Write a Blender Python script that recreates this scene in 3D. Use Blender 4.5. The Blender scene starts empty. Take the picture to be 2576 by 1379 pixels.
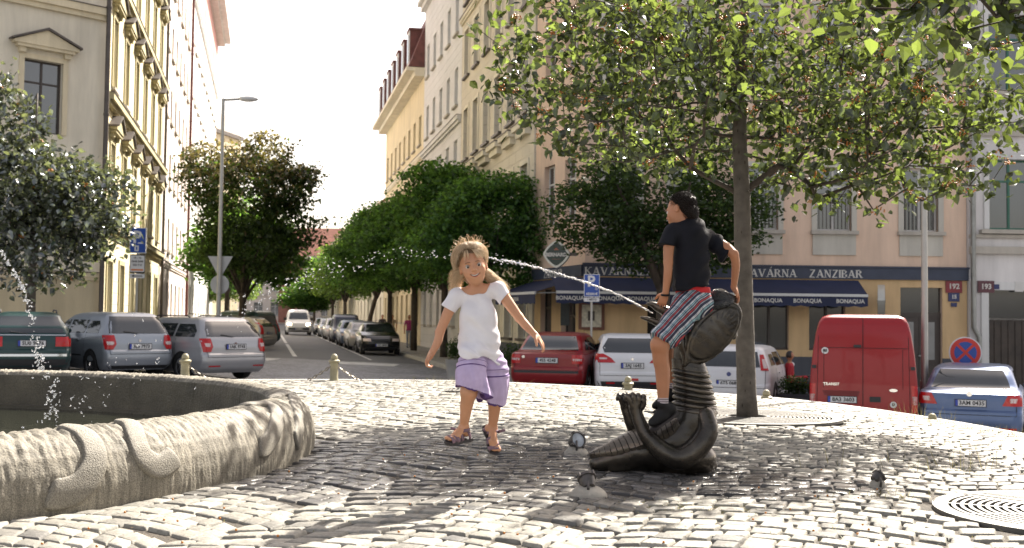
import bpy, math, random, colorsys
import numpy as np
from mathutils import Vector, Matrix, Euler
R = math.radians
S = bpy.context.scene
COL = S.collection
random.seed(7); RNG = np.random.default_rng(7)

# ---------------------------------------------------------------- camera
EYE = 0.95
FPX, CX, CY = 2800.0, 1288.0, 689.5
PITCH, ROLL = math.atan(116.5/2800), 0.0122
cam_d = bpy.data.cameras.new('camera'); cam = bpy.data.objects.new('camera', cam_d); COL.objects.link(cam)
CM = Matrix.Rotation(math.pi/2+PITCH, 3, 'X') @ Matrix.Rotation(ROLL, 3, 'Z')
cam.matrix_world = Matrix.Translation((0, 0, EYE)) @ CM.to_4x4()
cam_d.sensor_width = 36; cam_d.lens = 36*FPX/2576; cam_d.clip_end = 3000; cam_d.clip_start = 0.05
cam_d.dof.use_dof = True; cam_d.dof.focus_distance = 6.8; cam_d.dof.aperture_fstop = 4.5
S.camera = cam
def P(px, py, Y):
    d = CM @ Vector(((px-CX)/FPX, -(py-CY)/FPX, -1)); d *= Y/d.y
    return Vector((d.x, d.y, d.z+EYE))
# ---------------------------------------------------------------- sky and sun
SUN_AZ, SUN_EL = R(30), R(43)
W = bpy.data.worlds.new('World'); S.world = W; W.use_nodes = True
nt = W.node_tree; bg = nt.nodes['Background']; sk = nt.nodes.new('ShaderNodeTexSky')
sk.sky_type = 'NISHITA'; sk.sun_disc = False; sk.sun_elevation = SUN_EL; sk.sun_rotation = SUN_AZ
sk.air_density = 1.0; sk.dust_density = 3.0; sk.ozone_density = 1.0
wm = nt.nodes.new('ShaderNodeMix'); wm.data_type = 'RGBA'; wm.blend_type = 'MULTIPLY'; wm.inputs[0].default_value = 1
hs = nt.nodes.new('ShaderNodeHueSaturation'); hs.inputs['Saturation'].default_value = .55
nt.links.new(sk.outputs[0], hs.inputs['Color']); nt.links.new(hs.outputs[0], wm.inputs[6]); wm.inputs[7].default_value = (1.12, 1.0, .90, 1)
nt.links.new(wm.outputs[2], bg.inputs[0]); bg.inputs[1].default_value = 0.09
sl = bpy.data.lights.new('sun', 'SUN'); sl.energy = 5.0; sl.angle = R(0.5); sl.color = (1, .93, .82)
so = bpy.data.objects.new('sun', sl); COL.objects.link(so)
SD = Vector((math.sin(SUN_AZ)*math.cos(SUN_EL), math.cos(SUN_AZ)*math.cos(SUN_EL), math.sin(SUN_EL)))
so.rotation_euler = SD.to_track_quat('Z', 'Y').to_euler(); so.location = (20, 40, 40)
S.view_settings.view_transform = 'Standard'; S.view_settings.look = 'None'; S.view_settings.gamma = 1
S.view_settings.exposure = 1.75
S.cycles.max_bounces = 8; S.cycles.diffuse_bounces = 3; S.cycles.glossy_bounces = 3
S.cycles.transmission_bounces = 6; S.cycles.transparent_max_bounces = 8
S.cycles.use_denoising = True; S.cycles.sample_clamp_indirect = 6

# ---------------------------------------------------------------- helpers
MATS = {}
def mat(name, col, rough=.6, metal=0, var=.12, vs=3.0, bump=0, bs=40.0, col2=None, spec=.5, extra=None, coat=0, trans=0):
    if name in MATS: return MATS[name]
    m = bpy.data.materials.new(name); m.use_nodes = True; t = m.node_tree; b = t.nodes['Principled BSDF']
    b.inputs['Roughness'].default_value = rough; b.inputs['Metallic'].default_value = metal
    b.inputs['Specular IOR Level'].default_value = spec
    b.inputs['Coat Weight'].default_value = coat; b.inputs['Coat Roughness'].default_value = .05
    b.inputs['Transmission Weight'].default_value = trans
    c1 = tuple(col)+(1,); tc = t.nodes.new('ShaderNodeTexCoord')
    if var > 0 or col2:
        n = t.nodes.new('ShaderNodeTexNoise'); n.inputs['Scale'].default_value = vs; n.inputs['Detail'].default_value = 6
        t.links.new(tc.outputs['Object'], n.inputs['Vector'])
        r = t.nodes.new('ShaderNodeValToRGB'); r.color_ramp.elements[0].position = .32; r.color_ramp.elements[1].position = .68
        t.links.new(n.outputs['Fac'], r.inputs['Fac'])
        c2 = tuple(col2)+(1,) if col2 else tuple(c*(1-var) for c in col)+(1,)
        r.color_ramp.elements[0].color = c2
        r.color_ramp.elements[1].color = c1 if col2 else tuple(min(1, c*(1+var*.5)) for c in col)+(1,)
        t.links.new(r.outputs[0], b.inputs['Base Color'])
    else: b.inputs['Base Color'].default_value = c1
    if bump > 0:
        n2 = t.nodes.new('ShaderNodeTexNoise'); n2.inputs['Scale'].default_value = bs; n2.inputs['Detail'].default_value = 4
        t.links.new(tc.outputs['Object'], n2.inputs['Vector'])
        bp = t.nodes.new('ShaderNodeBump'); bp.inputs['Strength'].default_value = bump; bp.inputs['Distance'].default_value = .02
        t.links.new(n2.outputs['Fac'], bp.inputs['Height']); t.links.new(bp.outputs[0], b.inputs['Normal'])
    if extra: extra(m, t, b, tc)
    MATS[name] = m; return m

class MB:
    def __init__(s): s.v = []; s.f = []; s.m = []
    def add(s, vs, fs, mi=0, M=None):
        n = len(s.v)
        s.v += [tuple(M @ Vector(v)) for v in vs] if M else [tuple(v) for v in vs]
        s.f += [[i+n for i in f] for f in fs]; s.m += [mi]*len(fs); return s
    def box(s, x0, y0, z0, x1, y1, z1, mi=0, M=None):
        return s.add([(x0,y0,z0),(x1,y0,z0),(x1,y1,z0),(x0,y1,z0),(x0,y0,z1),(x1,y0,z1),(x1,y1,z1),(x0,y1,z1)],
              [(0,3,2,1),(4,5,6,7),(0,1,5,4),(1,2,6,5),(2,3,7,6),(3,0,4,7)], mi, M)
    def tube(s, pts, r, n=8, mi=0, M=None, flat=None):
        pts = [Vector(p) for p in pts]; rs = r if hasattr(r, '__len__') else [r]*len(pts)
        vs = []; fs = []; up = None
        for i, p in enumerate(pts):
            t = (pts[min(i+1, len(pts)-1)]-pts[max(i-1, 0)])
            t = t.normalized() if t.length > 1e-9 else Vector((0,0,1))
            if up is None: up = Vector((0,0,1)) if abs(t.z) < .9 else Vector((1,0,0))
            a = t.cross(up)
            a = a.normalized() if a.length > 1e-6 else t.orthogonal().normalized()
            b = a.cross(t).normalized(); up = b
            k = flat or 1
            for j in range(n):
                an = 2*math.pi*j/n; vs.append(p+a*math.cos(an)*rs[i]+b*math.sin(an)*rs[i]*k)
        for i in range(len(pts)-1):
            for j in range(n): fs.append((i*n+j, i*n+(j+1) % n, (i+1)*n+(j+1) % n, (i+1)*n+j))
        fs.append(tuple(range(n-1, -1, -1))); fs.append(tuple((len(pts)-1)*n+j for j in range(n)))
        return s.add(vs, fs, mi, M)
    def lathe(s, prof, n=16, mi=0, M=None, cap=True):
        vs = []; fs = []
        for r, z in prof:
            for j in range(n): a = 2*math.pi*j/n; vs.append((r*math.cos(a), r*math.sin(a), z))
        for i in range(len(prof)-1):
            for j in range(n): fs.append((i*n+j, i*n+(j+1) % n, (i+1)*n+(j+1) % n, (i+1)*n+j))
        if cap: fs.append(tuple(range(n-1, -1, -1))); fs.append(tuple((len(prof)-1)*n+j for j in range(n)))
        return s.add(vs, fs, mi, M)
    def prism(s, poly, y0, y1, mi=0, M=None):     # poly in (x,z), extruded along y
        n = len(poly); vs = [(x, y0, z) for x, z in poly]+[(x, y1, z) for x, z in poly]
        fs = [tuple(range(n)), tuple(range(2*n-1, n-1, -1))]+[(i, i+n, (i+1) % n+n, (i+1) % n) for i in range(n)]
        return s.add(vs, fs, mi, M)
    def ball(s, c, r, n=8, mi=0, M=None):
        rx, ry, rz = r if hasattr(r, '__len__') else (r, r, r); vs = []; fs = []; k = max(3, n//2)
        for i in range(k+1):
            th = math.pi*i/k
            for j in range(n):
                a = 2*math.pi*j/n; vs.append((c[0]+rx*math.sin(th)*math.cos(a), c[1]+ry*math.sin(th)*math.sin(a), c[2]+rz*math.cos(th)))
        for i in range(k):
            for j in range(n): fs.append((i*n+j, (i+1)*n+j, (i+1)*n+(j+1) % n, i*n+(j+1) % n))
        return s.add(vs, fs, mi, M)
    def build(s, name, mats, parent=None, smooth=False, loc=None, rot=None):
        me = bpy.data.meshes.new(name); me.from_pydata(s.v, [], s.f)
        if not isinstance(mats, (list, tuple)): mats = [mats]
        for m in mats: me.materials.append(m)
        me.polygons.foreach_set('material_index', s.m); 
        if smooth is True: me.polygons.foreach_set('use_smooth', [True]*len(s.f))
        me.update()
        if smooth and smooth is not True:
            me.polygons.foreach_set('use_smooth', [True]*len(s.f)); me.set_sharp_from_angle(angle=R(smooth))
        return link(name, me, parent, loc, rot)
def link(name, data, parent=None, loc=None, rot=None):
    o = bpy.data.objects.new(name, data); COL.objects.link(o)
    if parent: o.parent = parent
    if loc is not None: o.location = loc
    if rot is not None: o.rotation_euler = rot
    return o
def tag(o, label=None, cat=None, group=None, kind=None):
    if label: o['label'] = label
    if cat: o['category'] = cat
    if group: o['group'] = group
    if kind: o['kind'] = kind
    return o
def thing(name, label, cat, loc=(0,0,0), rz=0, group=None):
    return tag(link(name, None, None, loc, (0,0,rz)), label, cat, group)
def kids(o): return [c for c in COL.objects if c.parent == o]
def dup(o, loc=None, rot=None, scale=None, label=None, parent=None, tree=None):
    c = o.copy(); COL.objects.link(c); c.parent = parent
    if loc is not None: c.location = loc
    if rot is not None: c.rotation_euler = rot
    if scale is not None: c.scale = scale
    if label: c['label'] = label
    if tree is None: tree = kids(o); 
    for ch in tree: dup(ch, parent=c)
    return c
def npmesh(name, V, F, mats, parent=None, smooth=True, mi=None, attr=None, loc=None, rot=None):
    V = np.asarray(V, np.float32); F = np.asarray(F, np.int32); k = F.shape[1]
    me = bpy.data.meshes.new(name); me.vertices.add(len(V)); me.vertices.foreach_set('co', V.ravel())
    me.loops.add(F.size); me.loops.foreach_set('vertex_index', F.ravel())
    me.polygons.add(len(F)); me.polygons.foreach_set('loop_start', np.arange(0, F.size, k, dtype=np.int32))
    me.polygons.foreach_set('loop_total', np.full(len(F), k, np.int32))
    if not isinstance(mats, (list, tuple)): mats = [mats]
    for m in mats: me.materials.append(m)
    if mi is not None: me.polygons.foreach_set('material_index', np.asarray(mi, np.int32))
    me.polygons.foreach_set('use_smooth', np.full(len(F), bool(smooth)))
    me.update(calc_edges=True); me.validate()
    if attr is not None:
        a = me.attributes.new('tint', 'FLOAT', 'POINT'); a.data.foreach_set('value', np.asarray(attr, np.float32))
    return link(name, me, parent, loc, rot)

def text_mb(mb, s, size, M, mi=0, ext=0.002, space=1.0, bold=0.0):
    cu = bpy.data.curves.new('t', 'FONT'); cu.body = s; cu.size = size; cu.align_x = 'CENTER'; cu.align_y = 'CENTER'
    cu.extrude = ext; cu.space_character = space; cu.offset = bold; cu.resolution_u = 2
    o = bpy.data.objects.new('t', cu); COL.objects.link(o)
    dg = bpy.context.evaluated_depsgraph_get(); me = bpy.data.meshes.new_from_object(o.evaluated_get(dg))
    mb.add([v.co for v in me.vertices], [tuple(p.vertices) for p in me.polygons], mi, M)
    bpy.data.objects.remove(o); bpy.data.curves.remove(cu); bpy.data.meshes.remove(me)
XZ = Matrix.Rotation(math.pi/2, 4, 'X')      # text lying in xy -> standing in xz facing -y
def TXZ(x, y, z): return Matrix.Translation((x, y, z)) @ XZ

# ---------------------------------------------------------------- terrain functions
PC, PR = (-1.2, 7.8), 9.05
def groad(x, y):
    z = -.76-.034*min(x, 2)-.07*max(0, min(x, 30)-2)-.004*(min(y, 120)-25)
    return z
def gpl(x, y):
    r = math.hypot(x-PC[0], y-PC[1])
    k = min(1, max(0, x/3+.2))
    return -.022*max(0, min(x, 8)-2.5)**2-.05*k*(r/9)**2+.03*(1-k)*min(1, max(0, (y-9)/8))
def gz(x, y):
    return gpl(x, y) if math.hypot(x-PC[0], y-PC[1]) < PR else groad(x, y)

# ---------------------------------------------------------------- ground materials
def cobble_extra(scale, depth, dark):
    def f(m, t, b, tc):
        v = t.nodes.new('ShaderNodeTexVoronoi'); v.feature = 'DISTANCE_TO_EDGE'; v.inputs['Scale'].default_value = scale
        t.links.new(tc.outputs['Object'], v.inputs['Vector'])
        v2 = t.nodes.new('ShaderNodeTexVoronoi'); v2.inputs['Scale'].default_value = scale
        t.links.new(tc.outputs['Object'], v2.inputs['Vector'])
        r = t.nodes.new('ShaderNodeValToRGB'); r.color_ramp.elements[0].position = 0; r.color_ramp.elements[1].position = .09
        r.color_ramp.elements[0].color = dark+(1,); r.color_ramp.elements[1].color = (1,1,1,1)
        t.links.new(v.outputs['Distance'], r.inputs['Fac'])
        hs = t.nodes.new('ShaderNodeSeparateColor'); t.links.new(v2.outputs['Color'], hs.inputs[0])
        mr = t.nodes.new('ShaderNodeMapRange'); mr.inputs['To Min'].default_value = .7; mr.inputs['To Max'].default_value = 1.25
        t.links.new(hs.outputs[0], mr.inputs['Value'])
        src = b.inputs['Base Color'].links[0].from_socket
        m1 = t.nodes.new('ShaderNodeMix'); m1.data_type = 'RGBA'; m1.blend_type = 'MULTIPLY'; m1.inputs[0].default_value = 1
        t.links.new(src, m1.inputs[6]); t.links.new(r.outputs[0], m1.inputs[7])
        m2 = t.nodes.new('ShaderNodeMix'); m2.data_type = 'RGBA'; m2.blend_type = 'MULTIPLY'; m2.inputs[0].default_value = 1
        t.links.new(m1.outputs[2], m2.inputs[6]); t.links.new(mr.outputs[0], m2.inputs[7])
        t.links.new(m2.outputs[2], b.inputs['Base Color'])
        bp = t.nodes.new('ShaderNodeBump'); bp.inputs['Strength'].default_value = .8; bp.inputs['Distance'].default_value = depth
        t.links.new(r.outputs[0], bp.inputs['Height']); t.links.new(bp.outputs[0], b.inputs['Normal'])
    return f
M_road_sett = mat('road_setts', (.20,.20,.21), .55, var=.3, vs=.8, extra=cobble_extra(7, .02, (.3,.3,.3)))
M_asph = mat('asphalt', (.085,.087,.095), .7, var=.2, vs=.6, bump=.3, bs=90)
M_pave = mat('pavement_stone', (.30,.29,.27), .7, var=.2, vs=1.5, extra=cobble_extra(12, .008, (.55,.55,.55)))
M_kerb = mat('kerb_granite', (.36,.35,.33), .7, var=.2, vs=6, bump=.3)
M_paint = mat('road_paint', (.62,.62,.60), .6, var=.35, vs=3, col2=(.3,.3,.3))
M_joint = mat('joint_dirt', (.065,.052,.038), .9, var=.4, vs=6, bump=.8, bs=60, col2=(.03,.025,.02))
def stone_extra(m, t, b, tc):
    at = t.nodes.new('ShaderNodeAttribute'); at.attribute_name = 'tint'
    r = t.nodes.new('ShaderNodeValToRGB'); cr = r.color_ramp
    cr.elements[0].color = (.12,.118,.115,1); cr.elements[1].color = (.41,.39,.345,1)
    e = cr.elements.new(.3); e.color = (.225,.215,.19,1); e = cr.elements.new(.65); e.color = (.315,.30,.262,1)
    t.links.new(at.outputs['Fac'], r.inputs['Fac'])
    src = b.inputs['Base Color'].links[0].from_socket
    m1 = t.nodes.new('ShaderNodeMix'); m1.data_type = 'RGBA'; m1.blend_type = 'MULTIPLY'; m1.inputs[0].default_value = 1
    t.links.new(src, m1.inputs[6]); t.links.new(r.outputs[0], m1.inputs[7])
    # water spilled round the jets: a wet patch, darker and glossy
    def patch(cx, cy, r0, r1):
        sub = t.nodes.new('ShaderNodeVectorMath'); sub.operation = 'SUBTRACT'; sub.inputs[1].default_value = (cx, cy, 0)
        t.links.new(tc.outputs['Object'], sub.inputs[0])
        sc = t.nodes.new('ShaderNodeVectorMath'); sc.operation = 'MULTIPLY'; sc.inputs[1].default_value = (1/r0, 1/r1, 0)
        t.links.new(sub.outputs[0], sc.inputs[0])
        ln = t.nodes.new('ShaderNodeVectorMath'); ln.operation = 'LENGTH'; t.links.new(sc.outputs[0], ln.inputs[0])
        nz = t.nodes.new('ShaderNodeTexNoise'); nz.inputs['Scale'].default_value = 2.5; t.links.new(tc.outputs['Object'], nz.inputs['Vector'])
        ad = t.nodes.new('ShaderNodeMath'); ad.operation = 'ADD'; t.links.new(ln.outputs['Value'], ad.inputs[0]); t.links.new(nz.outputs['Fac'], ad.inputs[1])
        mp = t.nodes.new('ShaderNodeMapRange'); mp.inputs['From Min'].default_value = 1.3; mp.inputs['From Max'].default_value = 1.7
        mp.inputs['To Min'].default_value = 1; mp.inputs['To Max'].default_value = 0
        t.links.new(ad.outputs[0], mp.inputs['Value']); return mp.outputs[0]
    a1 = patch(-.25, 7.4, 1.9, 1.5); a2 = patch(1.3, 6.7, .9, .6)
    mx = t.nodes.new('ShaderNodeMath'); mx.operation = 'MAXIMUM'; t.links.new(a1, mx.inputs[0]); t.links.new(a2, mx.inputs[1])
    m2 = t.nodes.new('ShaderNodeMix'); m2.data_type = 'RGBA'; m2.blend_type = 'MULTIPLY'
    t.links.new(mx.outputs[0], m2.inputs[0]); t.links.new(m1.outputs[2], m2.inputs[6]); m2.inputs[7].default_value = (.42,.42,.46,1)
    t.links.new(m2.outputs[2], b.inputs['Base Color'])
    mr = t.nodes.new('ShaderNodeMapRange'); mr.inputs['To Min'].default_value = .62; mr.inputs['To Max'].default_value = .2
    t.links.new(mx.outputs[0], mr.inputs['Value']); t.links.new(mr.outputs[0], b.inputs['Roughness'])
M_stone = mat('granite_setts', (1,1,1), .6, var=.30, vs=32, bump=.3, bs=60, spec=.12, extra=stone_extra)

# ---------------------------------------------------------------- ground sheets
def sheet(name, xs, ys, zf, m, warp=lambda x, y: (x, y), dz=0, thick=None, kind='structure', label=None):
    mb = MB(); nx, ny = len(xs), len(ys); vs = []
    for y in ys:
        for x in xs:
            X, Y = warp(x, y); vs.append((X, Y, zf(X, Y)+dz))
    fs = [(j*nx+i, j*nx+i+1, (j+1)*nx+i+1, (j+1)*nx+i) for j in range(ny-1) for i in range(nx-1)]
    if thick:
        n = len(vs); vs += [(v[0], v[1], v[2]-thick) for v in vs]
        for i in range(nx-1): fs += [(i+1, i, n+i, n+i+1), ((ny-1)*nx+i, (ny-1)*nx+i+1, n+(ny-1)*nx+i+1, n+(ny-1)*nx+i)]
        for j in range(ny-1): fs += [(j*nx, (j+1)*nx, n+(j+1)*nx, n+j*nx), ((j+1)*nx+nx-1, j*nx+nx-1, n+j*nx+nx-1, n+(j+1)*nx+nx-1)]
    mb.add(vs, fs); o = mb.build(name, m, smooth=25); o['kind'] = kind
    if label: o['label'] = label
    return o
def fr(a, b, n): return [a+(b-a)*i/(n-1) for i in range(n)]
UW = lambda u, y: (u-.22*y, y)                 # u: across the side street, y: along it
sheet('ground', [-900,-300,-120]+fr(-60, 60, 41)+[120,300,900], [-60,-20]+fr(0, 130, 40)+[200,400,900,1500], groad, M_road_sett)
sheet('road', fr(-3.6, 6.3, 6), fr(41, 165, 40), groad, M_asph, UW, .004)
sheet('pavement', fr(6.3, 9.5, 4), fr(35, 165, 40), groad, M_pave, UW, .12, .3)
sheet('pavement', fr(-6.2, -3.6, 4), fr(34, 165, 40), groad, M_pave, UW, .12, .3)
sheet('pavement', fr(-1.5, 20, 20), fr(31.6, 35, 4), groad, M_pave, lambda x, y: (x, y), .125, .3)
sheet('kerb', [6.12, 6.3], fr(35, 165, 40), groad, M_kerb, UW, .128, .3)
sheet('kerb', [-3.6, -3.42], fr(34, 165, 40), groad, M_kerb, UW, .128, .3)
for u0, u1, y0, y1 in [(1.05,1.22,43,60),(1.05,1.22,62,100),(4.0,4.12,43,120)]:
    sheet('road_marking', [u0, u1], fr(y0, y1, 12), groad, M_paint, UW, .008)
for a, b in [((-9.2,-8.3)), ((-6.1,-4.0)), ((-1.9,-.8)), ((-12.0,-10.6))]:
    sheet('road_marking', [a, b], [38.2, 40.2], groad, M_paint, lambda x, y: (x, y), .004)
# plaza mound
mb = MB(); rings = fr(0, PR, 24)+[PR+.16]; n = 96; vs = []
for r in rings:
    for j in range(n):
        a = 2*math.pi*j/n; x = PC[0]+r*math.cos(a); y = PC[1]+r*math.sin(a)
        k = min(r, PR)/max(r, 1e-6); vs.append((x, y, gpl(PC[0]+(x-PC[0])*k, PC[1]+(y-PC[1])*k)-(.016 if r < PR-.01 else .0)))
rr = PR+.2
for j in range(n): a = 2*math.pi*j/n; vs.append((PC[0]+rr*math.cos(a), PC[1]+rr*math.sin(a), -1.9))
fs = [(i*n+j, i*n+(j+1) % n, (i+1)*n+(j+1) % n, (i+1)*n+j) for i in range(len(rings)) for j in range(n)]
mb.add(vs, fs); mb.m = [1 if i >= len(fs)-2*n else 0 for i in range(len(fs))]
tag(mb.build('plaza', [M_joint, M_kerb], smooth=40), kind='structure')
FC = (-5.45, 7.7); FRI, FRO = 3.72, 4.02
GR1 = (2.44, 11.5, .92); GR2 = (2.98, 5.78, .72)
# individually laid setts, one paving mesh
def paving():
    tpl = []; g = [-1, -.91, -.78, 0, .78, .91, 1]
    for t in g:
        for s in g:
            k = .9 if abs(s) == 1 and abs(t) == 1 else 1
            e = max(abs(s), abs(t)); h = {0: .0012, .78: 0, .91: -.0035, 1: -.026}[e]
            tpl.append((s*k, t*k, h))
    T = np.array(tpl); s_, t_ = T[:, 0], T[:, 1]
    q = np.array([(j*7+i, j*7+i+1, (j+1)*7+i+1, (j+1)*7+i) for j in range(6) for i in range(6)])
    Wc, h0, A, th = 1.5, .140, .24, R(-22); ct, stn = math.cos(th), math.sin(th)
    rnd = random.Random(3); VV = []; TT = []; cnt = 0
    BO = lambda c, k: (((c*7919+k*104729) % 1000)/1000-.5)*.16
    def mp(c, t, k):
        e0, e1 = BO(c, int(k)), BO(c+1, int(k)); p = (c+(t+1)/2+e0*(1-t)/2+e1*(1+t)/2)*Wc; q_ = k*h0+A*(1-t*t)+(.05 if c % 2 else 0)
        return (ct*p-stn*q_, stn*p+ct*q_+4)
    for c in range(-12, 14):
        for k in range(-90, 190):
            x, y = mp(c, 0, k)
            if y < 2 or y > 18.4 or x < -11 or x > 10: continue
            nst = rnd.choice([10, 11, 11, 12]); cuts = [-1]
            ws = [rnd.uniform(.75, 1.3) for _ in range(nst)]; sw = sum(ws); a = -1
            for w in ws[:-1]: a += 2*w/sw; cuts.append(a)
            cuts.append(1)
            for i in range(nst):
                t0, t1 = cuts[i], cuts[i+1]; c4 = [mp(c, t0, k), mp(c, t1, k), mp(c, t1, k+.999), mp(c, t0, k+.999)]
                mx = sum(v[0] for v in c4)/4; my = sum(v[1] for v in c4)/4
                if my < 2.9 or abs(mx) > .5*my+1.2: continue
                r = math.hypot(mx-PC[0], my-PC[1])
                if r > PR-.1 or math.hypot(mx-FC[0], my-FC[1]) < FRO+.0: continue
                if any(math.hypot(mx-g_[0], my-g_[1]) < g_[2]+.07 for g_ in (GR1, GR2)): continue
                sx = 1-rnd.uniform(.03, .10); sy = 1-rnd.uniform(.03, .09)
                j = [(rnd.uniform(-.007, .007), rnd.uniform(-.007, .007)) for _ in range(4)]
                C = np.array([(v[0]+d[0], v[1]+d[1]) for v, d in zip(c4, j)]); m_ = C.mean(0)
                S_ = s_*sx; T_ = t_*sy
                w = [(1-S_)*(1-T_)/4, (1+S_)*(1-T_)/4, (1+S_)*(1+T_)/4, (1-S_)*(1+T_)/4]
                X = sum(w[n_]*C[n_, 0] for n_ in range(4)); Y = sum(w[n_]*C[n_, 1] for n_ in range(4))
                Z = gpl(mx, my)+T[:, 2]+rnd.uniform(-.004, .005)+s_*rnd.gauss(0, .0014)+t_*rnd.gauss(0, .0014)+RNG.normal(0, .0006, 49)
                VV.append(np.stack([X, Y, Z], 1)); TT.append(np.full(49, rnd.betavariate(2.2, 2.2))); cnt += 1
    V = np.concatenate(VV); F = (q[None]+(np.arange(cnt)*49)[:, None, None]).reshape(-1, 4)
    o = npmesh('cobblestone_paving', V, F, M_stone, attr=np.concatenate(TT)); o['kind'] = 'structure'; print('setts', cnt)
paving()
# ================================================================ buildings
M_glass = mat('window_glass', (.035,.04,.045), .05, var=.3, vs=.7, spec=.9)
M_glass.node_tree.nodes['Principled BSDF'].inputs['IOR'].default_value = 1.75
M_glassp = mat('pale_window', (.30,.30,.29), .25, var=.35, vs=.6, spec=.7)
M_wood_w = mat('white_frame', (.62,.61,.58), .5, var=.08)
M_wood_d = mat('dark_frame', (.055,.042,.035), .5, var=.2)
M_wood_g = mat('green_frame', (.03,.13,.085), .4, var=.15)
def stain_extra(m, t, b, tc):
    mp = t.nodes.new('ShaderNodeMapping'); mp.inputs['Scale'].default_value = (1.6, 1.6, .22); t.links.new(tc.outputs['Object'], mp.inputs['Vector'])
    n = t.nodes.new('ShaderNodeTexNoise'); n.inputs['Scale'].default_value = 1.1; n.inputs['Detail'].default_value = 7; n.inputs['Roughness'].default_value = .65; t.links.new(mp.outputs[0], n.inputs['Vector'])
    mr = t.nodes.new('ShaderNodeMapRange'); mr.inputs['From Min'].default_value = .3; mr.inputs['From Max'].default_value = .62; mr.inputs['To Min'].default_value = .80; mr.inputs['To Max'].default_value = 1.05; t.links.new(n.outputs['Fac'], mr.inputs['Value'])
    src = b.inputs['Base Color'].links[0].from_socket; m1 = t.nodes.new('ShaderNodeMix'); m1.data_type = 'RGBA'; m1.blend_type = 'MULTIPLY'; m1.inputs[0].default_value = 1
    t.links.new(src, m1.inputs[6]); t.links.new(mr.outputs[0], m1.inputs[7]); t.links.new(m1.outputs[2], b.inputs['Base Color'])
def wall(name, col, **k):
    k.setdefault('extra', stain_extra)
    k.setdefault('var', .09); k.setdefault('vs', .45)
    return mat(name, col, .85, bump=.25, bs=14, **k)
def rust_extra(m, t, b, tc):
    mp = t.nodes.new('ShaderNodeMapping'); mp.inputs['Rotation'].default_value = (R(90), 0, 0)
    t.links.new(tc.outputs['Object'], mp.inputs['Vector'])
    br = t.nodes.new('ShaderNodeTexBrick'); br.inputs['Scale'].default_value = 1; br.inputs['Brick Width'].default_value = 1.1
    br.inputs['Row Height'].default_value = .42; br.inputs['Mortar Size'].default_value = .02; br.inputs['Mortar Smooth'].default_value = .3
    br.inputs['Color1'].default_value = (1,1,1,1); br.inputs['Color2'].default_value = (1,1,1,1); br.inputs['Mortar'].default_value = (0,0,0,1)
    t.links.new(mp.outputs[0], br.inputs['Vector'])
    bp = t.nodes.new('ShaderNodeBump'); bp.inputs['Distance'].default_value = .06; bp.inputs['Strength'].default_value = 1
    t.links.new(br.outputs['Color'], bp.inputs['Height']); t.links.new(bp.outputs[0], b.inputs['Normal'])
M_cream = wall('cream_stucco', (.73,.67,.54)); M_creamr = wall('cream_rusticated', (.64,.58,.47), extra=rust_extra)
M_cream_tr = wall('cream_trim', (.68,.59,.41)); M_yel = wall('yellow_stucco', (.70,.62,.40)); M_yelr = wall('yellow_rusticated', (.68,.60,.39), extra=rust_extra)
M_yel_tr = wall('olive_trim', (.42,.37,.21)); M_pinkw = wall('pinkish_white', (.66,.58,.53)); M_white = wall('white_stucco', (.66,.65,.64), extra=rust_extra)
M_whitep = wall('white_plain', (.64,.63,.61)); M_yel2 = wall('pale_yellow', (.68,.58,.38)); M_pink = wall('peach_stucco', (.76,.56,.42), vs=.3)
M_grey_w = wall('lilac_grey_stucco', (.68,.65,.63)); M_stone_tr = wall('grey_stone_trim', (.46,.42,.36), vs=2)
M_orange = wall('ochre_wall', (.68,.47,.25)); M_navy = mat('navy_band', (.045,.055,.085), .6, var=.15)
M_plinth = wall('slate_plinth', (.085,.09,.105)); M_roof = mat('red_roof', (.33,.14,.10), .8, var=.3, vs=2); M_mans = mat('mansard_tiles', (.15,.055,.05), .7, var=.3, vs=3)
M_tin = mat('dark_metal_flashing', (.10,.085,.075), .5, .4, var=.2); M_zinc = mat('zinc_pipe', (.30,.30,.28), .4, .6, var=.2)
M_pipe_red = mat('dark_red_pipe', (.16,.05,.04), .5, var=.2)

_wt = {}
def win_tpl(w, h, fm, gm, kind):
    key = (round(w, 2), round(h, 2), fm.name, gm.name, kind)
    if key in _wt: return _wt[key]
    f = MB(); t = .06; y0, y1 = .17, .23
    f.box(-w/2, y0, 0, -w/2+t, y1, h).box(w/2-t, y0, 0, w/2, y1, h).box(-w/2+t, y0, 0, w/2-t, y1, t).box(-w/2+t, y0, h-t, w/2-t, y1, h)
    f.box(-.035, y0-.006, t, .035, y1, h-t)
    if kind != 'plain':
        zt = h*.68; f.box(-w/2+t, y0-.003, zt, -.035, y1, zt+.06).box(.035, y0-.003, zt, w/2-t, y1, zt+.06)
    if kind == 'bars':
        for i in range(9):
            x = -w/2+.06+(w-.12)*i/8; f.box(x-.01, -.03, .05, x+.01, -.01, 1.1, 1)
        f.box(-w/2, -.035, 1.1, w/2, -.012, 1.13, 1)
    g = MB().box(-w/2+t, y0+.025, t, w/2-t, y0+.035, h-t)
    _wt[key] = [f, g, None, None]; return _wt[key]
def window(par, u, z, w, h, fm=None, gm=None, kind='t', sill=None, surround=None):
    fm = fm or M_wood_w; gm = gm or M_glass; T = win_tpl(w, h, fm, gm, kind)
    if T[2] is None:
        fo = T[0].build('window', [fm, M_tin], par, loc=(u, 0, z)); go = T[1].build('pane', gm, fo); T[2], T[3] = fo.data, go.data
    else:
        fo = link('window', T[2], par, (u, 0, z)); go = link('pane', T[3], fo)
    return fo
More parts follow.
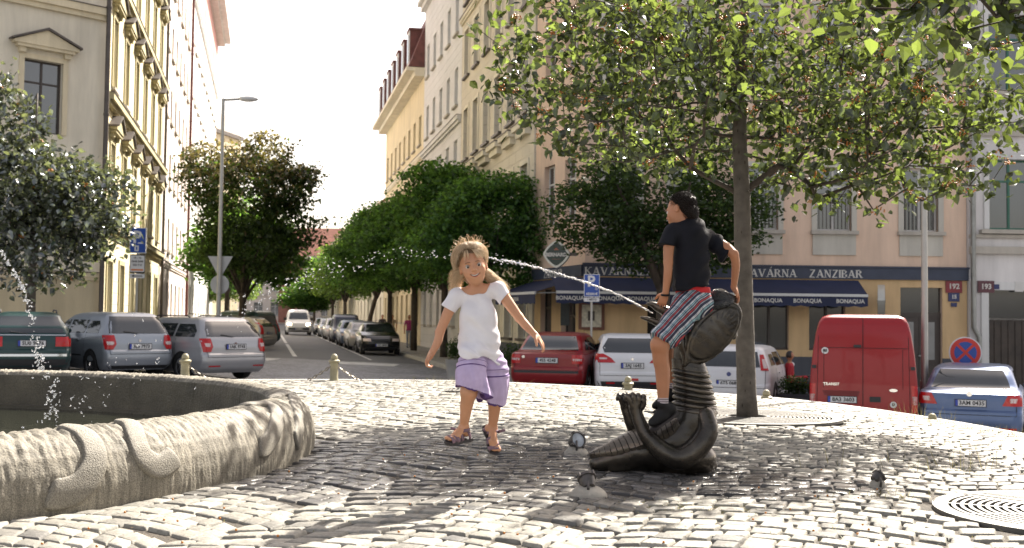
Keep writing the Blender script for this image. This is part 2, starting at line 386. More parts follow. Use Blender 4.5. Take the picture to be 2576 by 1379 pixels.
def facade(root, L, H, ops, m, z0=-2.5, depth=11, base=None):
    us = sorted({0, L} | {o[0]-o[2]/2 for o in ops} | {o[0]+o[2]/2 for o in ops})
    zs = sorted({z0, H} | {o[1] for o in ops} | {o[1]+o[3] for o in ops}); 
    if base: zs = sorted(set(zs) | {base[0]})
    mb = MB(); rev = .24
    for i in range(len(us)-1):
        if us[i+1]-us[i] < 1e-6: continue
        for j in range(len(zs)-1):
            if zs[j+1]-zs[j] < 1e-6: continue
            uc, zc = (us[i]+us[i+1])/2, (zs[j]+zs[j+1])/2
            if any(abs(uc-o[0]) < o[2]/2 and o[1] < zc < o[1]+o[3] for o in ops): continue
            mb.add([(us[i],0,zs[j]),(us[i+1],0,zs[j]),(us[i+1],0,zs[j+1]),(us[i],0,zs[j+1])], [(0,1,2,3)], 1 if base and zc < base[0] else 0)
    for o in ops:
        a, b, c, d = o[0]-o[2]/2, o[0]+o[2]/2, o[1], o[1]+o[3]
        mb.add([(a,0,c),(a,rev,c),(a,rev,d),(a,0,d),(b,0,c),(b,rev,c),(b,rev,d),(b,0,d)], [(0,1,2,3),(5,4,7,6),(1,0,4,5),(3,2,6,7)])
    mb.add([(0,0,z0),(L,0,z0),(L,depth,z0),(0,depth,z0),(0,0,H),(L,0,H),(L,depth,H),(0,depth,H)], [(1,2,6,5),(2,3,7,6),(3,0,4,7),(4,5,6,7)])
    mb.add([(.02,rev+.02,z0+.1),(L-.02,rev+.02,z0+.1),(L-.02,rev+.02,H-.1),(.02,rev+.02,H-.1)], [(0,1,2,3)], 0)
    return mb.build('wall', [m, base[1]] if base else [m], root)
def rz_of(d): return math.atan2(d[1], d[0])
def house(name, label, org, d, L, H, m, rows, cornices=(), trim=None, base=None, fm=None, gm=None, kind='t', sills=True, depth=11, sillm=None, surround=False, ped=(), eave=.5, skip=()):
    """rows: (z_sill, w, h, [u centres])"""
    n = math.hypot(*d); d = (d[0]/n, d[1]/n)
    root = thing(name, label, 'building', (org[0], org[1], groad(*org)), rz_of(d))
    ops = [(u, z, w, h) for z, w, h, us in rows for u in us]; trim = trim or m
    facade(root, L, H, ops, m, depth=depth, base=base)
    for ri, (z, w, h, us) in enumerate(rows):
        for u in us: window(root, u, z, w, h, fm, gm, kind)
        if sills:
            for u in us: MB().box(u-w/2-.12, -.14, z-.1, u+w/2+.12, .02, z-.005).build('window_sill', sillm or M_stone_tr, root)
        if surround:
            for u in us:
                s = MB(); t = .16
                s.box(u-w/2-t, -.05, z, u-w/2, .03, z+h+t).box(u+w/2, -.05, z, u+w/2+t, .03, z+h+t).box(u-w/2, -.05, z+h, u+w/2, .03, z+h+t)
                if ri in ped or 'all' in ped:
                    s.box(u-w/2-.3, -.24, z+h+.32, u+w/2+.3, .03, z+h+.42)
                    s.prism([(u-w/2-.42, z+h+.42),(u+w/2+.42, z+h+.42),(u+w/2+.42, z+h+.5),(u, z+h+.95),(u-w/2-.42, z+h+.5)], -.28, .03)
                    s.prism([(u-w/2-.5, z+h+.5),(u, z+h+.95),(u+w/2+.5, z+h+.5),(u+w/2+.5, z+h+.56),(u, z+h+1.03),(u-w/2-.5, z+h+.56)], -.36, .03, 1)
                    for sx in (-1, 1): s.box(u+sx*(w/2+.1)-.1, -.16, z+h+.16, u+sx*(w/2+.1)+.1, .03, z+h+.32)
                s.build('window_surround', [trim, M_tin], root)
    for z, hh, p in cornices:
        s = MB().box(-.02, -p, z, L+.02, .02, z+hh).box(-.01, -p*.6, z-hh*.7, L+.01, .02, z).box(-.02, -p-.03, z+hh, L+.02, .02, z+hh+.03, 1)
        s.build('cornice', [trim, M_tin], root)
    if eave:
        MB().box(-.05, -eave, H, L+.05, .3, H+.22).box(-.04, -eave*.55, H-.3, L+.04, .02, H).build('eave', [trim], root)
    return root
def line(a, b, n): return [a+(b-a)*(i+.5)/n for i in range(n)]
# ---- left side
DL = (-.215, .977); cl = (-13.8, 37.2)
dcor = (.7071, .7071)
h = house('corner_house', 'cream corner house with pedimented window facing the fountain', (cl[0]-7.5*.7071, cl[1]-7.5*.7071), dcor, 7.5, 19, M_cream,
      [(6.95, 1.25, 2.35, [2.05, 5.45]), (11.65, 1.25, 2.2, [2.05, 5.45]), (3.2, 1.25, 1.5, [2.05, 5.45]), (16.3, 1.25, 1.6, [2.05, 5.45])],
      [(11.15, .24, .22), (2.35, .14, .1)], M_cream_tr, surround=True, ped=(0,), fm=M_wood_d, sills=False, base=(2.3, wall('ochre_cream', (.50,.43,.29))), depth=6)
for u in (2.05, 5.45):
    MB().box(u-.72, -.08, 3.5, u+.72, -.03, 4.1).build('sign_board', M_wood_d, h)
def along_left(Y): return (-5.6-.22*Y, Y)
def seglen(a, b): return math.hypot(a[0]-b[0], a[1]-b[1])
def lrow(y0, y1): a, b = along_left(y0), along_left(y1); return a, seglen(a, b)
a, L = lrow(37.25, 57.6)
yb = house('apartment_house', 'sunlit yellow ornate house with triangular pediments beside the cream corner house', a, DL, L, 20.5, M_yel,
      [(5.05, 1.1, 2.3, line(.4, L-.2, 6)), (9.3, 1.1, 2.5, line(.4, L-.2, 6)), (13.6, 1.1, 2.4, line(.4, L-.2, 6)), (17.5, 1.1, 1.9, line(.4, L-.2, 6)), (.5, 1.3, 2.7, line(.4, L-.2, 6))],
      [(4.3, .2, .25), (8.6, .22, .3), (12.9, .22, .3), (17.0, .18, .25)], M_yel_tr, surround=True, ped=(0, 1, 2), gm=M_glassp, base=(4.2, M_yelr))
a, L = lrow(57.7, 75.6)
house('apartment_house', 'plain pinkish white house next to the yellow ornate house', a, DL, L, 24.2, M_pinkw,
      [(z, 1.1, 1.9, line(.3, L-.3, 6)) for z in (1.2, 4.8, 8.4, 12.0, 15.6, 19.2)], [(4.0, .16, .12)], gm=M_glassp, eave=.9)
a, L = lrow(75.7, 114)
h = house('apartment_house', 'tall white and pink house with overhanging eaves at the far end of the left row', a, DL, L, 29.4, M_whitep,
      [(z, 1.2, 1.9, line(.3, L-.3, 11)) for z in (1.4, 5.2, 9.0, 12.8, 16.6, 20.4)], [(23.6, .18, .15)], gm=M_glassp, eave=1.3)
MB().box(0, -.02, 23.9, L, .03, 29.3).build('attic_wall', wall('pink_attic', (.52,.28,.25)), h)
for u in line(.3, L-.3, 11): window(h, u, 25.2, 1.2, 1.8, M_wood_w, M_glassp).location.y = -.2
# rain pipes
def pipe(name, label, x, y, z0, z1, r, m):
    o = MB().tube([(0,0,z0),(0,0,z1)], r, 10); 
    for z in fr(z0+1, z1-.5, 6): o.tube([(0,0,z),(0,0,z+.06)], r*1.25, 10)
    o = o.build(name, m, smooth=40, loc=(x, y, 0)); return tag(o, label, 'drainpipe')
pipe('drainpipe', 'dark drainpipe at the edge of the cream corner house', cl[0]+.16, cl[1]-.2, -.6, 19, .08, M_tin)
q = along_left(57.65); pipe('drainpipe', 'dark drainpipe between the yellow and the pinkish white house', q[0]+.15, q[1], -.6, 20, .07, M_tin)
q = along_left(75.6); pipe('drainpipe', 'dark red drainpipe between the pinkish white and the tall house', q[0]+.15, q[1], -.6, 24, .09, M_pipe_red)
# far turret house behind left trees
t = thing('turret_house', 'far cream house with a dormer turret above the left trees', 'building', (-33.2, 118, groad(-29, 118)), R(-14))
MB().box(-3, -3, -2, 3, 3, 20.2).build('wall', M_cream_tr, t)
MB().box(-3.2, -3.2, 20.2, 3.2, 3.2, 20.6).prism([(-2.9, 20.6), (2.9, 20.6), (2.1, 22.6), (-2.1, 22.6)], -2.8, 2.8).build('roof', M_tin, t)
mb = MB(); mb.prism([(-1.1+.0, 20.8), (1.1, 20.8), (1.1, 21.5)]+[(1.1*math.cos(a), 21.5+.8*math.sin(a)) for a in fr(.2, math.pi-.2, 7)]+[(-1.1, 21.5)], -3.3, -2.4); mb.build('dormer', M_stone_tr, t)
MB().box(-.8, -3.34, 20.95, .8, -3.3, 21.9).build('window', M_glass, t)
# ---- right side street row (facade runs far -> near)
DR = (.215, -.977)
def along_right(Y): return (9.12-.22*Y, Y)
def rrow(yn, yf): a, b = along_right(yf), along_right(yn); return a, seglen(a, b)
a, L = rrow(38.2, 52.9)
h = house('apartment_house', 'cream house with moulded window canopies next to the cafe corner', a, DR, L, 19.6, M_creamr,
      [(1.1, 1.25, 2.3, line(.2, L-.2, 6)), (5.0, 1.15, 2.3, line(.2, L-.2, 6)), (9.2, 1.15, 2.35, line(.2, L-.2, 6)), (13.1, 1.15, 2.2, line(.2, L-.2, 6)), (16.6, 1.1, 1.9, line(.2, L-.2, 6))],
      [(4.1, .22, .25), (15.9, .16, .16)], M_cream, surround=True, ped=(), gm=M_glassp, sillm=M_tin, base=(.9, M_plinth))
for u in line(.2, L-.2, 6): MB().box(u-.95, -.32, 8.55, u+.95, .02, 8.75).box(u-.8, -.2, 8.3, u+.8, .02, 8.55).box(u-.98, -.35, 8.75, u+.98, .02, 8.79, 1).build('window_canopy', [M_cream, M_tin], h)
a, L = rrow(52.95, 65.8)
house('apartment_house', 'tall white house between the cream house and the mansard house', a, DR, L, 20.3, M_white,
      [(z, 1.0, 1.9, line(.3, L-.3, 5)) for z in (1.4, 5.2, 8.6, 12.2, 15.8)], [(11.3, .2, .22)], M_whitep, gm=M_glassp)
a, L = rrow(65.85, 87)
h = house('apartment_house', 'pale yellow house with dark red mansard roof and dormers', a, DR, L, 16.4, M_yel2,
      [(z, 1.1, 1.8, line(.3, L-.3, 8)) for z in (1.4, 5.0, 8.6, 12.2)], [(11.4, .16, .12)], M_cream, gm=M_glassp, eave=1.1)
mb = MB(); mb.add([(-.1,-.95,16.63),(L+.1,-.95,16.63),(L+.1,.55,20.6),(-.1,.55,20.6),(-.1,9,20.6),(L+.1,9,20.6),(L+.1,9,16.62),(-.1,9,16.62)], [(0,1,2,3),(3,2,5,4),(1,6,5,2),(0,3,4,7)]); rf = mb.build('roof', M_mans, h)
for u in line(.5, L-.5, 7):
    dn = MB().box(u-.55, -.72, 17.0, u+.55, .4, 19.2, 1).box(u-.62, -.80, 19.2, u+.62, .5, 19.34, 1).box(u-.53, -.76, 17.0, u+.53, -.722, 19.18, 0).build('dormer', [M_whitep, M_mans], h)
    MB().box(u-.36, -.79, 17.25, u+.36, -.765, 18.95).build('dormer_pane', M_glass, dn)
a, L = rrow(87.2, 120)
h = house('row_house', 'low cream house with red roof beyond the mansard house', a, DR, L, 10.5, M_cream, [(z, 1.1, 1.8, line(.3, L-.3, 9)) for z in (1.4, 4.8, 8.0)], [], gm=M_glassp)
mb = MB(); mb.add([(0,-.4,10.7),(L,-.4,10.7),(L,5,14.5),(0,5,14.5),(L,10,10.7),(0,10,10.7)], [(0,1,2,3),(3,2,4,5),(1,4,2),(0,3,5)]); mb.build('roof', M_roof, h)
a, L = rrow(120.5, 170)
h = house('row_house', 'farthest pale house of the right row, mostly behind trees', a, DR, L, 11, M_yel2, [(z, 1.1, 1.8, line(.3, L-.3, 12)) for z in (1.4, 4.8)], [], gm=M_glassp)
# street end
e = house('row_house', 'pink and white house with red gable roof closing the street', (-40, 168), (1, -.1), 14, 9.8, M_pinkw, [(1, 1.4, 2.0, line(.5, 13.5, 5)), (4.6, 1.3, 1.9, line(.5, 13.5, 5))], [(4.0, .2, .2)], gm=M_glass, eave=.5)
mb = MB(); mb.add([(-.3,-.6,10),(14.3,-.6,10),(14.3,5,14.6),(-.3,5,14.6),(14.3,10.6,10),(-.3,10.6,10)], [(0,1,2,3),(3,2,4,5),(1,4,2),(0,3,5)]); mb.build('roof', M_roof, e)
MB().box(5.0, -.2, 0, 8.6, .0, 9.6).build('brick_bay', mat('brick_red', (.30,.13,.10), .8, var=.2), e)
# ---- cafe corner building
CF = 34.0
def X_(px, Y=CF): return P(px, 800, Y).x
cx0, cx1 = X_(1470), X_(2432)
gC = -1.0
cafe = thing('cafe_building', 'peach corner building with cafe on the ground floor and navy awnings', 'building', (cx0, CF, 0), 0)
Lc = cx1-cx0
def U(px): return X_(px)-cx0
def Z(py, px=1900, Y=CF): return P(px, py, Y).z
wu = [U(p) for p in (1560, 1730, 1913, 2098, 2317)]
ops = [(u, Z(578), 1.06, 1.95) for u in wu]+[(u, Z(172), 1.06, 1.95) for u in wu]
ops += [(U(1690), gC+.1, 1.5, 2.85), (U(1530)-.0, gC+1.0, .01, .01)][:1]
ops += [(U(1936), gC+1.15, 1.15, 1.75), (U(2080), gC+1.15, 1.1, 1.75)]
door = (U(2317), gC+.05, 1.28, 3.05)
ops += [door]
facade(cafe, Lc, 13.2, ops, M_pink, z0=-3, depth=10)
# ochre ground floor skin with the same openings
zt = Z(690)
us = sorted({0, Lc} | {o[0]-o[2]/2 for o in ops[10:]} | {o[0]+o[2]/2 for o in ops[10:]}); zs = sorted({gC-1, zt} | {o[1] for o in ops[10:]} | {o[1]+o[3] for o in ops[10:]} | {gC+.95})
mb = MB()
for i in range(len(us)-1):
    for j in range(len(zs)-1):
        uc, zc = (us[i]+us[i+1])/2, (zs[j]+zs[j+1])/2
        if us[i+1]-us[i] < 1e-5 or any(abs(uc-o[0]) < o[2]/2 and o[1] < zc < o[1]+o[3] for o in ops[10:]): continue
        mb.box(us[i], -.03, zs[j], us[i+1], -.004, zs[j+1], 1 if zc < gC+.95 else 0)
mb.build('shopfront', [M_orange, M_plinth], cafe)
for i, u in enumerate(wu):
    w = window(cafe, u, Z(578), 1.06, 1.95, M_wood_w, M_glass, 'bars'); w2 = window(cafe, u, Z(172), 1.06, 1.95, M_wood_w, M_glass, 't')
    for z in (Z(578), Z(172)):
        s = MB().box(u-.72, -.16, z-.12, u+.72, .02, z-.01).box(u-.66, -.05, z-.75, u+.66, .02, z-.12, 1).box(u-.69, -.04, z, u-.53, .02, z+2.1, 1).box(u+.53, -.04, z, u+.69, .02, z+2.1, 1).box(u-.53, -.04, z+1.95, u+.53, .02, z+2.1, 1)
        s.build('window_surround', [M_stone_tr, wall('pale_grey_trim', (.55,.52,.45))], cafe)
for k in (12, 13) if 0 else (11, 12):
    o = ops[k]; f = MB().box(o[0]-o[2]/2, .1, o[1], o[0]+o[2]/2, .16, o[1]+.07).box(o[0]-.03, .1, o[1]+.07, o[0]+.03, .16, o[1]+o[3]).build('shop_window', M_wood_d, cafe)
    MB().box(o[0]-o[2]/2, .17, o[1], o[0]+o[2]/2, .18, o[1]+o[3]).build('pane', M_glass, f)
o = ops[10]
f = MB().box(o[0]-.75, .15, o[1], o[0]+.75, .2, o[1]+o[3], 0).build('doorway', mat('dark_interior', (.02,.018,.016), .9, var=.2), cafe)
# dark-wood house door with transom
du, dz, dw, dh = door
d_ = MB().box(du-dw/2, .12, dz, du+dw/2, .17, dz+2.15).box(du-dw/2, .1, dz+2.15, du+dw/2, .18, dz+2.28).box(du-.02, .1, dz, du+.02, .13, dz+2.15)
for sx in (-1, 1): d_.box(du+sx*.32-.24, .095, dz+.1, du+sx*.32+.24, .13, dz+.7)
dd = d_.build('door', M_wood_d, cafe)
for sx in (-1, 1): MB().box(du+sx*.32-.13, .1, dz+.85, du+sx*.32+.13, .115, dz+2.0).build('door_pane', M_glassp, dd)
MB().box(du-dw/2, .14, dz+2.28, du+dw/2, .15, dz+dh).build('transom_pane', M_glass, dd)
MB().box(du-.06, .03, dz+.95, du+.12, .09, dz+.99).build('handle', M_zinc, dd)
# sign band with slab-serif letters
zb0, zb1 = Z(700), Z(671)
band = MB().box(-.05, -.12, zb0, Lc+.02, -.034, zb1).box(-.08, -.16, zb1, Lc+.04, .0, zb1+.05)
LET = {
 'K': [((0,0),(0,1),1),((.06,.45),(.62,1),0),((.2,.55),(.66,0),1)], 'A': [((0,0),(.36,1),0),((.36,1),(.72,0),1),((.14,.33),(.58,.33),0)],
 'V': [((0,1),(.36,0),1),((.36,0),(.72,1),0)], 'R': [((0,0),(0,1),1),((0,.97),(.4,.97),0),((.46,.9),(.46,.6),1),((0,.52),(.4,.52),0),((.3,.5),(.62,0),1)],
 'N': [((0,0),(0,1),0),((0,1),(.62,0),1),((.62,0),(.62,1),0)], 'Z': [((0,.97),(.6,.97),0),((.6,1),(0,0),1),((0,.03),(.6,.03),0)],
 'I': [((0,0),(0,1),1)], 'B': [((0,0),(0,1),1),((0,.97),(.36,.97),0),((.43,.88),(.43,.64),1),((0,.52),(.4,.52),0),((.48,.42),(.48,.14),1),((0,.03),(.4,.03),0)]}
SER = {'K': [(0,0),(0,1),(.66,0),(.62,1)], 'A': [(0,0),(.72,0)], 'V': [(0,1),(.72,1)], 'R': [(0,0),(0,1),(.62,0)], 'N': [(0,0),(0,1),(.62,1)], 'Z': [], 'I': [(0,0),(0,1)], 'B': [(0,0),(0,1)]}
def slab_text(mb, s, x, z, hh, y, mi, gap=.34, acc=()):
    for i, ch in enumerate(s):
        if ch == ' ': x += hh*.9; continue
        y2 = y
        for (a, b, th) in LET[ch]:
            y2 -= .0012; p = Vector((x+a[0]*hh, 0, z+a[1]*hh)); q = Vector((x+b[0]*hh, 0, z+b[1]*hh)); t = .105 if th else .048
            dr = (q-p).normalized(); n_ = Vector((-dr.z, 0, dr.x)); 
            if abs(dr.x) > .9: n_ = Vector((0,0,1))
            elif abs(dr.z) > .3: n_ = Vector((1,0,0))
            w = [p+n_*t*hh, p-n_*t*hh, q-n_*t*hh, q+n_*t*hh]; mb.prism([(v.x, v.z) for v in w], y2, y, mi)
        for (a, b) in SER[ch]:
            y2 -= .0012; zz = z+b*hh*.94; mb.box(x+a*hh-.17*hh, y2, zz, x+a*hh+.17*hh, y, zz+.06*hh, mi)
        if i in acc: mb.prism([(x+.36*hh, z+1.12*hh), (x+.46*hh, z+1.12*hh), (x+.62*hh, z+1.35*hh), (x+.5*hh, z+1.35*hh)], y-.01, y, mi)
        wd = max([max(a[0], b[0]) for a, b, t in LET[ch]]); x += (wd+gap)*hh
    return x
lh = (zb1-zb0)*.66; lz = zb0+(zb1-zb0)*.12
M_let = mat('ivory_letters', (.62,.60,.55), .6, var=.06)
slab_text(band, 'KAVARNA', U(1472), lz, lh, -.121, 1, acc=(3,)); 
slab_text(band, 'ZANZIBAR', U(1608), lz, lh, -.121, 1)
slab_text(band, 'KAVARNA', U(1868), lz, lh, -.121, 1, acc=(3,)); slab_text(band, 'ZANZIBAR', U(2035), lz, lh, -.121, 1)
band.build('sign_band', [M_navy, M_let], cafe)
M_awn = mat('navy_awning', (.016,.023,.065), .75, var=.2, vs=2); M_strip = mat('white_trim_strip', (.6,.6,.58), .5, var=.05)
def awning(par, u0, u1, z1, z0, drop, out, texts, M=None, tsz=.165):
    mb = MB(); mb.add([(u0,-.12,z1),(u1,-.12,z1),(u1-.1,-out,z0),(u0+.1,-out,z0)], [(0,3,2,1)]); mb.add([(u0,-.12,z1),(u1,-.12,z1),(u1-.1,-out,z0),(u0+.1,-out,z0)], [(0,1,2,3)], M=Matrix.Translation((0,0,-.012)))
    mb.box(u0+.1, -out-.03, z0-.06, u1-.1, -out+.03, z0+.02, 1)
    pts = [(u0+.1, z0-.06)]; n = int((u1-u0)*5); 
    low = [(u0+.1+(u1-u0-.2)*i/n, z0-.06-drop-.035*abs(math.sin(i*math.pi/2))) for i in range(n+1)]
    mb.prism([(u0+.1, z0-.06)]+low+[(u1-.1, z0-.06)], -out-.01, -out+.005)
    for uu in (u0+.25, u1-.25): mb.tube([(uu, -.1, z0+.02), (uu, -out, z0-.02)], .02, 6, 1)
    for t_, uu in texts: text_mb(mb, t_, tsz, TXZ(uu, -out-.013, z0-.06-drop/2), 2, bold=.004)
    return mb.build('awning', [M_awn, M_strip, M_let], par)
ao = 1.35; Ya = CF-ao
def UA(px): return P(px, 800, Ya).x-cx0
za = P(1900, 739, Ya).z; za1 = Z(700)-.04
awning(cafe, UA(1390), UA(1862), za1, za, .27, ao, [('BONAQUA', UA(p)) for p in (1433, 1532, 1614, 1790)])
awning(cafe, UA(1870), UA(2192), za1, za, .27, ao, [('BONAQUA', UA(p)) for p in (1932, 2031, 2139)])
# menu case, chalkboard, round lamp sign, number plates
z0 = Z(770, 1590)
mf = MB().box(U(1455), -.12, Z(835), U(1520), -.034, Z(765)); mf.box(U(1463), -.135, Z(828), U(1512), -.12, Z(772), 1); mf.box(U(1478), -.14, Z(812), U(1495), -.135, Z(788), 2)
mf.build('menu_case', [mat('brown_wood', (.16,.06,.03), .5, var=.2), mat('menu_paper', (.6,.55,.42), .6, var=.3, vs=12), M_wood_d], cafe)
MB().box(U(1410), -.1, Z(825), U(1432), -.034, Z(768)).build('chalkboard', mat('slate_board', (.03,.035,.03), .6, var=.3, vs=9), cafe)
for px, py, w_, h_, mm, tx in [(2398, 722, .5, .36, 'enamel_red', '192'), (2398, 748, .34, .26, 'enamel_navy', '15'), (2398, 767, .18, .12, 'enamel_navy', '')]:
    c_ = (.22,.02,.03) if 'red' in mm else (.025,.035,.12)
    mb = MB().box(U(px)-w_/2, -.07, Z(py, px)-h_/2, U(px)+w_/2, -.034, Z(py, px)+h_/2); 
    mb.box(U(px)-w_/2+.02, -.073, Z(py, px)-h_/2+.02, U(px)+w_/2-.02, -.07, Z(py, px)+h_/2-.02, 0)
    if tx: text_mb(mb, tx, h_*.62, TXZ(U(px), -.078, Z(py, px)+.01), 1, bold=.006)
    mb.build('number_plate', [mat(mm, c_, .3, var=.05), M_let], cafe)
for px in (1966+0, 2188): 
    pass
# chamfer side of the cafe (towards the side street)
ang0 = (cx0, CF); ang1 = (.78, 38.1); dch = (ang0[0]-ang1[0], ang0[1]-ang1[1]); Lh = math.hypot(*dch)
ch = thing('cafe_corner_wing', 'chamfered peach corner with slanting navy awning beside the cream house', 'building', (ang1[0], ang1[1], 0), rz_of(dch))
ops2 = [(Lh*.3, 4.1, .95, 2.0), (Lh*.72, 4.1, .95, 2.0), (Lh*.3, 9.0, .95, 2.0), (Lh*.72, 9.0, .95, 2.0), (Lh*.25, gC+1, 1.0, 2.0), (Lh*.7, gC+.1, 1.2, 2.9)]
facade(ch, Lh, 13.2, ops2, M_pink, z0=-3, depth=3, base=(Z(690), M_orange))
for o in ops2: window(ch, o[0], o[1], o[2], o[3], M_wood_w if o[1] > 3 else M_wood_d, M_glass)
b2 = MB().box(0, -.12, zb0, Lh, -.01, zb1); slab_text(b2, 'ZANZIBAR', Lh*.28, lz, lh, -.121, 1); b2.build('sign_band', [M_navy, M_let], ch)
awning(ch, .2, Lh-.2, zb0-.04, za, .27, 1.5, [('BONAQUA', Lh*.5)])
# right neighbour
rb = thing('neighbour_house', 'lilac grey house with green framed windows at the right edge', 'building', (cx1+.02, CF-.15, 0), R(2))
ro = []; RU = lambda px: X_(px)-cx1
for zc, hh in ((Z(578, 2500), 2.15), (Z(230, 2500), 2.35)):
    for pu in (2540, 2760): ro.append((RU(pu), zc, 1.4, hh))
ro.append((RU(2560), -1.3, 1.95, 3.35))
facade(rb, 7, 13.5, ro, M_grey_w, z0=-3, depth=9)
for o in ro[:4]:
    window(rb, o[0], o[1], o[2], o[3], M_wood_g, M_glass)
    s = MB().box(o[0]-1.0, -.2, o[1]-.14, o[0]+1.0, .02, o[1]-.02, 1).box(o[0]-.86, -.06, o[1], o[0]-.7, .02, o[1]+o[3]+.16).box(o[0]+.7, -.06, o[1], o[0]+.86, .02, o[1]+o[3]+.16).box(o[0]-.7, -.06, o[1]+o[3], o[0]+.7, .02, o[1]+o[3]+.16)
    s.build('window_surround', [M_whitep, M_stone_tr], rb)
for z_, h_, p_ in ((Z(640, 2500), .22, .16), (Z(600, 2500), .1, .1), (Z(345, 2500), .16, .1), (Z(318, 2500), .1, .08)): MB().box(-.0, -p_, z_, 7, .02, z_+h_).build('cornice', M_stone_tr, rb)
o = ro[4]; g = MB().box(o[0]-.97, .12, -1.3, o[0]+.97, .18, 1.15)
for i in range(9): g.box(o[0]-.95+i*.215, .1, -1.25, o[0]-.78+i*.215, .12, 1.1)
gg = g.build('gate', mat('old_brown_gate', (.05,.037,.028), .6, var=.4, vs=4, bump=.3), rb); MB().box(o[0]-.97, .14, 1.2, o[0]+.97, .16, 2.05).build('pane', M_glass, gg)
MB().box(o[0]-1.2, -.05, -1.3, o[0]-.975, .02, 2.3).box(o[0]+.975, -.05, -1.3, o[0]+1.2, .02, 2.3).box(o[0]-.975, -.05, 2.05, o[0]+.975, .02, 2.3).build('gate_surround', M_whitep, rb)
for px, w_, h_, mm, tx in [(2473, .5, .36, 'enamel_maroon', '193'), (2499, .18, .15, 'enamel_navy', ''), (2557, .26, .3, 'white_box', '')]:
    c_ = {'enamel_maroon': (.10,.03,.04), 'enamel_navy': (.025,.035,.12), 'white_box': (.6,.58,.55)}[mm]; zz = Z(722, px)
    mb = MB().box(RU(px)-w_/2, -.06, zz-h_/2, RU(px)+w_/2, -.002, zz+h_/2)
    if tx: text_mb(mb, tx, .22, TXZ(RU(px), -.065, zz), 1, bold=.006)
    mb.build('number_plate' if tx else 'wall_box', [mat(mm, c_, .3, var=.05), M_let], rb)
mb = MB().tube([(0,-.12,14),(0,-.12,Z(700, 2440)),(0,-.12,.9),(.15,-.15,.6),(.15,-.15,-1.2)], .075, 10)
tag(mb.build('drainpipe', M_zinc, smooth=40, loc=(cx1+.1, CF-.15, 0)), 'grey drainpipe between the peach cafe building and the lilac grey house', 'drainpipe')
# ================================================================ fountain
def vnoise(x, y, seed=0):
    xi = np.floor(x).astype(int); yi = np.floor(y).astype(int); fx = x-xi; fy = y-yi; fx = fx*fx*(3-2*fx); fy = fy*fy*(3-2*fy)
    def hsh(a, b):
        n = (a*374761393+b*668265263+seed*974711) & 0x7fffffff; n = (n ^ (n >> 13))*1274126177 & 0x7fffffff
        return ((n ^ (n >> 16)) & 0xffff)/65535.
    return (hsh(xi, yi)*(1-fx)+hsh(xi+1, yi)*fx)*(1-fy)+(hsh(xi, yi+1)*(1-fx)+hsh(xi+1, yi+1)*fx)*fy
PROF = [(3.66,-.02),(3.665,.12),(3.67,.25),(3.68,.335),(3.71,.368),(3.77,.382),(3.84,.378),(3.90,.355),(3.955,.315),(4.0,.26),(4.03,.19),(4.045,.11),(4.045,.04),(4.035,-.06)]
PL = [0]
for a, b in zip(PROF, PROF[1:]): PL.append(PL[-1]+math.hypot(b[0]-a[0], b[1]-a[1]))
def prof(t):       # t: length along the profile
    r = np.interp(t, PL, [p[0] for p in PROF]); z = np.interp(t, PL, [p[1] for p in PROF]); return r, z
def fsurf(a, t, off=0):
    r, z = prof(t); r2, z2 = prof(np.minimum(t+.01, PL[-1])); r1, z1 = prof(np.maximum(t-.01, 0))
    dr, dz = r2-r1, z2-z1; l = np.hypot(dr, dz)+1e-9; nr, nz_ = -dz/l, dr/l
    r = r+nr*off; z = z+nz_*off
    return FC[0]+r*np.cos(a), FC[1]+r*np.sin(a), z
def granite_extra(m, t, b, tc):
    n = t.nodes.new('ShaderNodeTexNoise'); n.inputs['Scale'].default_value = 160; n.inputs['Detail'].default_value = 2; t.links.new(tc.outputs['Object'], n.inputs['Vector'])
    r = t.nodes.new('ShaderNodeValToRGB'); r.color_ramp.elements[0].position = .35; r.color_ramp.elements[1].position = .62
    r.color_ramp.elements[0].color = (.45,.44,.42,1); r.color_ramp.elements[1].color = (1.15,1.12,1.05,1); t.links.new(n.outputs['Fac'], r.inputs['Fac'])
    src = b.inputs['Base Color'].links[0].from_socket
    m1 = t.nodes.new('ShaderNodeMix'); m1.data_type = 'RGBA'; m1.blend_type = 'MULTIPLY'; m1.inputs[0].default_value = .8
    t.links.new(src, m1.inputs[6]); t.links.new(r.outputs[0], m1.inputs[7]); t.links.new(m1.outputs[2], b.inputs['Base Color'])
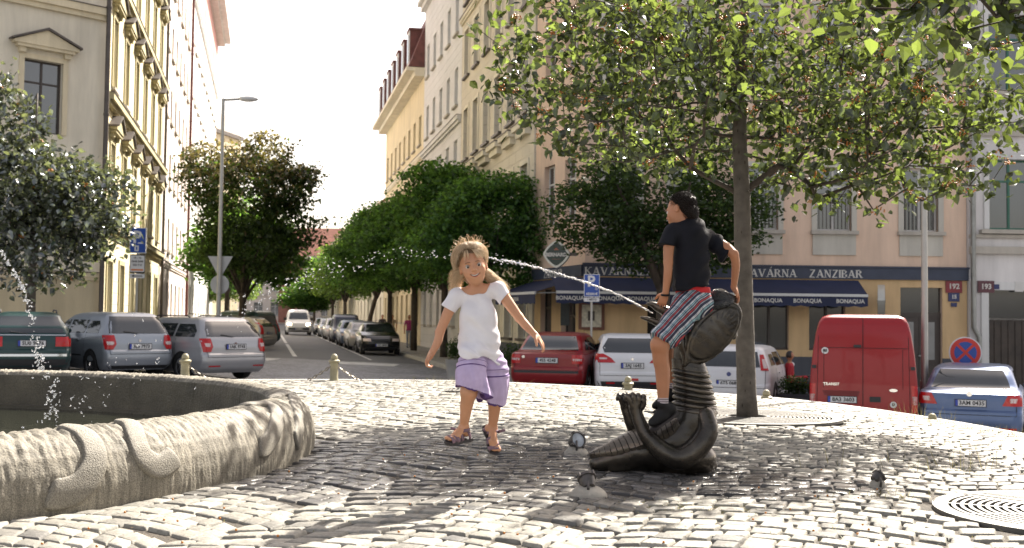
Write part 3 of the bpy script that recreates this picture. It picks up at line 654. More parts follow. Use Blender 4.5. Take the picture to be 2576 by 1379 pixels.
def streak_extra(m, t, b, tc):
    granite_extra(m, t, b, tc)
    mp = t.nodes.new('ShaderNodeMapping'); mp.inputs['Scale'].default_value = (42, 42, 4); t.links.new(tc.outputs['Object'], mp.inputs['Vector'])
    n = t.nodes.new('ShaderNodeTexNoise'); n.inputs['Scale'].default_value = 1; n.inputs['Detail'].default_value = 6; t.links.new(mp.outputs[0], n.inputs['Vector'])
    mr = t.nodes.new('ShaderNodeMapRange'); mr.inputs['From Min'].default_value = .35; mr.inputs['From Max'].default_value = .62; mr.inputs['To Min'].default_value = .72; mr.inputs['To Max'].default_value = 1.12; t.links.new(n.outputs['Fac'], mr.inputs['Value'])
    mm = t.nodes.new('ShaderNodeMath'); mm.operation = 'MULTIPLY'; t.links.new(mr.outputs[0], mm.inputs[0]); mm.inputs[1].default_value = 1
    n2 = t.nodes.new('ShaderNodeMath'); n2.operation = 'MAXIMUM'; n2.inputs[1].default_value = .45; t.links.new(mm.outputs[0], n2.inputs[0])
    src = b.inputs['Base Color'].links[0].from_socket; m1 = t.nodes.new('ShaderNodeMix'); m1.data_type = 'RGBA'; m1.blend_type = 'MULTIPLY'; m1.inputs[0].default_value = 1
    t.links.new(src, m1.inputs[6]); t.links.new(n2.outputs[0], m1.inputs[7]); t.links.new(m1.outputs[2], b.inputs['Base Color'])
M_gran = mat('fountain_granite', (.245,.225,.185), .75, var=.35, vs=2.2, bump=.25, bs=90, extra=streak_extra)
M_gran2 = mat('relief_granite', (.215,.20,.17), .7, var=.15, vs=5, bump=.35, bs=130, extra=granite_extra)
M_granw = mat('damp_granite', (.12,.105,.075), .6, var=.4, vs=3, bump=.5, bs=60, extra=granite_extra)
fount = thing('fountain', 'round carved granite fountain basin with curling relief bands', 'fountain', (FC[0], FC[1], 0))
def basin():
    na, nt_ = 2400, 84; a = np.linspace(-math.pi, math.pi, na, endpoint=False); t = np.concatenate([np.linspace(0, .30, 14)[:-1], np.linspace(.30, PL[-1], nt_-13)])
    A, T = np.meshgrid(a, t); s = A*4
    streak = vnoise(s*70+vnoise(s*6, T*9, 3)*1.2, T*9, 1)-.5; rough = vnoise(s*115, T*26, 5)-.5; big = vnoise(s*3, T*5, 8)-.5; chip = vnoise(s*24, T*30, 9)
    top = np.clip((.78-T)/.25, 0, 1); d = streak*(.006+.006*top)+rough*(.0016+.006*top)+big*.001-.010*np.clip((vnoise(s*95, T*20, 12)-.52)*3, 0, 1)*(.25+.75*top)
    d *= np.where(T < .36, .35, 1)
    jn = np.abs(((A*12/math.pi+.37) % 1)-.5); d -= .008*np.exp(-((jn*4*math.pi/12/.006)**2))
    X, Y, Z_ = fsurf(A, T, d); V = np.stack([X-FC[0], Y-FC[1], Z_], -1).reshape(-1, 3)
    i = np.arange(na); j = np.arange(nt_-1)[:, None]; F = np.stack([j*na+i, j*na+(i+1) % na, (j+1)*na+(i+1) % na, (j+1)*na+i], -1).reshape(-1, 4)
    o = npmesh('basin_wall', V, F[:, ::-1], [M_gran, M_granw], fount, mi=np.repeat((t[:-1] < .35).astype(int), na)); return o
basin()
mb = MB(); mb.lathe([(3.9,-.06),(3.67,-.06)], 96, cap=False); mb.add([(3.7*math.cos(2*math.pi*i/96), 3.7*math.sin(2*math.pi*i/96), -.04) for i in range(96)], [tuple(range(96))]); mb.build('basin_floor', M_granw, fount)
mb = MB(); mb.lathe([(3.58,-.03),(3.58,.035),(3.72,.04)], 128, cap=False); mb.build('inner_ledge', M_granw, fount, smooth=40)
def px_of(x, y, z): 
    v = CM.transposed() @ Vector((x, y, z-EYE)); return CX-FPX*v.x/v.z, CY+FPX*v.y/v.z
def ang_at(px, t=.62):
    best = None
    for i in range(900):
        a = -math.pi*.75+i*math.pi*.9/900; x, y, z = fsurf(a, t)
        e = abs(px_of(x, y, z)[0]-px); nx_ = math.cos(a)*x+math.sin(a)*y
        if nx_ < 0 and (best is None or e < best[0]): best = (e, a)
    return best[1]
def relief(path, w0, w1, hh=.026):
    """path: (px, t) pairs turned into angles on the real wall"""
    pts = []; 
    for px, t in path: pts.append((ang_at(px, t), t))
    ts = np.linspace(0, len(pts)-1, 40); idx = np.arange(len(pts)); pa = np.array(pts)
    def cr(v):
        out = []
        for u in ts:
            i = min(int(u), len(v)-2); f = u-i; p0, p1, p2, p3 = v[max(i-1, 0)], v[i], v[i+1], v[min(i+2, len(v)-1)]
            out.append(.5*((2*p1)+(-p0+p2)*f+(2*p0-5*p1+4*p2-p3)*f*f+(-p0+3*p1-3*p2+p3)*f**3))
        return np.array(out)
    A = cr(pa[:, 0]); T = cr(pa[:, 1]); n = len(A); k = 11; V = []; 
    ds = np.gradient(A*4.0); dt = np.gradient(T); l = np.hypot(ds, dt)+1e-9; ls, lt = -dt/l, ds/l
    for i in range(n):
        f = i/(n-1); w = w0+(w1-w0)*f**.8; e = 1
        if f < .04: e = math.sqrt(max(0, 1-((.04-f)/.04)**2))
        if f > .9: e = math.sqrt(max(0, 1-((f-.9)/.1)**2))
        for j in range(k):
            th = math.pi*j/(k-1); o = math.cos(th)*w*e; h = (math.sin(th)**.28*hh-.006) if 0 < j < k-1 else -.012
            x, y, z = fsurf(A[i]+ls[i]*o/4.0, min(max(T[i]+lt[i]*o, 0), PL[-1]), h*max(e, .2)); V.append((float(x)-FC[0], float(y)-FC[1], float(z)))
    F = [(i*k+j, i*k+j+1, (i+1)*k+j+1, (i+1)*k+j) for i in range(n-1) for j in range(k-1)]
    MB().add(V, F).build('relief_band', M_gran2, fount, smooth=True)
relief([(150,.47),(196,.56),(228,.66),(236,.78),(205,.88),(150,.91),(118,.89)], .05, .082)
relief([(300,.46),(330,.56),(340,.66),(358,.77),(395,.84),(425,.82),(440,.79)], .05, .072)
relief([(610,.46),(672,.54),(694,.64),(690,.76),(668,.84),(650,.83)], .05, .07)
relief([(680,.45),(728,.54),(744,.64),(752,.76),(748,.85),(742,.87)], .05, .07)
for a0 in (-2.35, -2.6, 1.2, .75, .4):
    relief0 = None
M_water = mat('fountain_water', (.018,.02,.014), .05, var=.2, spec=.6, bump=.4, bs=9)
o = MB().add([(3.71*math.cos(2*math.pi*i/96), 3.71*math.sin(2*math.pi*i/96), 0) for i in range(96)], [tuple(range(96))]).build('water', M_water, loc=(FC[0], FC[1], .004)); tag(o, kind='structure')
# ================================================================ tree grates
M_iron = mat('cast_iron', (.115,.11,.10), .55, .3, var=.3, vs=8); M_dark = mat('dark_pit', (.03,.025,.02), .95, var=.3)
def grate(g, hole, label):
    x, y, r = g; z = gpl(x, y); t = thing('tree_grate', label, 'tree grate', (x, y, z+.004), 0, 'round iron tree grates')
    def ring(mb, r0, r1, n=72, h=.012):
        vs = []
        for i in range(n):
            a = 2*math.pi*i/n; c, s = math.cos(a), math.sin(a)
            vs += [(r0*c, r0*s, h), (r1*c, r1*s, h), (r1*c, r1*s, -.015), (r0*c, r0*s, -.015)]
        fs = [(4*i+k, 4*((i+1) % n)+k, 4*((i+1) % n)+(k+1) % 4, 4*i+(k+1) % 4) for i in range(n) for k in range(4)]
        mb.add(vs, fs)
    mb = MB(); ring(mb, r-.05, r+.03); rr_ = hole
    ring(mb, hole, hole+.03); k = hole+.055
    while k < r-.06: ring(mb, k, k+.02, h=.011); k += .042
    for i in range(12):
        a = math.pi*2*i/12+.1; M = Matrix.Rotation(a, 4, 'Z'); mb.box(hole, -.014, -.01, r-.04, .014, .0095, 0, M)
    mb.build('grate_ring', M_iron, t, smooth=30)
    MB().lathe([(.001,-.008),(r-.02,-.008)], 48, cap=False).build('soil', M_dark, t)
grate(GR1, .2, 'iron grate round the slender tree trunk by the bronze creature')
grate(GR2, .2, 'iron grate cut by the right edge of the picture')
# ================================================================ trees
def leaf_mat(name, col, trans, gl=.35, tw=.45, rough=.4, gmix=.1):
    m = bpy.data.materials.new(name); m.use_nodes = True; t = m.node_tree; t.nodes.remove(t.nodes['Principled BSDF']); out = t.nodes['Material Output']
    at = t.nodes.new('ShaderNodeAttribute'); at.attribute_name = 'tint'
    def ramp(c):
        r = t.nodes.new('ShaderNodeMix'); r.data_type = 'RGBA'; t.links.new(at.outputs['Fac'], r.inputs[0])
        r.inputs[6].default_value = tuple(v*.30 for v in c)+(1,); r.inputs[7].default_value = tuple(min(1, v*1.75) for v in c)+(1,); return r.outputs[2]
    d = t.nodes.new('ShaderNodeBsdfDiffuse'); tr = t.nodes.new('ShaderNodeBsdfTranslucent'); g = t.nodes.new('ShaderNodeBsdfGlossy'); g.inputs['Roughness'].default_value = rough
    t.links.new(ramp(col), d.inputs['Color']); t.links.new(ramp(trans), tr.inputs['Color']); g.inputs['Color'].default_value = (.9,.95,1,1)
    a = t.nodes.new('ShaderNodeMixShader'); a.inputs[0].default_value = tw; t.links.new(d.outputs[0], a.inputs[1]); t.links.new(tr.outputs[0], a.inputs[2])
    b = t.nodes.new('ShaderNodeMixShader'); b.inputs[0].default_value = gmix; t.links.new(a.outputs[0], b.inputs[1]); t.links.new(g.outputs[0], b.inputs[2])
    t.links.new(b.outputs[0], out.inputs[0]); MATS[name] = m; return m
ML_main = leaf_mat('whitebeam_leaf', (.018,.028,.014), (.19,.25,.045), tw=.36, rough=.16, gmix=.055)
ML_silver = leaf_mat('whitebeam_leaf_lit', (.050,.060,.032), (.20,.23,.08), tw=.3, rough=.22, gmix=.15)
ML_dark = leaf_mat('dark_tree_leaf', (.025,.046,.015), (.12,.20,.03), tw=.3, gmix=.02)
ML_green = leaf_mat('green_tree_leaf', (.042,.092,.026), (.18,.36,.045), tw=.40, gmix=.02)
ML_brown = leaf_mat('browning_leaf', (.095,.078,.030), (.30,.25,.06), tw=.3, gmix=.09)
ML_bright = leaf_mat('bright_tree_leaf', (.09,.16,.03), (.30,.45,.05), tw=.45, gmix=.05)
def bark_extra(m, t, b, tc):
    mp = t.nodes.new('ShaderNodeMapping'); mp.inputs['Scale'].default_value = (14, 14, 5); t.links.new(tc.outputs['Object'], mp.inputs['Vector'])
    v = t.nodes.new('ShaderNodeTexVoronoi'); v.inputs['Scale'].default_value = 1.4; t.links.new(mp.outputs[0], v.inputs['Vector'])
    r = t.nodes.new('ShaderNodeValToRGB'); r.color_ramp.elements[0].position = .08; r.color_ramp.elements[1].position = .16
    r.color_ramp.elements[0].color = (.25,.2,.18,1); r.color_ramp.elements[1].color = (1,1,1,1); t.links.new(v.outputs['Distance'], r.inputs['Fac'])
    src = b.inputs['Base Color'].links[0].from_socket; m1 = t.nodes.new('ShaderNodeMix'); m1.data_type = 'RGBA'; m1.blend_type = 'MULTIPLY'; m1.inputs[0].default_value = 1
    t.links.new(src, m1.inputs[6]); t.links.new(r.outputs[0], m1.inputs[7]); t.links.new(m1.outputs[2], b.inputs['Base Color'])
M_bark = mat('whitebeam_bark', (.115,.098,.08), .85, var=.35, vs=9, bump=.5, bs=25, extra=bark_extra); M_bark2 = mat('street_tree_bark', (.07,.055,.042), .9, var=.3, vs=5, bump=.5, bs=20)
M_berry = mat('orange_berry', (.55,.12,.012), .3, var=.35, vs=9, col2=(.45,.22,.02))
LEAFV = np.array([(0,0,0),(.30,.33,.06),(.62,.28,.05),(1,0,-.06),(.62,-.28,.05),(.30,-.33,.06),(.45,0,-.03)]); LEAFF = np.array([(0,6,1),(1,6,2),(2,6,3),(3,6,4),(4,6,5),(5,6,0)])
def rand_rot(n, droop=.5):
    az = RNG.uniform(0, 2*math.pi, n); el = RNG.normal(-droop, .55, n); rl = RNG.normal(0, .75, n)
    x = np.stack([np.cos(az)*np.cos(el), np.sin(az)*np.cos(el), np.sin(el)], 1)
    up = np.zeros((n, 3)); up[:, 2] = 1; y = np.cross(up, x); y /= np.linalg.norm(y, axis=1)[:, None]+1e-9; z = np.cross(x, y)
    y2 = y*np.cos(rl)[:, None]+z*np.sin(rl)[:, None]; z2 = np.cross(x, y2); return x, y2, z2
def leaves(C, size, droop=.5, V0=LEAFV, F0=LEAFF):
    n = len(C); x, y, z = rand_rot(n, droop); s = size*RNG.uniform(.65, 1.25, n)
    V = C[:, None]+s[:, None, None]*(V0[None, :, 0:1]*x[:, None]+V0[None, :, 1:2]*y[:, None]+V0[None, :, 2:3]*z[:, None])
    F = F0[None]+(np.arange(n)*len(V0))[:, None, None]; return V.reshape(-1, 3), F.reshape(-1, F0.shape[1])
QV = np.array([(0,-.22,0),(1,-.16,.03),(1,.16,-.03),(0,.22,0)])*1.0; QV = np.array([(0,0,0),(.5,.34,.05),(1,0,0),(.5,-.34,.05)]); QF = np.array([(0,1,2,3)])
def grow(nodes, parents, att, seg=.28, wob=.03):
    """join every attractor to the nearest node of the tree so far, with a wavering twig"""
    N = [np.array(v, float) for v in nodes]; Pn = list(parents)
    o = np.argsort([np.min([np.linalg.norm(a-n_) for n_ in N]) for a in att])
    tips = []
    arr = np.array(N)
    for k in o:
        a = att[k]; d = arr-a; dist = np.linalg.norm(d, axis=1)+np.clip(arr[:, 2]-a[2]+.05, 0, None)*.9
        i = int(np.argmin(dist)); p = arr[i]; L = np.linalg.norm(a-p); m = max(1, int(L/seg)); new = []
        for q_ in range(1, m+1):
            f = q_/m; v = p+(a-p)*f; v = v+RNG.normal(0, wob, 3)*(1 if q_ < m else 0); v[2] += .10*L*math.sin(f*math.pi)*.6
            new.append(v); Pn.append(i if q_ == 1 else len(Pn)-1)
        arr = np.vstack([arr, new]); tips.append(len(arr)-1)
    return arr, Pn, tips
def branch_mesh(arr, par, rmin=.0045, expo=.47, rtrunk=None, keep=0):
    w = np.zeros(len(arr)); ch = {i: [] for i in range(len(arr))}
    for i, p in enumerate(par):
        if p >= 0: ch[p].append(i)
    for i in range(len(arr)-1, -1, -1):
        w[i] += 1 if not ch[i] else 0
        if par[i] >= 0: w[par[i]] += w[i]
    r = rmin*w**expo
    if rtrunk is not None:
        for i, v in enumerate(rtrunk): r[i] = v
    mb = MB(); done = set()
    for i in range(len(arr)):
        for k in ch[i]:
            if (i, k) in done: continue
            pts = [arr[i], arr[k]]; rs = [min(r[i], r[k]*1.3), r[k]]; done.add((i, k)); c = k
            while ch[c]:
                nx_ = max(ch[c], key=lambda q_: w[q_]); done.add((c, nx_)); pts.append(arr[nx_]); rs.append(r[nx_]); c = nx_
            mb.tube(pts, rs, 7 if rs[0] > .02 else 4)
    return mb
def ellip(n, c, r, power=.45, zcut=None):
    out = []
    while len(out) < n:
        v = RNG.normal(0, 1, 3); v /= np.linalg.norm(v); q_ = RNG.uniform(0, 1)**power; p = np.array(c)+v*np.array(r)*q_
        if zcut is None or zcut(p): out.append(p)
    return np.array(out)
def spaced(att, dmin):
    keep = []
    for a in att:
        if all(np.linalg.norm(a-k) > dmin for k in keep[-400:]): keep.append(a)
    return np.array(keep)
def whitebeam(name, label, x, y, trunk, lobes, natt, nleaf, lsize, lm, rt, berries=.3, dmin=.16, spread=.13, group='whitebeam trees of the square'):
    z0 = gz(x, y); t = thing(name, label, 'tree', (x, y, z0), 0, group)
    att = np.concatenate([ellip(int(natt*f), c, r, .5, zc) for f, c, r, zc in lobes]); att = spaced(att, dmin)
    arr, par, tips = grow(trunk, [-1]+list(range(len(trunk)-1)), att, wob=.018)
    mb = branch_mesh(arr, par, rtrunk=rt)
    tm = MB(); pts = trunk; tm.tube([Vector(p) for p in pts], rt, 14); tm.build('trunk', M_bark, t, smooth=True)
    mb.build('branches', M_bark2, t, smooth=True)
    cen = arr[tips]; n = len(cen)*nleaf; C = np.repeat(cen, nleaf, 0)+RNG.normal(0, spread, (n, 3))*np.array([1, 1, .75])
    # a few leaves along the twigs too
    idx = RNG.integers(len(trunk)+8, len(arr), n//5); C = np.concatenate([C, arr[idx]+RNG.normal(0, .06, (len(idx), 3))])
    V, F = leaves(C, lsize, .45); npmesh('leaves', V, F, lm, t, smooth=False, attr=np.repeat(RNG.beta(.7, 1.1, len(C)), len(LEAFV)))
    if berries:
        bc = cen[RNG.random(len(cen)) < berries]; bb = np.repeat(bc+RNG.normal(0, .04, bc.shape), 12, 0)+RNG.normal(0, .032, (len(bc)*12, 3))*np.array([1, 1, .6])
        O = np.array([(1,0,0),(0,1,0),(-1,0,0),(0,-1,0),(0,0,1),(0,0,-1)])*.011*lsize/.1; OF = np.array([(0,1,4),(1,2,4),(2,3,4),(3,0,4),(1,0,5),(2,1,5),(3,2,5),(0,3,5)])
        V = (bb[:, None]+O[None]).reshape(-1, 3); F = (OF[None]+(np.arange(len(bb))*6)[:, None, None]).reshape(-1, 3); npmesh('berries', V, F, M_berry, t)['kind'] = 'stuff'
    return t
whitebeam('whitebeam_tree', 'slender whitebeam tree with orange berries behind the boy, trunk in a grate', GR1[0], GR1[1],
    [(0,0,-.05),(-.01,0,.25),(-.03,0,.9),(-.05,0,1.6),(-.06,.02,2.3),(-.09,.02,2.9),(-.07,.04,3.5),(-.04,.04,4.1),(0,.03,4.8),(0,0,5.6)],
    [(.50, (-.1,-.1,3.75), (2.62,2.4,1.6), lambda p: p[2] > 2.35+.25*max(0, -p[0]-1) and (p[2] < 4.35 or RNG.random() < .38)), (.22, (-1.4,0,3.75), (1.5,1.2,1.15), None), (.28, (1.45,-.1,3.05), (1.45,1.4,.95), None)],
    830, 13, .105, ML_main, [.115,.10,.095,.09,.085,.075,.06,.05,.035,.015], berries=.42, dmin=.18)
whitebeam('whitebeam_tree', 'nearest whitebeam tree, only its lowest boughs with big leaves in the upper right', GR2[0], GR2[1],
    [(0,0,-.05),(.02,0,.8),(.02,0,1.6),(.0,0,2.3),(0,0,2.9),(0,0,3.5),(0,0,4.3)],
    [(1, (0,-.2,3.3), (1.7,1.6,1.15), lambda p: p[2] > 2.42 and not (p[0] < -.9 and p[2] < 2.75))], 300, 13, .12, ML_main, [.11,.095,.09,.08,.06,.04,.015], berries=.3, dmin=.17)
whitebeam('whitebeam_tree', 'silvery whitebeam tree in front of the cream corner house', -12.3, 28.5,
    [(0,0,-.05),(0,0,1.0),(0,0,2.0),(.05,0,3.0),(0,0,4.2),(0,0,5.4),(0,0,7.0)],
    [(.55, (-.3,0,3.9), (2.5,2.2,2.0), lambda p: p[2] > 1.9), (.30, (-1.0,0,5.3), (1.35,1.1,2.2), None), (.23, (1.3,0,4.0), (1.35,1.3,1.3), None)], 760, 16, .185, ML_silver, [.13,.12,.11,.1,.07,.05,.02], berries=.12, dmin=.24, spread=.22)
# --- street trees: crowns of leaf clumps
def crown_mesh(name, lobes, nclump, nleaf, lsize, lm, spread, tintbias=0, lm2=None, f2=None):
    C = []
    for c, r, w in lobes:
        n = int(nclump*w); v = RNG.normal(0, 1, (n, 3)); v /= np.linalg.norm(v, axis=1)[:, None]; q_ = RNG.uniform(.35, 1, n)**.6
        C.append(np.array(c)+v*np.array(r)*q_[:, None])
    C = np.concatenate(C); C = np.repeat(C, nleaf, 0)+RNG.normal(0, 1, (len(C)*nleaf, 3))*spread*np.array([1, 1, .45])
    V, F = leaves(C, lsize, .25, QV, QF); mi = None; ms = lm
    if lm2: ms = [lm, lm2]; mi = (f2(C)).astype(int)
    me = npmesh(name, V, F, ms, None, smooth=False, attr=np.repeat(RNG.beta(1.6, 2.0, len(C)), 4), mi=mi); d = me.data; bpy.data.objects.remove(me); return d
def street_tree(label, x, y, h0, crown, trunkr, lean=.0, s=1, sz=1, group='trees lining the side street', rot=0, fork=True, name='street_tree', up=0):
    t = thing(name, label, 'tree', (x, y, groad(x, y)+.1), rot, group)
    mb = MB(); mb.tube([(0,0,-.2),(lean*.4,0,h0*.5),(lean,0,h0),(lean,0,h0*1.5)], [trunkr*1.15, trunkr, trunkr*.9, trunkr*.6], 10)
    if fork:
        for a in fr(0, 5, 5): mb.tube([(lean,0,h0*.9),(lean+.6*math.cos(a)*s,.6*math.sin(a)*s,h0*1.35),(lean+1.5*math.cos(a)*s,1.5*math.sin(a)*s,h0*1.9)], [trunkr*.6, trunkr*.4, trunkr*.15], 6)
    mb.build('trunk', M_bark2, t, smooth=True)
    c = link('crown', crown, t, (lean, 0, up)); c.scale = (s, s, sz); return t
cr_rob = crown_mesh('robinia_crown', [((0,0,6.2),(2.3,2.2,1.9),.34),((-1.6,.2,5.0),(1.7,1.7,1.2),.2),((1.7,-.2,5.2),(1.8,1.7,1.2),.2),((.3,.4,4.0),(2.6,2.2,.9),.14),((.9,-.3,7.2),(1.1,1.1,.8),.06),((-1.0,0,7.0),(1.1,1.1,.7),.06)], 900, 26, .19, ML_green, .24)
cr_lin = crown_mesh('linden_crown', [((0,0,4.9),(2.3,2.1,1.9),.4),((-1.6,0,4.1),(1.5,1.4,1.1),.2),((1.3,0,4.2),(1.5,1.4,1.2),.2),((.2,0,3.2),(1.9,1.7,.8),.2)], 800, 24, .13, ML_dark, .2)
cr_map = crown_mesh('maple_crown', [((0,0,6.4),(2.7,2.6,2.3),.35),((-1.6,0,7.4),(1.7,1.7,1.7),.15),((2.0,0,6.8),(1.7,1.6,1.2),.14),((.3,0,4.2),(2.8,2.5,1.3),.24),((1.1,0,8.4),(1.3,1.2,1.0),.06),((2.9,0,7.4),(.8,.8,.35),.03),((3.2,0,4.9),(.9,.9,.8),.03)], 900, 24, .20, ML_brown, .26, lm2=ML_dark, f2=lambda C: (C[:, 2]+RNG.normal(0, 1.0, len(C)) < 7.3))
cr_far = crown_mesh('far_crown', [((0,0,6.2),(2.6,2.5,2.4),.5),((-1.5,0,4.8),(1.8,1.7,1.4),.25),((1.6,0,4.6),(1.7,1.6,1.4),.25)], 420, 20, .30, ML_green, .33)
cr_bri = crown_mesh('bright_crown', [((0,0,6.0),(2.6,2.5,2.2),.5),((-1.5,0,4.6),(1.8,1.7,1.4),.25),((1.6,0,4.4),(1.7,1.6,1.4),.25)], 420, 20, .28, ML_bright, .33)
def ux(u, Y): return u-.22*Y
street_tree('broad green tree right behind the girl, beside the cream house', ux(7.7,38.5), 38.5, 2.6, cr_rob, .13, s=.82, sz=.84)
street_tree('tallest green tree of the right row, left of the girl\'s head', ux(7.5,47), 47, 3.0, cr_rob, .15, s=1.02, sz=1.03, rot=2)
street_tree('green tree just beyond the tallest one, thin trunk by the black car', ux(7.3,55), 55, 3.2, cr_rob, .15, s=.95, sz=.95, rot=4)
street_tree('green street tree beside the white house', ux(7.3,66), 66, 3.2, cr_rob, .15, s=1.15, sz=1.05, rot=1)
street_tree('leaning street tree beside the mansard house', ux(7.2,80), 80, 3.2, cr_rob, .16, lean=-.7, s=1.2, sz=1.12, rot=3)
street_tree('bright yellow-green tree farther down the right side of the street', ux(6.9,98), 98, 3.0, cr_bri, .16, s=1.0, sz=1.02)
street_tree('distant tree near the end of the right row', ux(7,118), 118, 3.0, cr_far, .16, s=1.2, sz=1.0, rot=2)
street_tree('hazy far tree closing the right row', ux(6,140), 140, 3.0, cr_bri, .16, s=1.2, sz=.9, rot=5)
street_tree('dark linden in front of the cafe, behind the boy', X_(1668,30.5), 30.5, 2.9, cr_lin, .2, s=1.12, sz=1.0, group='trees round the square', up=.70)
t = street_tree('big tree with browning top behind the left street lamp', -13.3, 55, 2.6, cr_map, .17, s=1.0, sz=1.13, group='trees on the left pavement')
street_tree('dark green tree behind the browning tree, over the parked cars', -15.4, 64, 2.4, cr_far, .17, s=1.1, sz=.95, group='trees on the left pavement')
street_tree('smaller green tree left of the oncoming van', -21.5, 84, 3.0, cr_far, .17, s=1.0, sz=.95, rot=2, group='trees on the left pavement')
street_tree('pale green tree at the far left end of the street', -27.5, 108, 2.8, cr_bri, .16, s=.9, sz=.8, rot=3, group='trees on the left pavement')
street_tree('low dark tree behind the oncoming van', -22.2, 120, 1.6, cr_far, .16, s=1.1, sz=.62, rot=1, group='trees on the left pavement')
# ================================================================ sculpting by distance fields
class SDF:
    def __init__(s, lo, hi, h): s.lo = np.array(lo, np.float32); s.h = h; s.n = tuple(int(math.ceil((b-a)/h))+1 for a, b in zip(lo, hi)); s.D = np.full(s.n, .2, np.float32)
    def put(s, fn, lo, hi, k=.01, op='+', pad=None):
        pad = pad if pad is not None else max(k*1.2, 3*s.h)
        i0 = [max(0, int((l-pad-o)/s.h)) for l, o in zip(lo, s.lo)]; i1 = [min(n, int((u+pad-o)/s.h)+2) for u, o, n in zip(hi, s.lo, s.n)]
        if any(b <= a for a, b in zip(i0, i1)): return s
        ax = [s.lo[i]+s.h*np.arange(i0[i], i1[i], dtype=np.float32) for i in range(3)]
        X, Y, Z_ = np.meshgrid(*ax, indexing='ij', sparse=True); d = fn(X, Y, Z_); sl_ = tuple(slice(a, b) for a, b in zip(i0, i1)); A = s.D[sl_]
        if op == '-': d = -d; hh = np.maximum(k-np.abs(A-d), 0)/k; s.D[sl_] = np.maximum(A, d)+hh*hh*k*.25
        elif op == '&': s.D[sl_] = np.maximum(A, d)
        else: hh = np.maximum(k-np.abs(A-d), 0)/k; s.D[sl_] = np.minimum(A, d)-hh*hh*k*.25
        return s
    def cap(s, a, b, ra, rb=None, k=.01, op='+', sq=None):
        rb = ra if rb is None else rb; a = np.array(a, float); b = np.array(b, float); ab = b-a; L2 = float(ab@ab)+1e-12; r = max(ra, rb)
        def fn(X, Y, Z_):
            t = np.clip(((X-a[0])*ab[0]+(Y-a[1])*ab[1]+(Z_-a[2])*ab[2])/L2, 0, 1)
            dx, dy, dz = X-a[0]-t*ab[0], Y-a[1]-t*ab[1], Z_-a[2]-t*ab[2]; rr = ra+(rb-ra)*t
            if sq is None: return np.sqrt(dx*dx+dy*dy+dz*dz)-rr
            n, f = sq; dn = dx*n[0]+dy*n[1]+dz*n[2]; e = dx*dx+dy*dy+dz*dz-dn*dn+(dn/f)**2; return (np.sqrt(e)-rr)*min(f, 1)
        return s.put(fn, np.minimum(a, b)-r, np.maximum(a, b)+r, k, op)
    def chain(s, pts, rs, k=.01, op='+', sq=None):
        pts = [np.array(p, float) for p in pts]; n = len(pts); Q = []; Rr = []
        if n > 2:
            for i in range(n-1):
                p0, p1, p2, p3 = pts[max(i-1, 0)], pts[i], pts[i+1], pts[min(i+2, n-1)]
                for f in (0, .25, .5, .75): Q.append(.5*((2*p1)+(-p0+p2)*f+(2*p0-5*p1+4*p2-p3)*f*f+(-p0+3*p1-3*p2+p3)*f**3)); Rr.append(rs[i]+(rs[i+1]-rs[i])*(f*f*(3-2*f)*.5+f*.5))
            Q.append(pts[-1]); Rr.append(rs[-1])
        else: Q, Rr = pts, list(rs)
        def fn(X, Y, Z_):
            o = None
            for a, b, ra, rb in zip(Q, Q[1:], Rr, Rr[1:]):
                ab = b-a; t = np.clip(((X-a[0])*ab[0]+(Y-a[1])*ab[1]+(Z_-a[2])*ab[2])/(float(ab@ab)+1e-12), 0, 1)
                dx, dy, dz = X-a[0]-t*ab[0], Y-a[1]-t*ab[1], Z_-a[2]-t*ab[2]; rr = ra+(rb-ra)*t
                if sq is None: d = np.sqrt(dx*dx+dy*dy+dz*dz)-rr
                else: nn, f = sq; dn = dx*nn[0]+dy*nn[1]+dz*nn[2]; d = (np.sqrt(dx*dx+dy*dy+dz*dz-dn*dn+(dn/f)**2)-rr)*min(f, 1)
                o = d if o is None else np.minimum(o, d)
            return o
        A = np.array(Q); m = max(Rr); return s.put(fn, A.min(0)-m, A.max(0)+m, k, op)
    def ell(s, c, r, k=.01, M=None, op='+'):
        c = np.array(c, float); R3 = np.array(M.to_3x3() if hasattr(M, 'to_3x3') else M) if M is not None else np.eye(3); e = np.abs(R3)@np.array(r)
        def fn(X, Y, Z_):
            x, y, z = X-c[0], Y-c[1], Z_-c[2]
            u = [(R3[0, i]*x+R3[1, i]*y+R3[2, i]*z) for i in range(3)]
            k0 = np.sqrt(sum((u[i]/r[i])**2 for i in range(3)))+1e-6; k1 = np.sqrt(sum((u[i]/r[i]**2)**2 for i in range(3)))+1e-6; return k0*(k0-1)/k1
        return s.put(fn, c-e, c+e, k, op)
    def half(s, c, n, lo, hi, op='&'):       # keep the side the normal points away from
        c = np.array(c); n = np.array(n)/np.linalg.norm(n)
        return s.put(lambda X, Y, Z_: (X-c[0])*n[0]+(Y-c[1])*n[1]+(Z_-c[2])*n[2], lo, hi, .001, op, 0)
    def mesh(s):
        D = s.D; h = s.h; N = D < 0; nx, ny, nz_ = D.shape
        act = np.zeros((nx-1, ny-1, nz_-1), np.uint8); cs = [(i, j, k) for i in (0, 1) for j in (0, 1) for k in (0, 1)]
        for i, j, k in cs: act += N[i:nx-1+i, j:ny-1+j, k:nz_-1+k]
        idx = np.argwhere((act > 0) & (act < 8)); m = -np.ones(act.shape, np.int32); m[tuple(idx.T)] = np.arange(len(idx))
        cv = {c: D[idx[:, 0]+c[0], idx[:, 1]+c[1], idx[:, 2]+c[2]] for c in cs}; P_ = np.zeros((len(idx), 3)); W_ = np.zeros(len(idx))
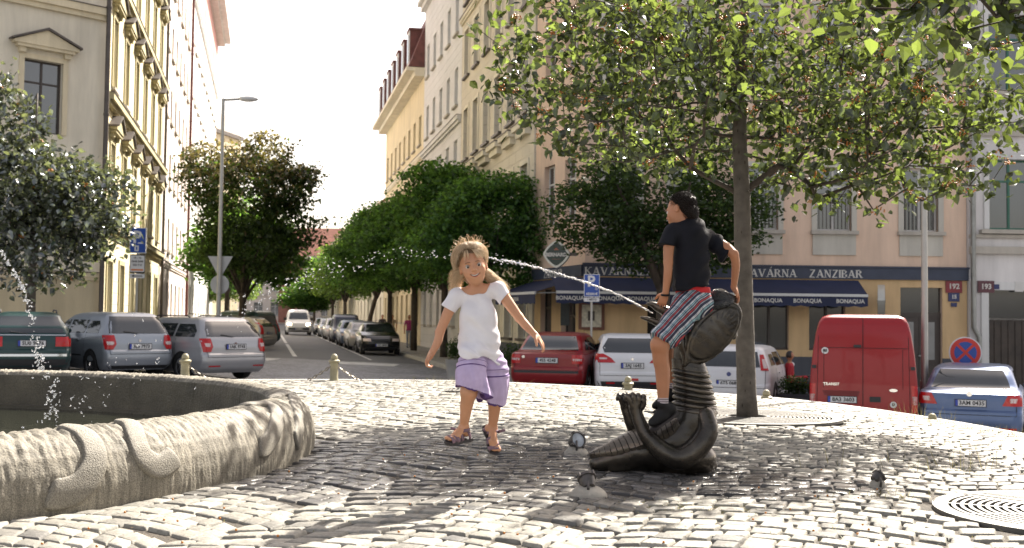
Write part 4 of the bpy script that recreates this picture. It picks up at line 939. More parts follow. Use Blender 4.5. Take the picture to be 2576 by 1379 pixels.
        for a in cs:
            for ax in range(3):
                if a[ax]: continue
                b = list(a); b[ax] = 1; b = tuple(b); va, vb = cv[a], cv[b]; x = (va < 0) != (vb < 0); t = np.where(x, va/(va-vb+1e-20), 0)
                for q_ in range(3): P_[:, q_] += x*(a[q_]+(t if q_ == ax else 0))
                W_ += x
        V = (P_/W_[:, None]+idx)*h+s.lo; F = []
        for ax in range(3):
            o = [0, 0, 0]; o[ax] = 1; A = N[:nx-o[0], :ny-o[1], :nz_-o[2]]; B = N[o[0]:, o[1]:, o[2]:]; e = np.argwhere(A != B); u, v = [(1, 2), (2, 0), (0, 1)][ax]
            e = e[(e[:, u] > 0) & (e[:, v] > 0) & (e[:, u] < D.shape[u]-1) & (e[:, v] < D.shape[v]-1)]
            q4 = []
            for du, dv in ((-1, -1), (0, -1), (0, 0), (-1, 0)): c = e.copy(); c[:, u] += du; c[:, v] += dv; q4.append(m[tuple(c.T)])
            q4 = np.stack(q4, 1); fl = B[tuple(e.T)]; q4[fl] = q4[fl][:, ::-1]; F.append(q4[(q4 >= 0).all(1)])
        return V, np.concatenate(F)
def vsmooth(V, F, it=2, f=.5):
    n = len(V); a = F.ravel(); b = np.roll(F, -1, 1).ravel(); cnt = np.bincount(a, minlength=n)+np.bincount(b, minlength=n)
    for _ in range(it):
        M_ = np.zeros_like(V)
        for q_ in range(3): M_[:, q_] = np.bincount(a, V[b, q_], n)+np.bincount(b, V[a, q_], n)
        V = V*(1-f)+f*M_/np.maximum(cnt, 1)[:, None]
    return V
def nrm(V, F):
    n = np.cross(V[F[:, 1]]-V[F[:, 0]], V[F[:, 2]]-V[F[:, 0]]); N = np.zeros_like(V)
    for c in range(F.shape[1]):
        for q_ in range(3): N[:, q_] += np.bincount(F[:, c], n[:, q_], len(V))
    return N/(np.linalg.norm(N, axis=1)[:, None]+1e-12)
def sculpt(s, name, m, parent, org, it=2, disp=None, mi=None, attrs=None):
    V, F = s.mesh(); V = vsmooth(V, F, it)
    if disp: V = V+nrm(V, F)*disp(V)[:, None]
    mi_ = mi(V[F].mean(1)) if mi else None
    o = npmesh(name, V-np.array(org), F, m, parent, mi=mi_)
    if attrs:
        for k, v in attrs(V).items(): a = o.data.attributes.new(k, 'FLOAT', 'POINT'); a.data.foreach_set('value', np.asarray(v, np.float32))
    return o
def PP(px, py, Y): return np.array(P(px, py, Y))
def n3(V, f, seed=0): return (vnoise(V[:, 0]*f+V[:, 1]*f*.37, V[:, 2]*f, seed)+vnoise(V[:, 1]*f+5.2, V[:, 0]*f*.8+V[:, 2]*f*.6, seed+3))-1
# ================================================================ bronze creature
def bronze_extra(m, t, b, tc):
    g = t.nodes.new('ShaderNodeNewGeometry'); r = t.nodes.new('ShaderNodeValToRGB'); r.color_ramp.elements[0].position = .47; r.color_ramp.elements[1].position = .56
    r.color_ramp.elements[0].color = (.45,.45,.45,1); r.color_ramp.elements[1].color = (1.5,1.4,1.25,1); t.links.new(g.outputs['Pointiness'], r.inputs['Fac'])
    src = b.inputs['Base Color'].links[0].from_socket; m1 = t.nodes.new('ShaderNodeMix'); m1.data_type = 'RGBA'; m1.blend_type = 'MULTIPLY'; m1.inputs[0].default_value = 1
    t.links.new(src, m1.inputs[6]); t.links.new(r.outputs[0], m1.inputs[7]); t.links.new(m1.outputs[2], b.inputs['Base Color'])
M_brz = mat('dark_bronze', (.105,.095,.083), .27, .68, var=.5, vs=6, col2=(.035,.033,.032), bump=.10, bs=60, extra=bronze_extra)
SY = 7.15
statue = thing('bronze_creature_statue', 'dark bronze creature with ringed neck and open beak spouting water', 'statue', (P(1700, 1100, SY).x, SY, 0))
so_ = tuple(statue.location)
def q(px, py, dy=0): return PP(px, py, SY+dy)
def bronze_body():
    s = SDF(q(1455, 1200, 0)+np.array([0,-.32,0]), q(1830, 990, 0)+np.array([0,.34,.02]), .0065)
    # low wedge of the belly and tail stretched to the left
    s.cap(q(1502, 1163), q(1600, 1140), .045, .098, .03, sq=((0,1,0), 1.15)); s.cap(q(1600, 1138), q(1690, 1112), .10, .15, .04); s.cap(q(1560, 1150), q(1650, 1140), .07, .12, .03); s.cap(q(1500, 1170), q(1560, 1166), .038, .05, .03, sq=((0,0,1), .8))
    s.cap(q(1690, 1120), q(1738, 1060), .13, .135, .05); s.cap(q(1725, 1135), q(1745, 1045), .14, .12, .05)
    s.ell(q(1735, 1150), (.17,.16,.10), .05); s.cap(q(1690, 1172), q(1770, 1172), .07, .06, .05)
    s.cap(q(1765, 1165), q(1798, 1174), .045, .018, .03); s.cap(q(1540, 1178, -.03), q(1580, 1178, -.05), .03, .02, .02)
    s.cap(q(1740, 1060), q(1745, 1035), .125, .125, .03)
    # hunched shoulder on the near side
    for sy in (-1, 1): s.ell(q(1768, 1062, sy*.06), (.085,.075,.125), .04)
    s.put(lambda X, Y, Z_: (.0-Z_)+X*0+Y*0, s.lo, s.lo+np.array(s.n)*s.h, .001, '&', 0)
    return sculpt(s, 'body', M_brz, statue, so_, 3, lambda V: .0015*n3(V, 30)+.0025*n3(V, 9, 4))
bronze_body()
def bronze_arm(side):
    y = -.135*side; s = SDF(q(1545, 1195, 0)+np.array([0,-.42,0]), q(1830, 985, 0)+np.array([0,.42,.03]), .0055)
    P0 = [(1772, 1045), (1778, 1085), (1752, 1128), (1712, 1152), (1670, 1138), (1634, 1104), (1612, 1068), (1602, 1040)]
    R0 = [.062, .072, .074, .076, .066, .053, .042, .036]; yy = [y*.75, y*.95, y*1.15, y*1.2, y*1.15, y*1.05, y*.9, y*.85]
    if side < 0: P0 = [(a-(6 if i < 4 else 22), b) for i, (a, b) in enumerate(P0)]
    pts = [q(a, b, c) for (a, b), c in zip(P0, yy)]; s.chain(pts, R0, .02)
    w = pts[-1]; s.ell(w+np.array([-.012, 0, .052]), (.040,.036,.062), .018)
    for i in range(4):        # four raised fingers pressed together, knuckles bent at the top
        fx = -.046+.031*i; fy = -.018+.005*i
        a = w+np.array([fx*.7, fy, .045]); b = w+np.array([fx*1.1-.008, fy-.012, .100+.006*math.sin(i*1.2+.6)]); c = b+np.array([-.004, .024, .014]); d = c+np.array([-.006,.03,-.03])
        s.chain([a, b, c, d], [.017, .0165, .0155, .012], .003)
    s.chain([w+np.array([.03,-.005,.03]), w+np.array([.046,-.02,.062]), w+np.array([.034,-.03,.088])], [.015,.0135,.011], .004)
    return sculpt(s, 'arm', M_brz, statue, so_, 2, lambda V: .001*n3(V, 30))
bronze_arm(1); bronze_arm(-1)
def plates():
    def crv(P_, f):
        k = len(P_)-1; i = min(int(f*k), k-1); u = f*k-i; return P_[i]*(1-u)+P_[i+1]*u
    for sd in (1, -1):
        mb = MB(); n = 20
        RG = [q(1486, 1143), q(1534, 1114), q(1583, 1088), q(1632, 1068), q(1682, 1050), q(1700, 1052)]
        LO = [q(1490, 1148, -.02*sd), q(1545, 1141, -.08*sd), q(1606, 1126, -.12*sd), q(1650, 1109, -.145*sd), q(1700, 1084, -.15*sd), q(1716, 1070, -.13*sd)]
        for i in range(n):
            f0, f1 = i/n, (i+.86)/n; top = []; 
            for f in (f0, f1):
                a, b = crv(RG, f), crv(LO, f)
                for j in range(8):
                    t = j/7; p = a*(1-t)+b*t; bul = .022*math.sin(t*math.pi)*(.3+f); top.append(p+np.array([-.012, -.55*bul*sd, .8*bul])+np.array([-.006, -.004*sd, .008])*(1 if 0 < t < 1 else .4)-np.array(so_))
            low = [v+np.array([.010, .010*sd, -.028]) for v in top]; V = [tuple(v) for v in top+low]
            F = [(j, j+1, 8+j+1, 8+j) for j in range(7)]; F2 = F+[tuple(k+16 for k in reversed(f)) for f in F]+[(j, j+16, j+17, j+1) for j in range(7)]+[(8+j+1, 24+j+1, 24+j, 8+j) for j in range(7)]+[(0, 8, 24, 16), (7, 23, 31, 15)]
            mb.add(V, F2)
        mb.build('belly_plates', M_brz, statue, smooth=40)
plates()
def neck():
    mb = MB(); c0, c1 = q(1747, 1040), q(1730, 905); n = 80; vs = []; K = 40; N = 8
    for i in range(n+1):
        f = i/n; c = c0+(c1-c0)*f+np.array([.012*math.sin(f*math.pi), 0, 0]); r = .152-.036*f**.8 if f < .78 else .118-.014*(f-.78)/.22
        if f < .8: ph = f/.8*N; b = abs(math.sin(ph*math.pi))**.42; r = r*(.84+.17*b)
        tl = -.06-.10*math.sin(f*math.pi)
        for j in range(K):
            a = 2*math.pi*j/K; x = r*math.cos(a)*1.0; y = r*.95*math.sin(a); vs.append((c[0]+x-so_[0], c[1]+y-so_[1], c[2]+x*tl+.002*math.sin(3*a+i)))
    mb.add(vs, [(i*K+j, i*K+(j+1) % K, (i+1)*K+(j+1) % K, (i+1)*K+j) for i in range(n) for j in range(K)]); mb.build('neck', M_brz, statue, smooth=True)
neck()
def head():
    s = SDF(q(1600, 935, 0)+np.array([0,-.42,0]), q(1862, 725, 0)+np.array([0,.42,.02]), .0065)
    s.cap(q(1728, 915), q(1738, 850), .090, .105, .05); s.ell(q(1752, 835), (.135,.13,.12), .05)
    s.cap(q(1740, 825), q(1690, 808), .105, .075, .05)
    for sy in (-1, 1):      # broad scooped cheek flaps, from the pointed chin up to the high back rim
        ax = np.array(q(1846, 770))-np.array(q(1722, 905)); L = np.linalg.norm(ax); ax /= L; M = np.array([[ax[0], 0, -ax[2]], [0, 1, 0], [ax[2], 0, ax[0]]])
        s.ell(q(1790, 838, sy*.085), (.250,.045,.130), .02, M); s.ell(q(1806, 810, sy*.05), (.13,.06,.11), .03, M)
        s.cap(q(1722, 918, sy*.10), q(1738, 850, sy*.105), .016, .032, .02); s.cap(q(1712, 850, sy*.10), q(1724, 905, sy*.095), .014, .018, .012)
        s.cap(q(1697, 838, sy*.085), q(1712, 878, sy*.09), .01, .012, .01)
        for i in range(7):
            a = q(1756+13*i, 884-15*i, sy*.146); b = q(1772+9*i, 838-10*i, sy*.150); s.cap(a, b, .003, .0045, .004, '-')
    s.cap(q(1846, 836), q(1849, 748), .05, .012, .03, sq=((1,0,0), .45)); s.cap(q(1806, 812), q(1844, 760), .09, .03, .04)
    # open beak
    s.chain([q(1720, 800), q(1672, 780), q(1645, 766), q(1630, 764)], [.075, .052, .034, .016], .02, sq=((0,0,1), .55))
    s.chain([q(1712, 832), q(1668, 815), q(1635, 803), q(1614, 798)], [.07, .05, .034, .014], .02, sq=((0,0,1), .5))
    s.chain([q(1700, 812), q(1660, 800), q(1615, 784)], [.026, .022, .018], .01, '-')
    c0 = q(1790, 838); pr = np.array([ax[2], 0, -ax[0]])
    def ribs(V):
        D = V-c0; u = D@ax/.245; v = D@pr/.125; rho = np.sqrt(u*u+v*v); ph = np.arctan2(v, u); sd = np.clip((np.abs(D[:, 1])-.05)/.03, 0, 1)*(V[:, 0] > q(1716, 800)[0])
        d = -.0055*np.exp(-((rho-.86)/.035)**2)+.0012*np.sin(u*24)
        d += -.005*np.clip(np.cos(ph*20)-.5, 0, 1)*1.8*np.clip(1-np.abs(rho-.62)/.2, 0, 1)*np.clip(u*3, 0, 1)
        return d*sd+.001*n3(V, 30)
    return sculpt(s, 'head', M_brz, statue, so_, 2, ribs)
head()
for sy in (-1, 1):
    c = q(1722, 822, sy*.10)-np.array(so_); MB().ball(tuple(c), (.024,.012,.018), 12).build('eye', M_brz, statue, smooth=True)
# ================================================================ the children
def skin_extra(m, t, b, tc):
    b.inputs['Subsurface Weight'].default_value = .12; b.inputs['Subsurface Radius'].default_value = (.012,.005,.003); b.inputs['Subsurface Scale'].default_value = .6
M_skg = mat('tanned_skin', (.52,.26,.145), .5, var=.10, vs=9, bump=.04, bs=200, extra=skin_extra)
M_skb = mat('sun_tanned_skin', (.42,.185,.092), .5, var=.10, vs=9, bump=.04, bs=200, extra=skin_extra)
M_lip = mat('lips', (.42,.12,.09), .4, var=.05); M_teeth = mat('teeth', (.75,.72,.66), .3, var=0); M_eyew = mat('eye_white', (.55,.52,.48), .2, var=0)
M_iris = mat('dark_iris', (.022,.011,.006), .3, var=0, spec=.25); M_brow = mat('brown_brow', (.16,.085,.045), .8, var=.2); M_nail = mat('pink_nail', (.55,.25,.18), .3, var=0)
M_wshirt = mat('white_tshirt', (.72,.70,.73), .9, var=.05, vs=12, bump=.12, bs=260); M_skirt = mat('lavender_cotton', (.43,.33,.52), .9, var=.14, vs=9, bump=.2, bs=160)
M_stitch = mat('dark_purple_stitch', (.07,.04,.13), .9, var=.1); M_sole = mat('dark_sandal_sole', (.035,.03,.032), .7, var=.2); M_strap = mat('mauve_strap', (.20,.125,.16), .75, var=.25, vs=30)
M_bshirt = mat('black_tshirt', (.010,.0105,.015), .8, spec=.18, var=.25, vs=7, bump=.15, bs=220); M_red = mat('red_waistband', (.50,.015,.02), .8, var=.1)
M_shoe = mat('black_trainer', (.010,.010,.011), .6, spec=.25, var=.3, vs=25); M_sock = mat('striped_sock', (.55,.5,.52), .9, var=.1)
def frame(c, up, fw):
    f = np.array(fw, float); f /= np.linalg.norm(f); u = np.array(up, float); u -= f*(u@f); u /= np.linalg.norm(u); r = np.cross(f, u)*-1
    r = np.cross(u, -f); r = -r if False else r
    M = np.stack([r, -f, u], 1)      # columns: local x (to the viewer's right), local y (backwards), local z
    return M, (lambda x, y, z: np.array(c)+M@np.array([x, y, z], float))
def face(s, M, L, sc=1, smile=False):
    e = lambda c, r, k=.02, op='+': s.ell(L(*[v*sc for v in c]), [v*sc for v in r], k*sc, M, op)
    e((0,.016,.030), (.071,.086,.078), .03); e((0,-.018,-.022), (.0605,.064,.080), .03); e((0,-.034,-.070), (.036,.042,.032), .03); e((0,-.048,-.085), (.018,.022,.015), .02)
    e((0,-.068,-.052), (.030,.020,.018), .02)
    for x in (-1, 1):
        e((x*.034,-.052,-.030), (.026,.022,.026), .022); e((x*.0305,-.094,.0), (.0135,.0165,.0052), .009, '-'); e((x*.072,.006,-.014), (.0085,.017,.026), .008); e((x*.080,.000,-.013), (.004,.009,.015), .006, '-')
        e((x*.0095,-.0865,-.0255), (.0065,.008,.006), .006); e((x*.020,-.070,.020), (.022,.012,.008), .012)
    if smile:
        for i in range(9): f = -1+i/4; s.ell(L(f*.0235*sc, (-.0875+.012*f*f)*sc, (-.0545+.0095*f*f)*sc), [v*sc for v in (.0050, .010, .0056*(1-.6*f*f)+.0006)], .002, M, '-')
    s.cap(L(0,-.074*sc,.004*sc), L(0,-.0945*sc,-.020*sc), .0062*sc, .0088*sc, .012*sc)
def face_parts(par, M, L, org, sc=1, smile=True):
    R4 = Matrix(M.tolist()).to_4x4(); Lo = lambda x, y, z: np.array(L(x*sc, y*sc, z*sc))-np.array(org)
    for x in (-1, 1):
        w = MB(); w.ball((0,0,0), .0125*sc, 16); 
        for v in range(len(w.v)): pass
        M4 = Matrix.Translation(Lo(x*.0305, -.0682, 0)) @ R4; mb = MB(); mb.ball((0,0,0), .0128*sc, 18, 0, M4)
        mb.ball((0,-.0060*sc,-.0014*sc), (.0082*sc,.0077*sc,.0082*sc), 14, 1, M4); mb.build('eye', [M_eyew, M_iris], par, smooth=True)
        br = [Lo(x*.014, -.0850, .0195), Lo(x*.029, -.0845, .0225), Lo(x*.046, -.075, .0165)]; MB().tube(br, [.0014*sc,.0018*sc,.0007*sc], 6).build('eyebrow', M_brow, par, smooth=True)
        li = [Lo(x*.0185, -.0815, .001), Lo(x*.025, -.0855, .0072), Lo(x*.033, -.0855, .0078), Lo(x*.043, -.0775, .001)]; MB().tube(li, [.0008*sc,.0014*sc,.0014*sc,.0008*sc], 6).build('eyelash', M_brow, par, smooth=True)
    if smile:
        c = lambda f, z, y: Lo(f*.0245, y+.012*f*f, z+.0095*f*f)
        t_ = MB(); V = [c(f, z, -.0830) for z in (-.0485, -.0552) for f in fr(-.92, .92, 13)]; t_.add(V, [(i, i+1, 13+i+1, 13+i) for i in range(12)]); t_.build('teeth', M_teeth, par)
        m_ = MB(); V = [c(f, z, -.0815) for z in (-.046, -.0615) for f in fr(-1, 1, 13)]; m_.add(V, [(i, i+1, 13+i+1, 13+i) for i in range(12)]); m_.build('mouth', M_iris, par)
        MB().tube([c(f, -.0484, -.0872) for f in fr(-1.08, 1.08, 15)], [.0006*sc+.0013*sc*max(0, 1-abs(f)**2)**.5 for f in fr(-1, 1, 15)], 7).tube([c(f, -.0612+.0030*f*f, -.0862) for f in fr(-1.02, 1.02, 15)], [.0006*sc+.0021*sc*max(0, 1-abs(f)**2)**.5 for f in fr(-1, 1, 15)], 7).build('lips', M_lip, par, smooth=True)
def hand(s, w, dirv, palm_n, sc=1, curl=.35, spread=.28, thumb=1, curls=None):
    """wrist, direction of the fingers, normal out of the palm"""
    d = np.array(dirv, float); d /= np.linalg.norm(d); n = np.array(palm_n, float); n -= d*(n@d); n /= np.linalg.norm(n); a = np.cross(d, n)*thumb; w = np.array(w)
    pl = .062*sc; c = w+d*pl*.55; M = np.stack([a, n, d], 1); s.ell(c, (.029*sc, .0125*sc, .038*sc), .010, M); s.cap(w, w+d*.02*sc, .0165*sc, .018*sc, .01)
    tips = []
    for i, (o, ln, r) in enumerate([(.0225, .052, .0070), (.0075, .058, .0073), (-.0075, .054, .0070), (-.0215, .043, .0062)]):
        f = (curls[i] if curls else curl); b = w+d*pl*.88*sc**0+a*o*sc; th = 0; dd = d+a*(o/.022)*spread*.5; dd /= np.linalg.norm(dd); pts = [b-dd*.012*sc]; p = b; pts.append(p)
        for j, sl_ in enumerate((.42, .32, .26)):
            th += f*(.8 if j == 0 else 1.1); v = dd*math.cos(th)+n*math.sin(th); p = p+v*ln*sl_*sc; pts.append(p)
        s.chain(pts, [r*sc*1.08, r*sc*1.05, r*sc, r*sc*.93, r*sc*.78], .0035); tips.append(pts[-1])
    b = w+d*.016*sc+a*.020*sc; v1 = d*.55+a*.75+n*.25; v1 /= np.linalg.norm(v1); v2 = d*.8+a*.35+n*.35; v2 /= np.linalg.norm(v2)
    s.chain([b, b+v1*.024*sc, b+v1*.024*sc+v2*.020*sc, b+v1*.024*sc+v2*.038*sc], [.0115*sc, .0092*sc, .0083*sc, .0066*sc], .006)
    return tips
# ------------------------------------------------------------ the girl
GY = 6.0
def g(px, py, dy=0): return PP(px, py, GY+dy)
girl = thing('person', 'girl in white t-shirt and lavender culottes jumping with arms out beside the fountain', 'person', (g(1205, 1100)[0], GY, 0))
go = tuple(girl.location)
Hc = g(1189.5, 668, -.02); HM, HL = frame(Hc, (-.22, .06, .97), (.07, -1, -.06))
def girl_body():
    s = SDF(g(1050, 1165, 0)+np.array([0,-.34,0]), g(1395, 590, 0)+np.array([0,.34,0]), .0036)
    face(s, HM, HL, .98, True)
    s.cap(g(1200, 738, .035), HL(0,.02,-.06), .033, .031, .02)
    # torso
    s.cap(g(1200, 748, .03), g(1203, 800, .02), .060, .082, .03, sq=((0,1,0), .8)); s.cap(g(1150, 742, .03), g(1252, 726, .03), .034, .034, .03); s.cap(g(1203, 800, .02), g(1208, 880, .02), .082, .080, .03, sq=((0,1,0), .8))
    s.ell(g(1210, 910, .03), (.085,.068,.07), .04)
    # arms
    s.chain([g(1146, 743, .03), g(1128, 785, .02), g(1106, 836, .01)], [.034, .030, .0245], .02); s.chain([g(1106, 836, .01), g(1101, 860, -.01), g(1087, 887, -.03)], [.0245, .0235, .0165], .01)
    s.chain([g(1256, 728, .03), g(1279, 762, .015), g(1306, 799, 0)], [.034, .030, .0245], .02); s.chain([g(1306, 799, 0), g(1322, 818, -.015), g(1346, 843, -.03)], [.0245, .0235, .0165], .01)
    hand(s, g(1087, 887, -.03), np.array([-.42,-.25,-.75]), np.array([.9,-.2,-.4]), .95, curls=[.4,.62,.75,.8], thumb=1, spread=.5)
    hand(s, g(1346, 843, -.03), np.array([.62,-.2,-.72]), np.array([-.65,.2,-.6]), .95, curls=[.12,.3,.32,.42], thumb=-1, spread=.9)
    # legs
    s.chain([g(1182, 925, .0), g(1180, 985, -.12)], [.056, .045], .03); s.chain([g(1180, 985, -.13), g(1174, 1018, -.08), g(1171, 1040, -.06), g(1167, 1072, -.02)], [.039, .035, .029, .0215], .02)
    s.chain([g(1236, 925, .05), g(1243, 990, .06)], [.056, .044], .03); s.chain([g(1243, 990, .06), g(1244, 1020, .11), g(1242, 1048, .15), g(1239, 1074, .19)], [.038, .035, .029, .0215], .02)
    # feet: left one flat towards the viewer's left, right one pointing down
    def foot(h, an, toe, n, wdt=.026):
        h, an, toe = map(np.array, (h, an, toe)); d = toe-h; L = np.linalg.norm(d); d /= L; a = np.cross(d, n); a /= np.linalg.norm(a); up = np.array(n)
        s.cap(an, h+up*.012, .024, .022, .014); s.cap(an, h+d*L*.55+up*.012, .024, .021, .016); s.cap(h+d*L*.5, h+d*L*.78, .023, .024, .014, sq=(n, .62))
        for i in range(5): o = -.020+.010*i; b = h+d*L*.78+a*o+up*-.002; s.cap(b, b+d*(L*.22-.012-.006*abs(i-(4 if FT > 0 else 0))*.7), .0095, .0085 if i != (4 if FT > 0 else 0) else .011, .003)
    FT = 1; foot(FL[0], g(1167, 1076, -.02), FL[1], FL[2]); FT = -1; foot(FR[0], g(1239, 1078, .19), FR[1], FR[2])
    return sculpt(s, 'body', [M_skg], girl, go, 2)
def uv(v): v = np.array(v, float); return v/np.linalg.norm(v)
FL = (g(1174, 1094, .0), g(1125, 1104, -.10), uv((-.12,-.30,.93))); FR = (g(1228, 1078, .20), g(1249, 1138, .12), uv((.22,-.93,.22)))
girl_body(); face_parts(girl, HM, HL, go, .98)
def girl_shirt():
    s = SDF(g(1095, 930, 0)+np.array([0,-.2,0]), g(1300, 690, 0)+np.array([0,.24,0]), .0036)
    s.cap(g(1202, 752, .03), g(1203, 800, .02), .068, .094, .03, sq=((0,1,0), .85)); s.cap(g(1152, 744, .03), g(1250, 728, .03), .042, .042, .03); s.cap(g(1203, 800, .02), g(1205, 860, .02), .096, .106, .03, sq=((0,1,0), .85))
    s.cap(g(1205, 860, .02), g(1208, 915, .02), .108, .118, .03, sq=((0,1,0), .85))
    s.cap(g(1150, 744, .03), g(1127, 778, .02), .042, .044, .02); s.cap(g(1254, 728, .03), g(1270, 752, .015), .042, .042, .02)
    s.ell(g(1186, 892, -.07), (.075,.075,.055), .04)
    B = (s.lo-.1, s.lo+np.array(s.n)*s.h+.1)
    # cut the sleeves, the hem and the scoop neck
    def cutter(c, n, lo, hi): s.put(lambda X, Y, Z_: -((X-c[0])*n[0]+(Y-c[1])*n[1]+(Z_-c[2])*n[2]), lo, hi, .002, '-', 0)
    cL = g(1127, 777, .02); nL = uv((-.5, 0, -.87)); cutter(cL, nL, s.lo, g(1144, 760, 0)+np.array([0,.5,0])) if False else None
    def halfcut(c, n, xlo, xhi): 
        lo = s.lo.copy(); hi = s.lo+np.array(s.n)*s.h; lo = np.array([xlo, lo[1], lo[2]]); hi = np.array([xhi, hi[1], hi[2]])
        s.put(lambda X, Y, Z_: (X-c[0])*n[0]+(Y-c[1])*n[1]+(Z_-c[2])*n[2], lo, hi, .001, '&', 0)
    halfcut(cL, nL, float(s.lo[0]), g(1145, 770)[0]); halfcut(g(1270, 748, .02), uv((.72, 0, -.7)), g(1262, 750)[0], 9)
    hem = g(1208, 900, 0); s.put(lambda X, Y, Z_: -(Z_-hem[2]+.26*(X-hem[0])-.014*np.sin((X-hem[0])*30+.8)-.05*(Y-go[1])), s.lo, g(1300, 860)+np.array([0,.5,0]), .001, '&', 0)
    nk = g(1193, 708, -.02); s.ell(nk, (.086,.16,.074), .006, op='-')
    def disp(V):
        x = (V[:, 0]-g(1205, 800)[0]); z = V[:, 2]; zz = (z-g(1205, 900)[2])
        low = np.exp(-np.clip(zz, 0, 1)/.10); d = .0055*low*np.sin(z*110+x*28+3*np.sin(x*22))
        d += .0075*np.sin((x*1.1+z)*48+2.5*n3(V, 8))*np.clip(1.2-np.abs(x)/.09, .2, 1)*(zz > -.1)*.8; return d+.0038*n3(V, 15)
    return sculpt(s, 't_shirt', M_wshirt, girl, go, 2, disp)
girl_shirt()
def cloth_mat():
    m = bpy.data.materials.new('lavender_tiered_cotton'); m.use_nodes = True; t = m.node_tree; b = t.nodes['Principled BSDF']; b.inputs['Roughness'].default_value = .9; b.inputs['Specular IOR Level'].default_value = .2
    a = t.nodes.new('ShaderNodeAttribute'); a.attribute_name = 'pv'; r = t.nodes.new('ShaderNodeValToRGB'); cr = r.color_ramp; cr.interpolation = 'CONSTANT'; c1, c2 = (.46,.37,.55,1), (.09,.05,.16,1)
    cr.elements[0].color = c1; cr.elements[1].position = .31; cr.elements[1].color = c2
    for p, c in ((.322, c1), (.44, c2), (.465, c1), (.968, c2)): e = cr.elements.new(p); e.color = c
    t.links.new(a.outputs['Fac'], r.inputs['Fac']); n = t.nodes.new('ShaderNodeTexNoise'); n.inputs['Scale'].default_value = 18; tc = t.nodes.new('ShaderNodeTexCoord'); t.links.new(tc.outputs['Object'], n.inputs['Vector'])
    mr = t.nodes.new('ShaderNodeMapRange'); mr.inputs['To Min'].default_value = .8; mr.inputs['To Max'].default_value = 1.2; t.links.new(n.outputs['Fac'], mr.inputs['Value'])
    mx = t.nodes.new('ShaderNodeMix'); mx.data_type = 'RGBA'; mx.blend_type = 'MULTIPLY'; mx.inputs[0].default_value = 1; t.links.new(r.outputs[0], mx.inputs[6]); t.links.new(mr.outputs[0], mx.inputs[7]); t.links.new(mx.outputs[2], b.inputs['Base Color']); return m
M_cul = cloth_mat()
def culottes(pts, rs, hc, hn, folds, ph, nm):
    pts = [np.array(p) for p in pts]; A = np.array(pts); s = SDF(A.min(0)-.15, A.max(0)+np.array([.15,.15,.13]), .0036); s.chain(pts, rs, .02); lo, hi = s.lo, s.lo+np.array(s.n)*s.h
    s.put(lambda X, Y, Z_: (X-hc[0])*hn[0]+(Y-hc[1])*hn[1]+(Z_-hc[2])*hn[2]+.008*np.sin((X-hc[0])*70+ph), lo, hi, .001, '&', 0)
    ax = uv(pts[-1]-pts[0]); s.chain([pts[-2]+ax*.01, pts[-1]+ax*.05], [rs[-1]*.70, rs[-1]*.86], .004, '-')
    tot = float((hc-pts[0])@ax)+rs[0]*.5; e1 = uv(np.cross(ax, (0,1,0))); e2 = np.cross(ax, e1)
    pv = lambda V: np.clip(((V-pts[0])@ax+rs[0]*.5)/tot, 0, 1)
    def disp(V):
        D = V-pts[0]; D = D-(D@ax)[:, None]*ax; an = np.arctan2(D@e2, D@e1); f = pv(V); f2 = np.where(f > .45, (f-.45)*1.9, f*.5); return (.0075*np.sin(folds*an+ph+2*f)+.0025*np.sin(folds*2.3*an+ph*2+5*f))*f2+.003*np.sin(f*40+an*2)*(f < .5)+.002*n3(V, 25)
    def at(V):
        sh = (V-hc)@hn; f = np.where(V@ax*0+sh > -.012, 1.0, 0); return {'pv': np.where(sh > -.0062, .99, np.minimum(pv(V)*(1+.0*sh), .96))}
    sculpt(s, nm, M_cul, girl, go, 2, disp, attrs=at)
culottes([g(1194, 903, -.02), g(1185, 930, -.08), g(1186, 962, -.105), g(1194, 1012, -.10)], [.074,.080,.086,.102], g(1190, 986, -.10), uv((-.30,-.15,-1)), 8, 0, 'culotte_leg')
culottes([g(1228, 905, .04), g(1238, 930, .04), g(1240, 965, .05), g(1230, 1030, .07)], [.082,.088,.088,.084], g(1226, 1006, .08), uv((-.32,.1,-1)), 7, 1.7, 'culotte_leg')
def ribbon(mb, pts, wv, w, th, mi=0):
    pts = [np.array(p, float) for p in pts]; V = []; n = len(pts)
    for i, p in enumerate(pts):
        t = uv(pts[min(i+1, n-1)]-pts[max(i-1, 0)]); wd = np.array(wv, float); wd = uv(wd-t*(wd@t)); nn = np.cross(t, wd)
        V += [p+wd*w+nn*th, p-wd*w+nn*th, p-wd*w-nn*th, p+wd*w-nn*th]
    mb.add(V, [(i*4+k, i*4+(k+1) % 4, (i+1)*4+(k+1) % 4, (i+1)*4+k) for i in range(n-1) for k in range(4)]+[(0,3,2,1), tuple((n-1)*4+k for k in range(4))], mi)
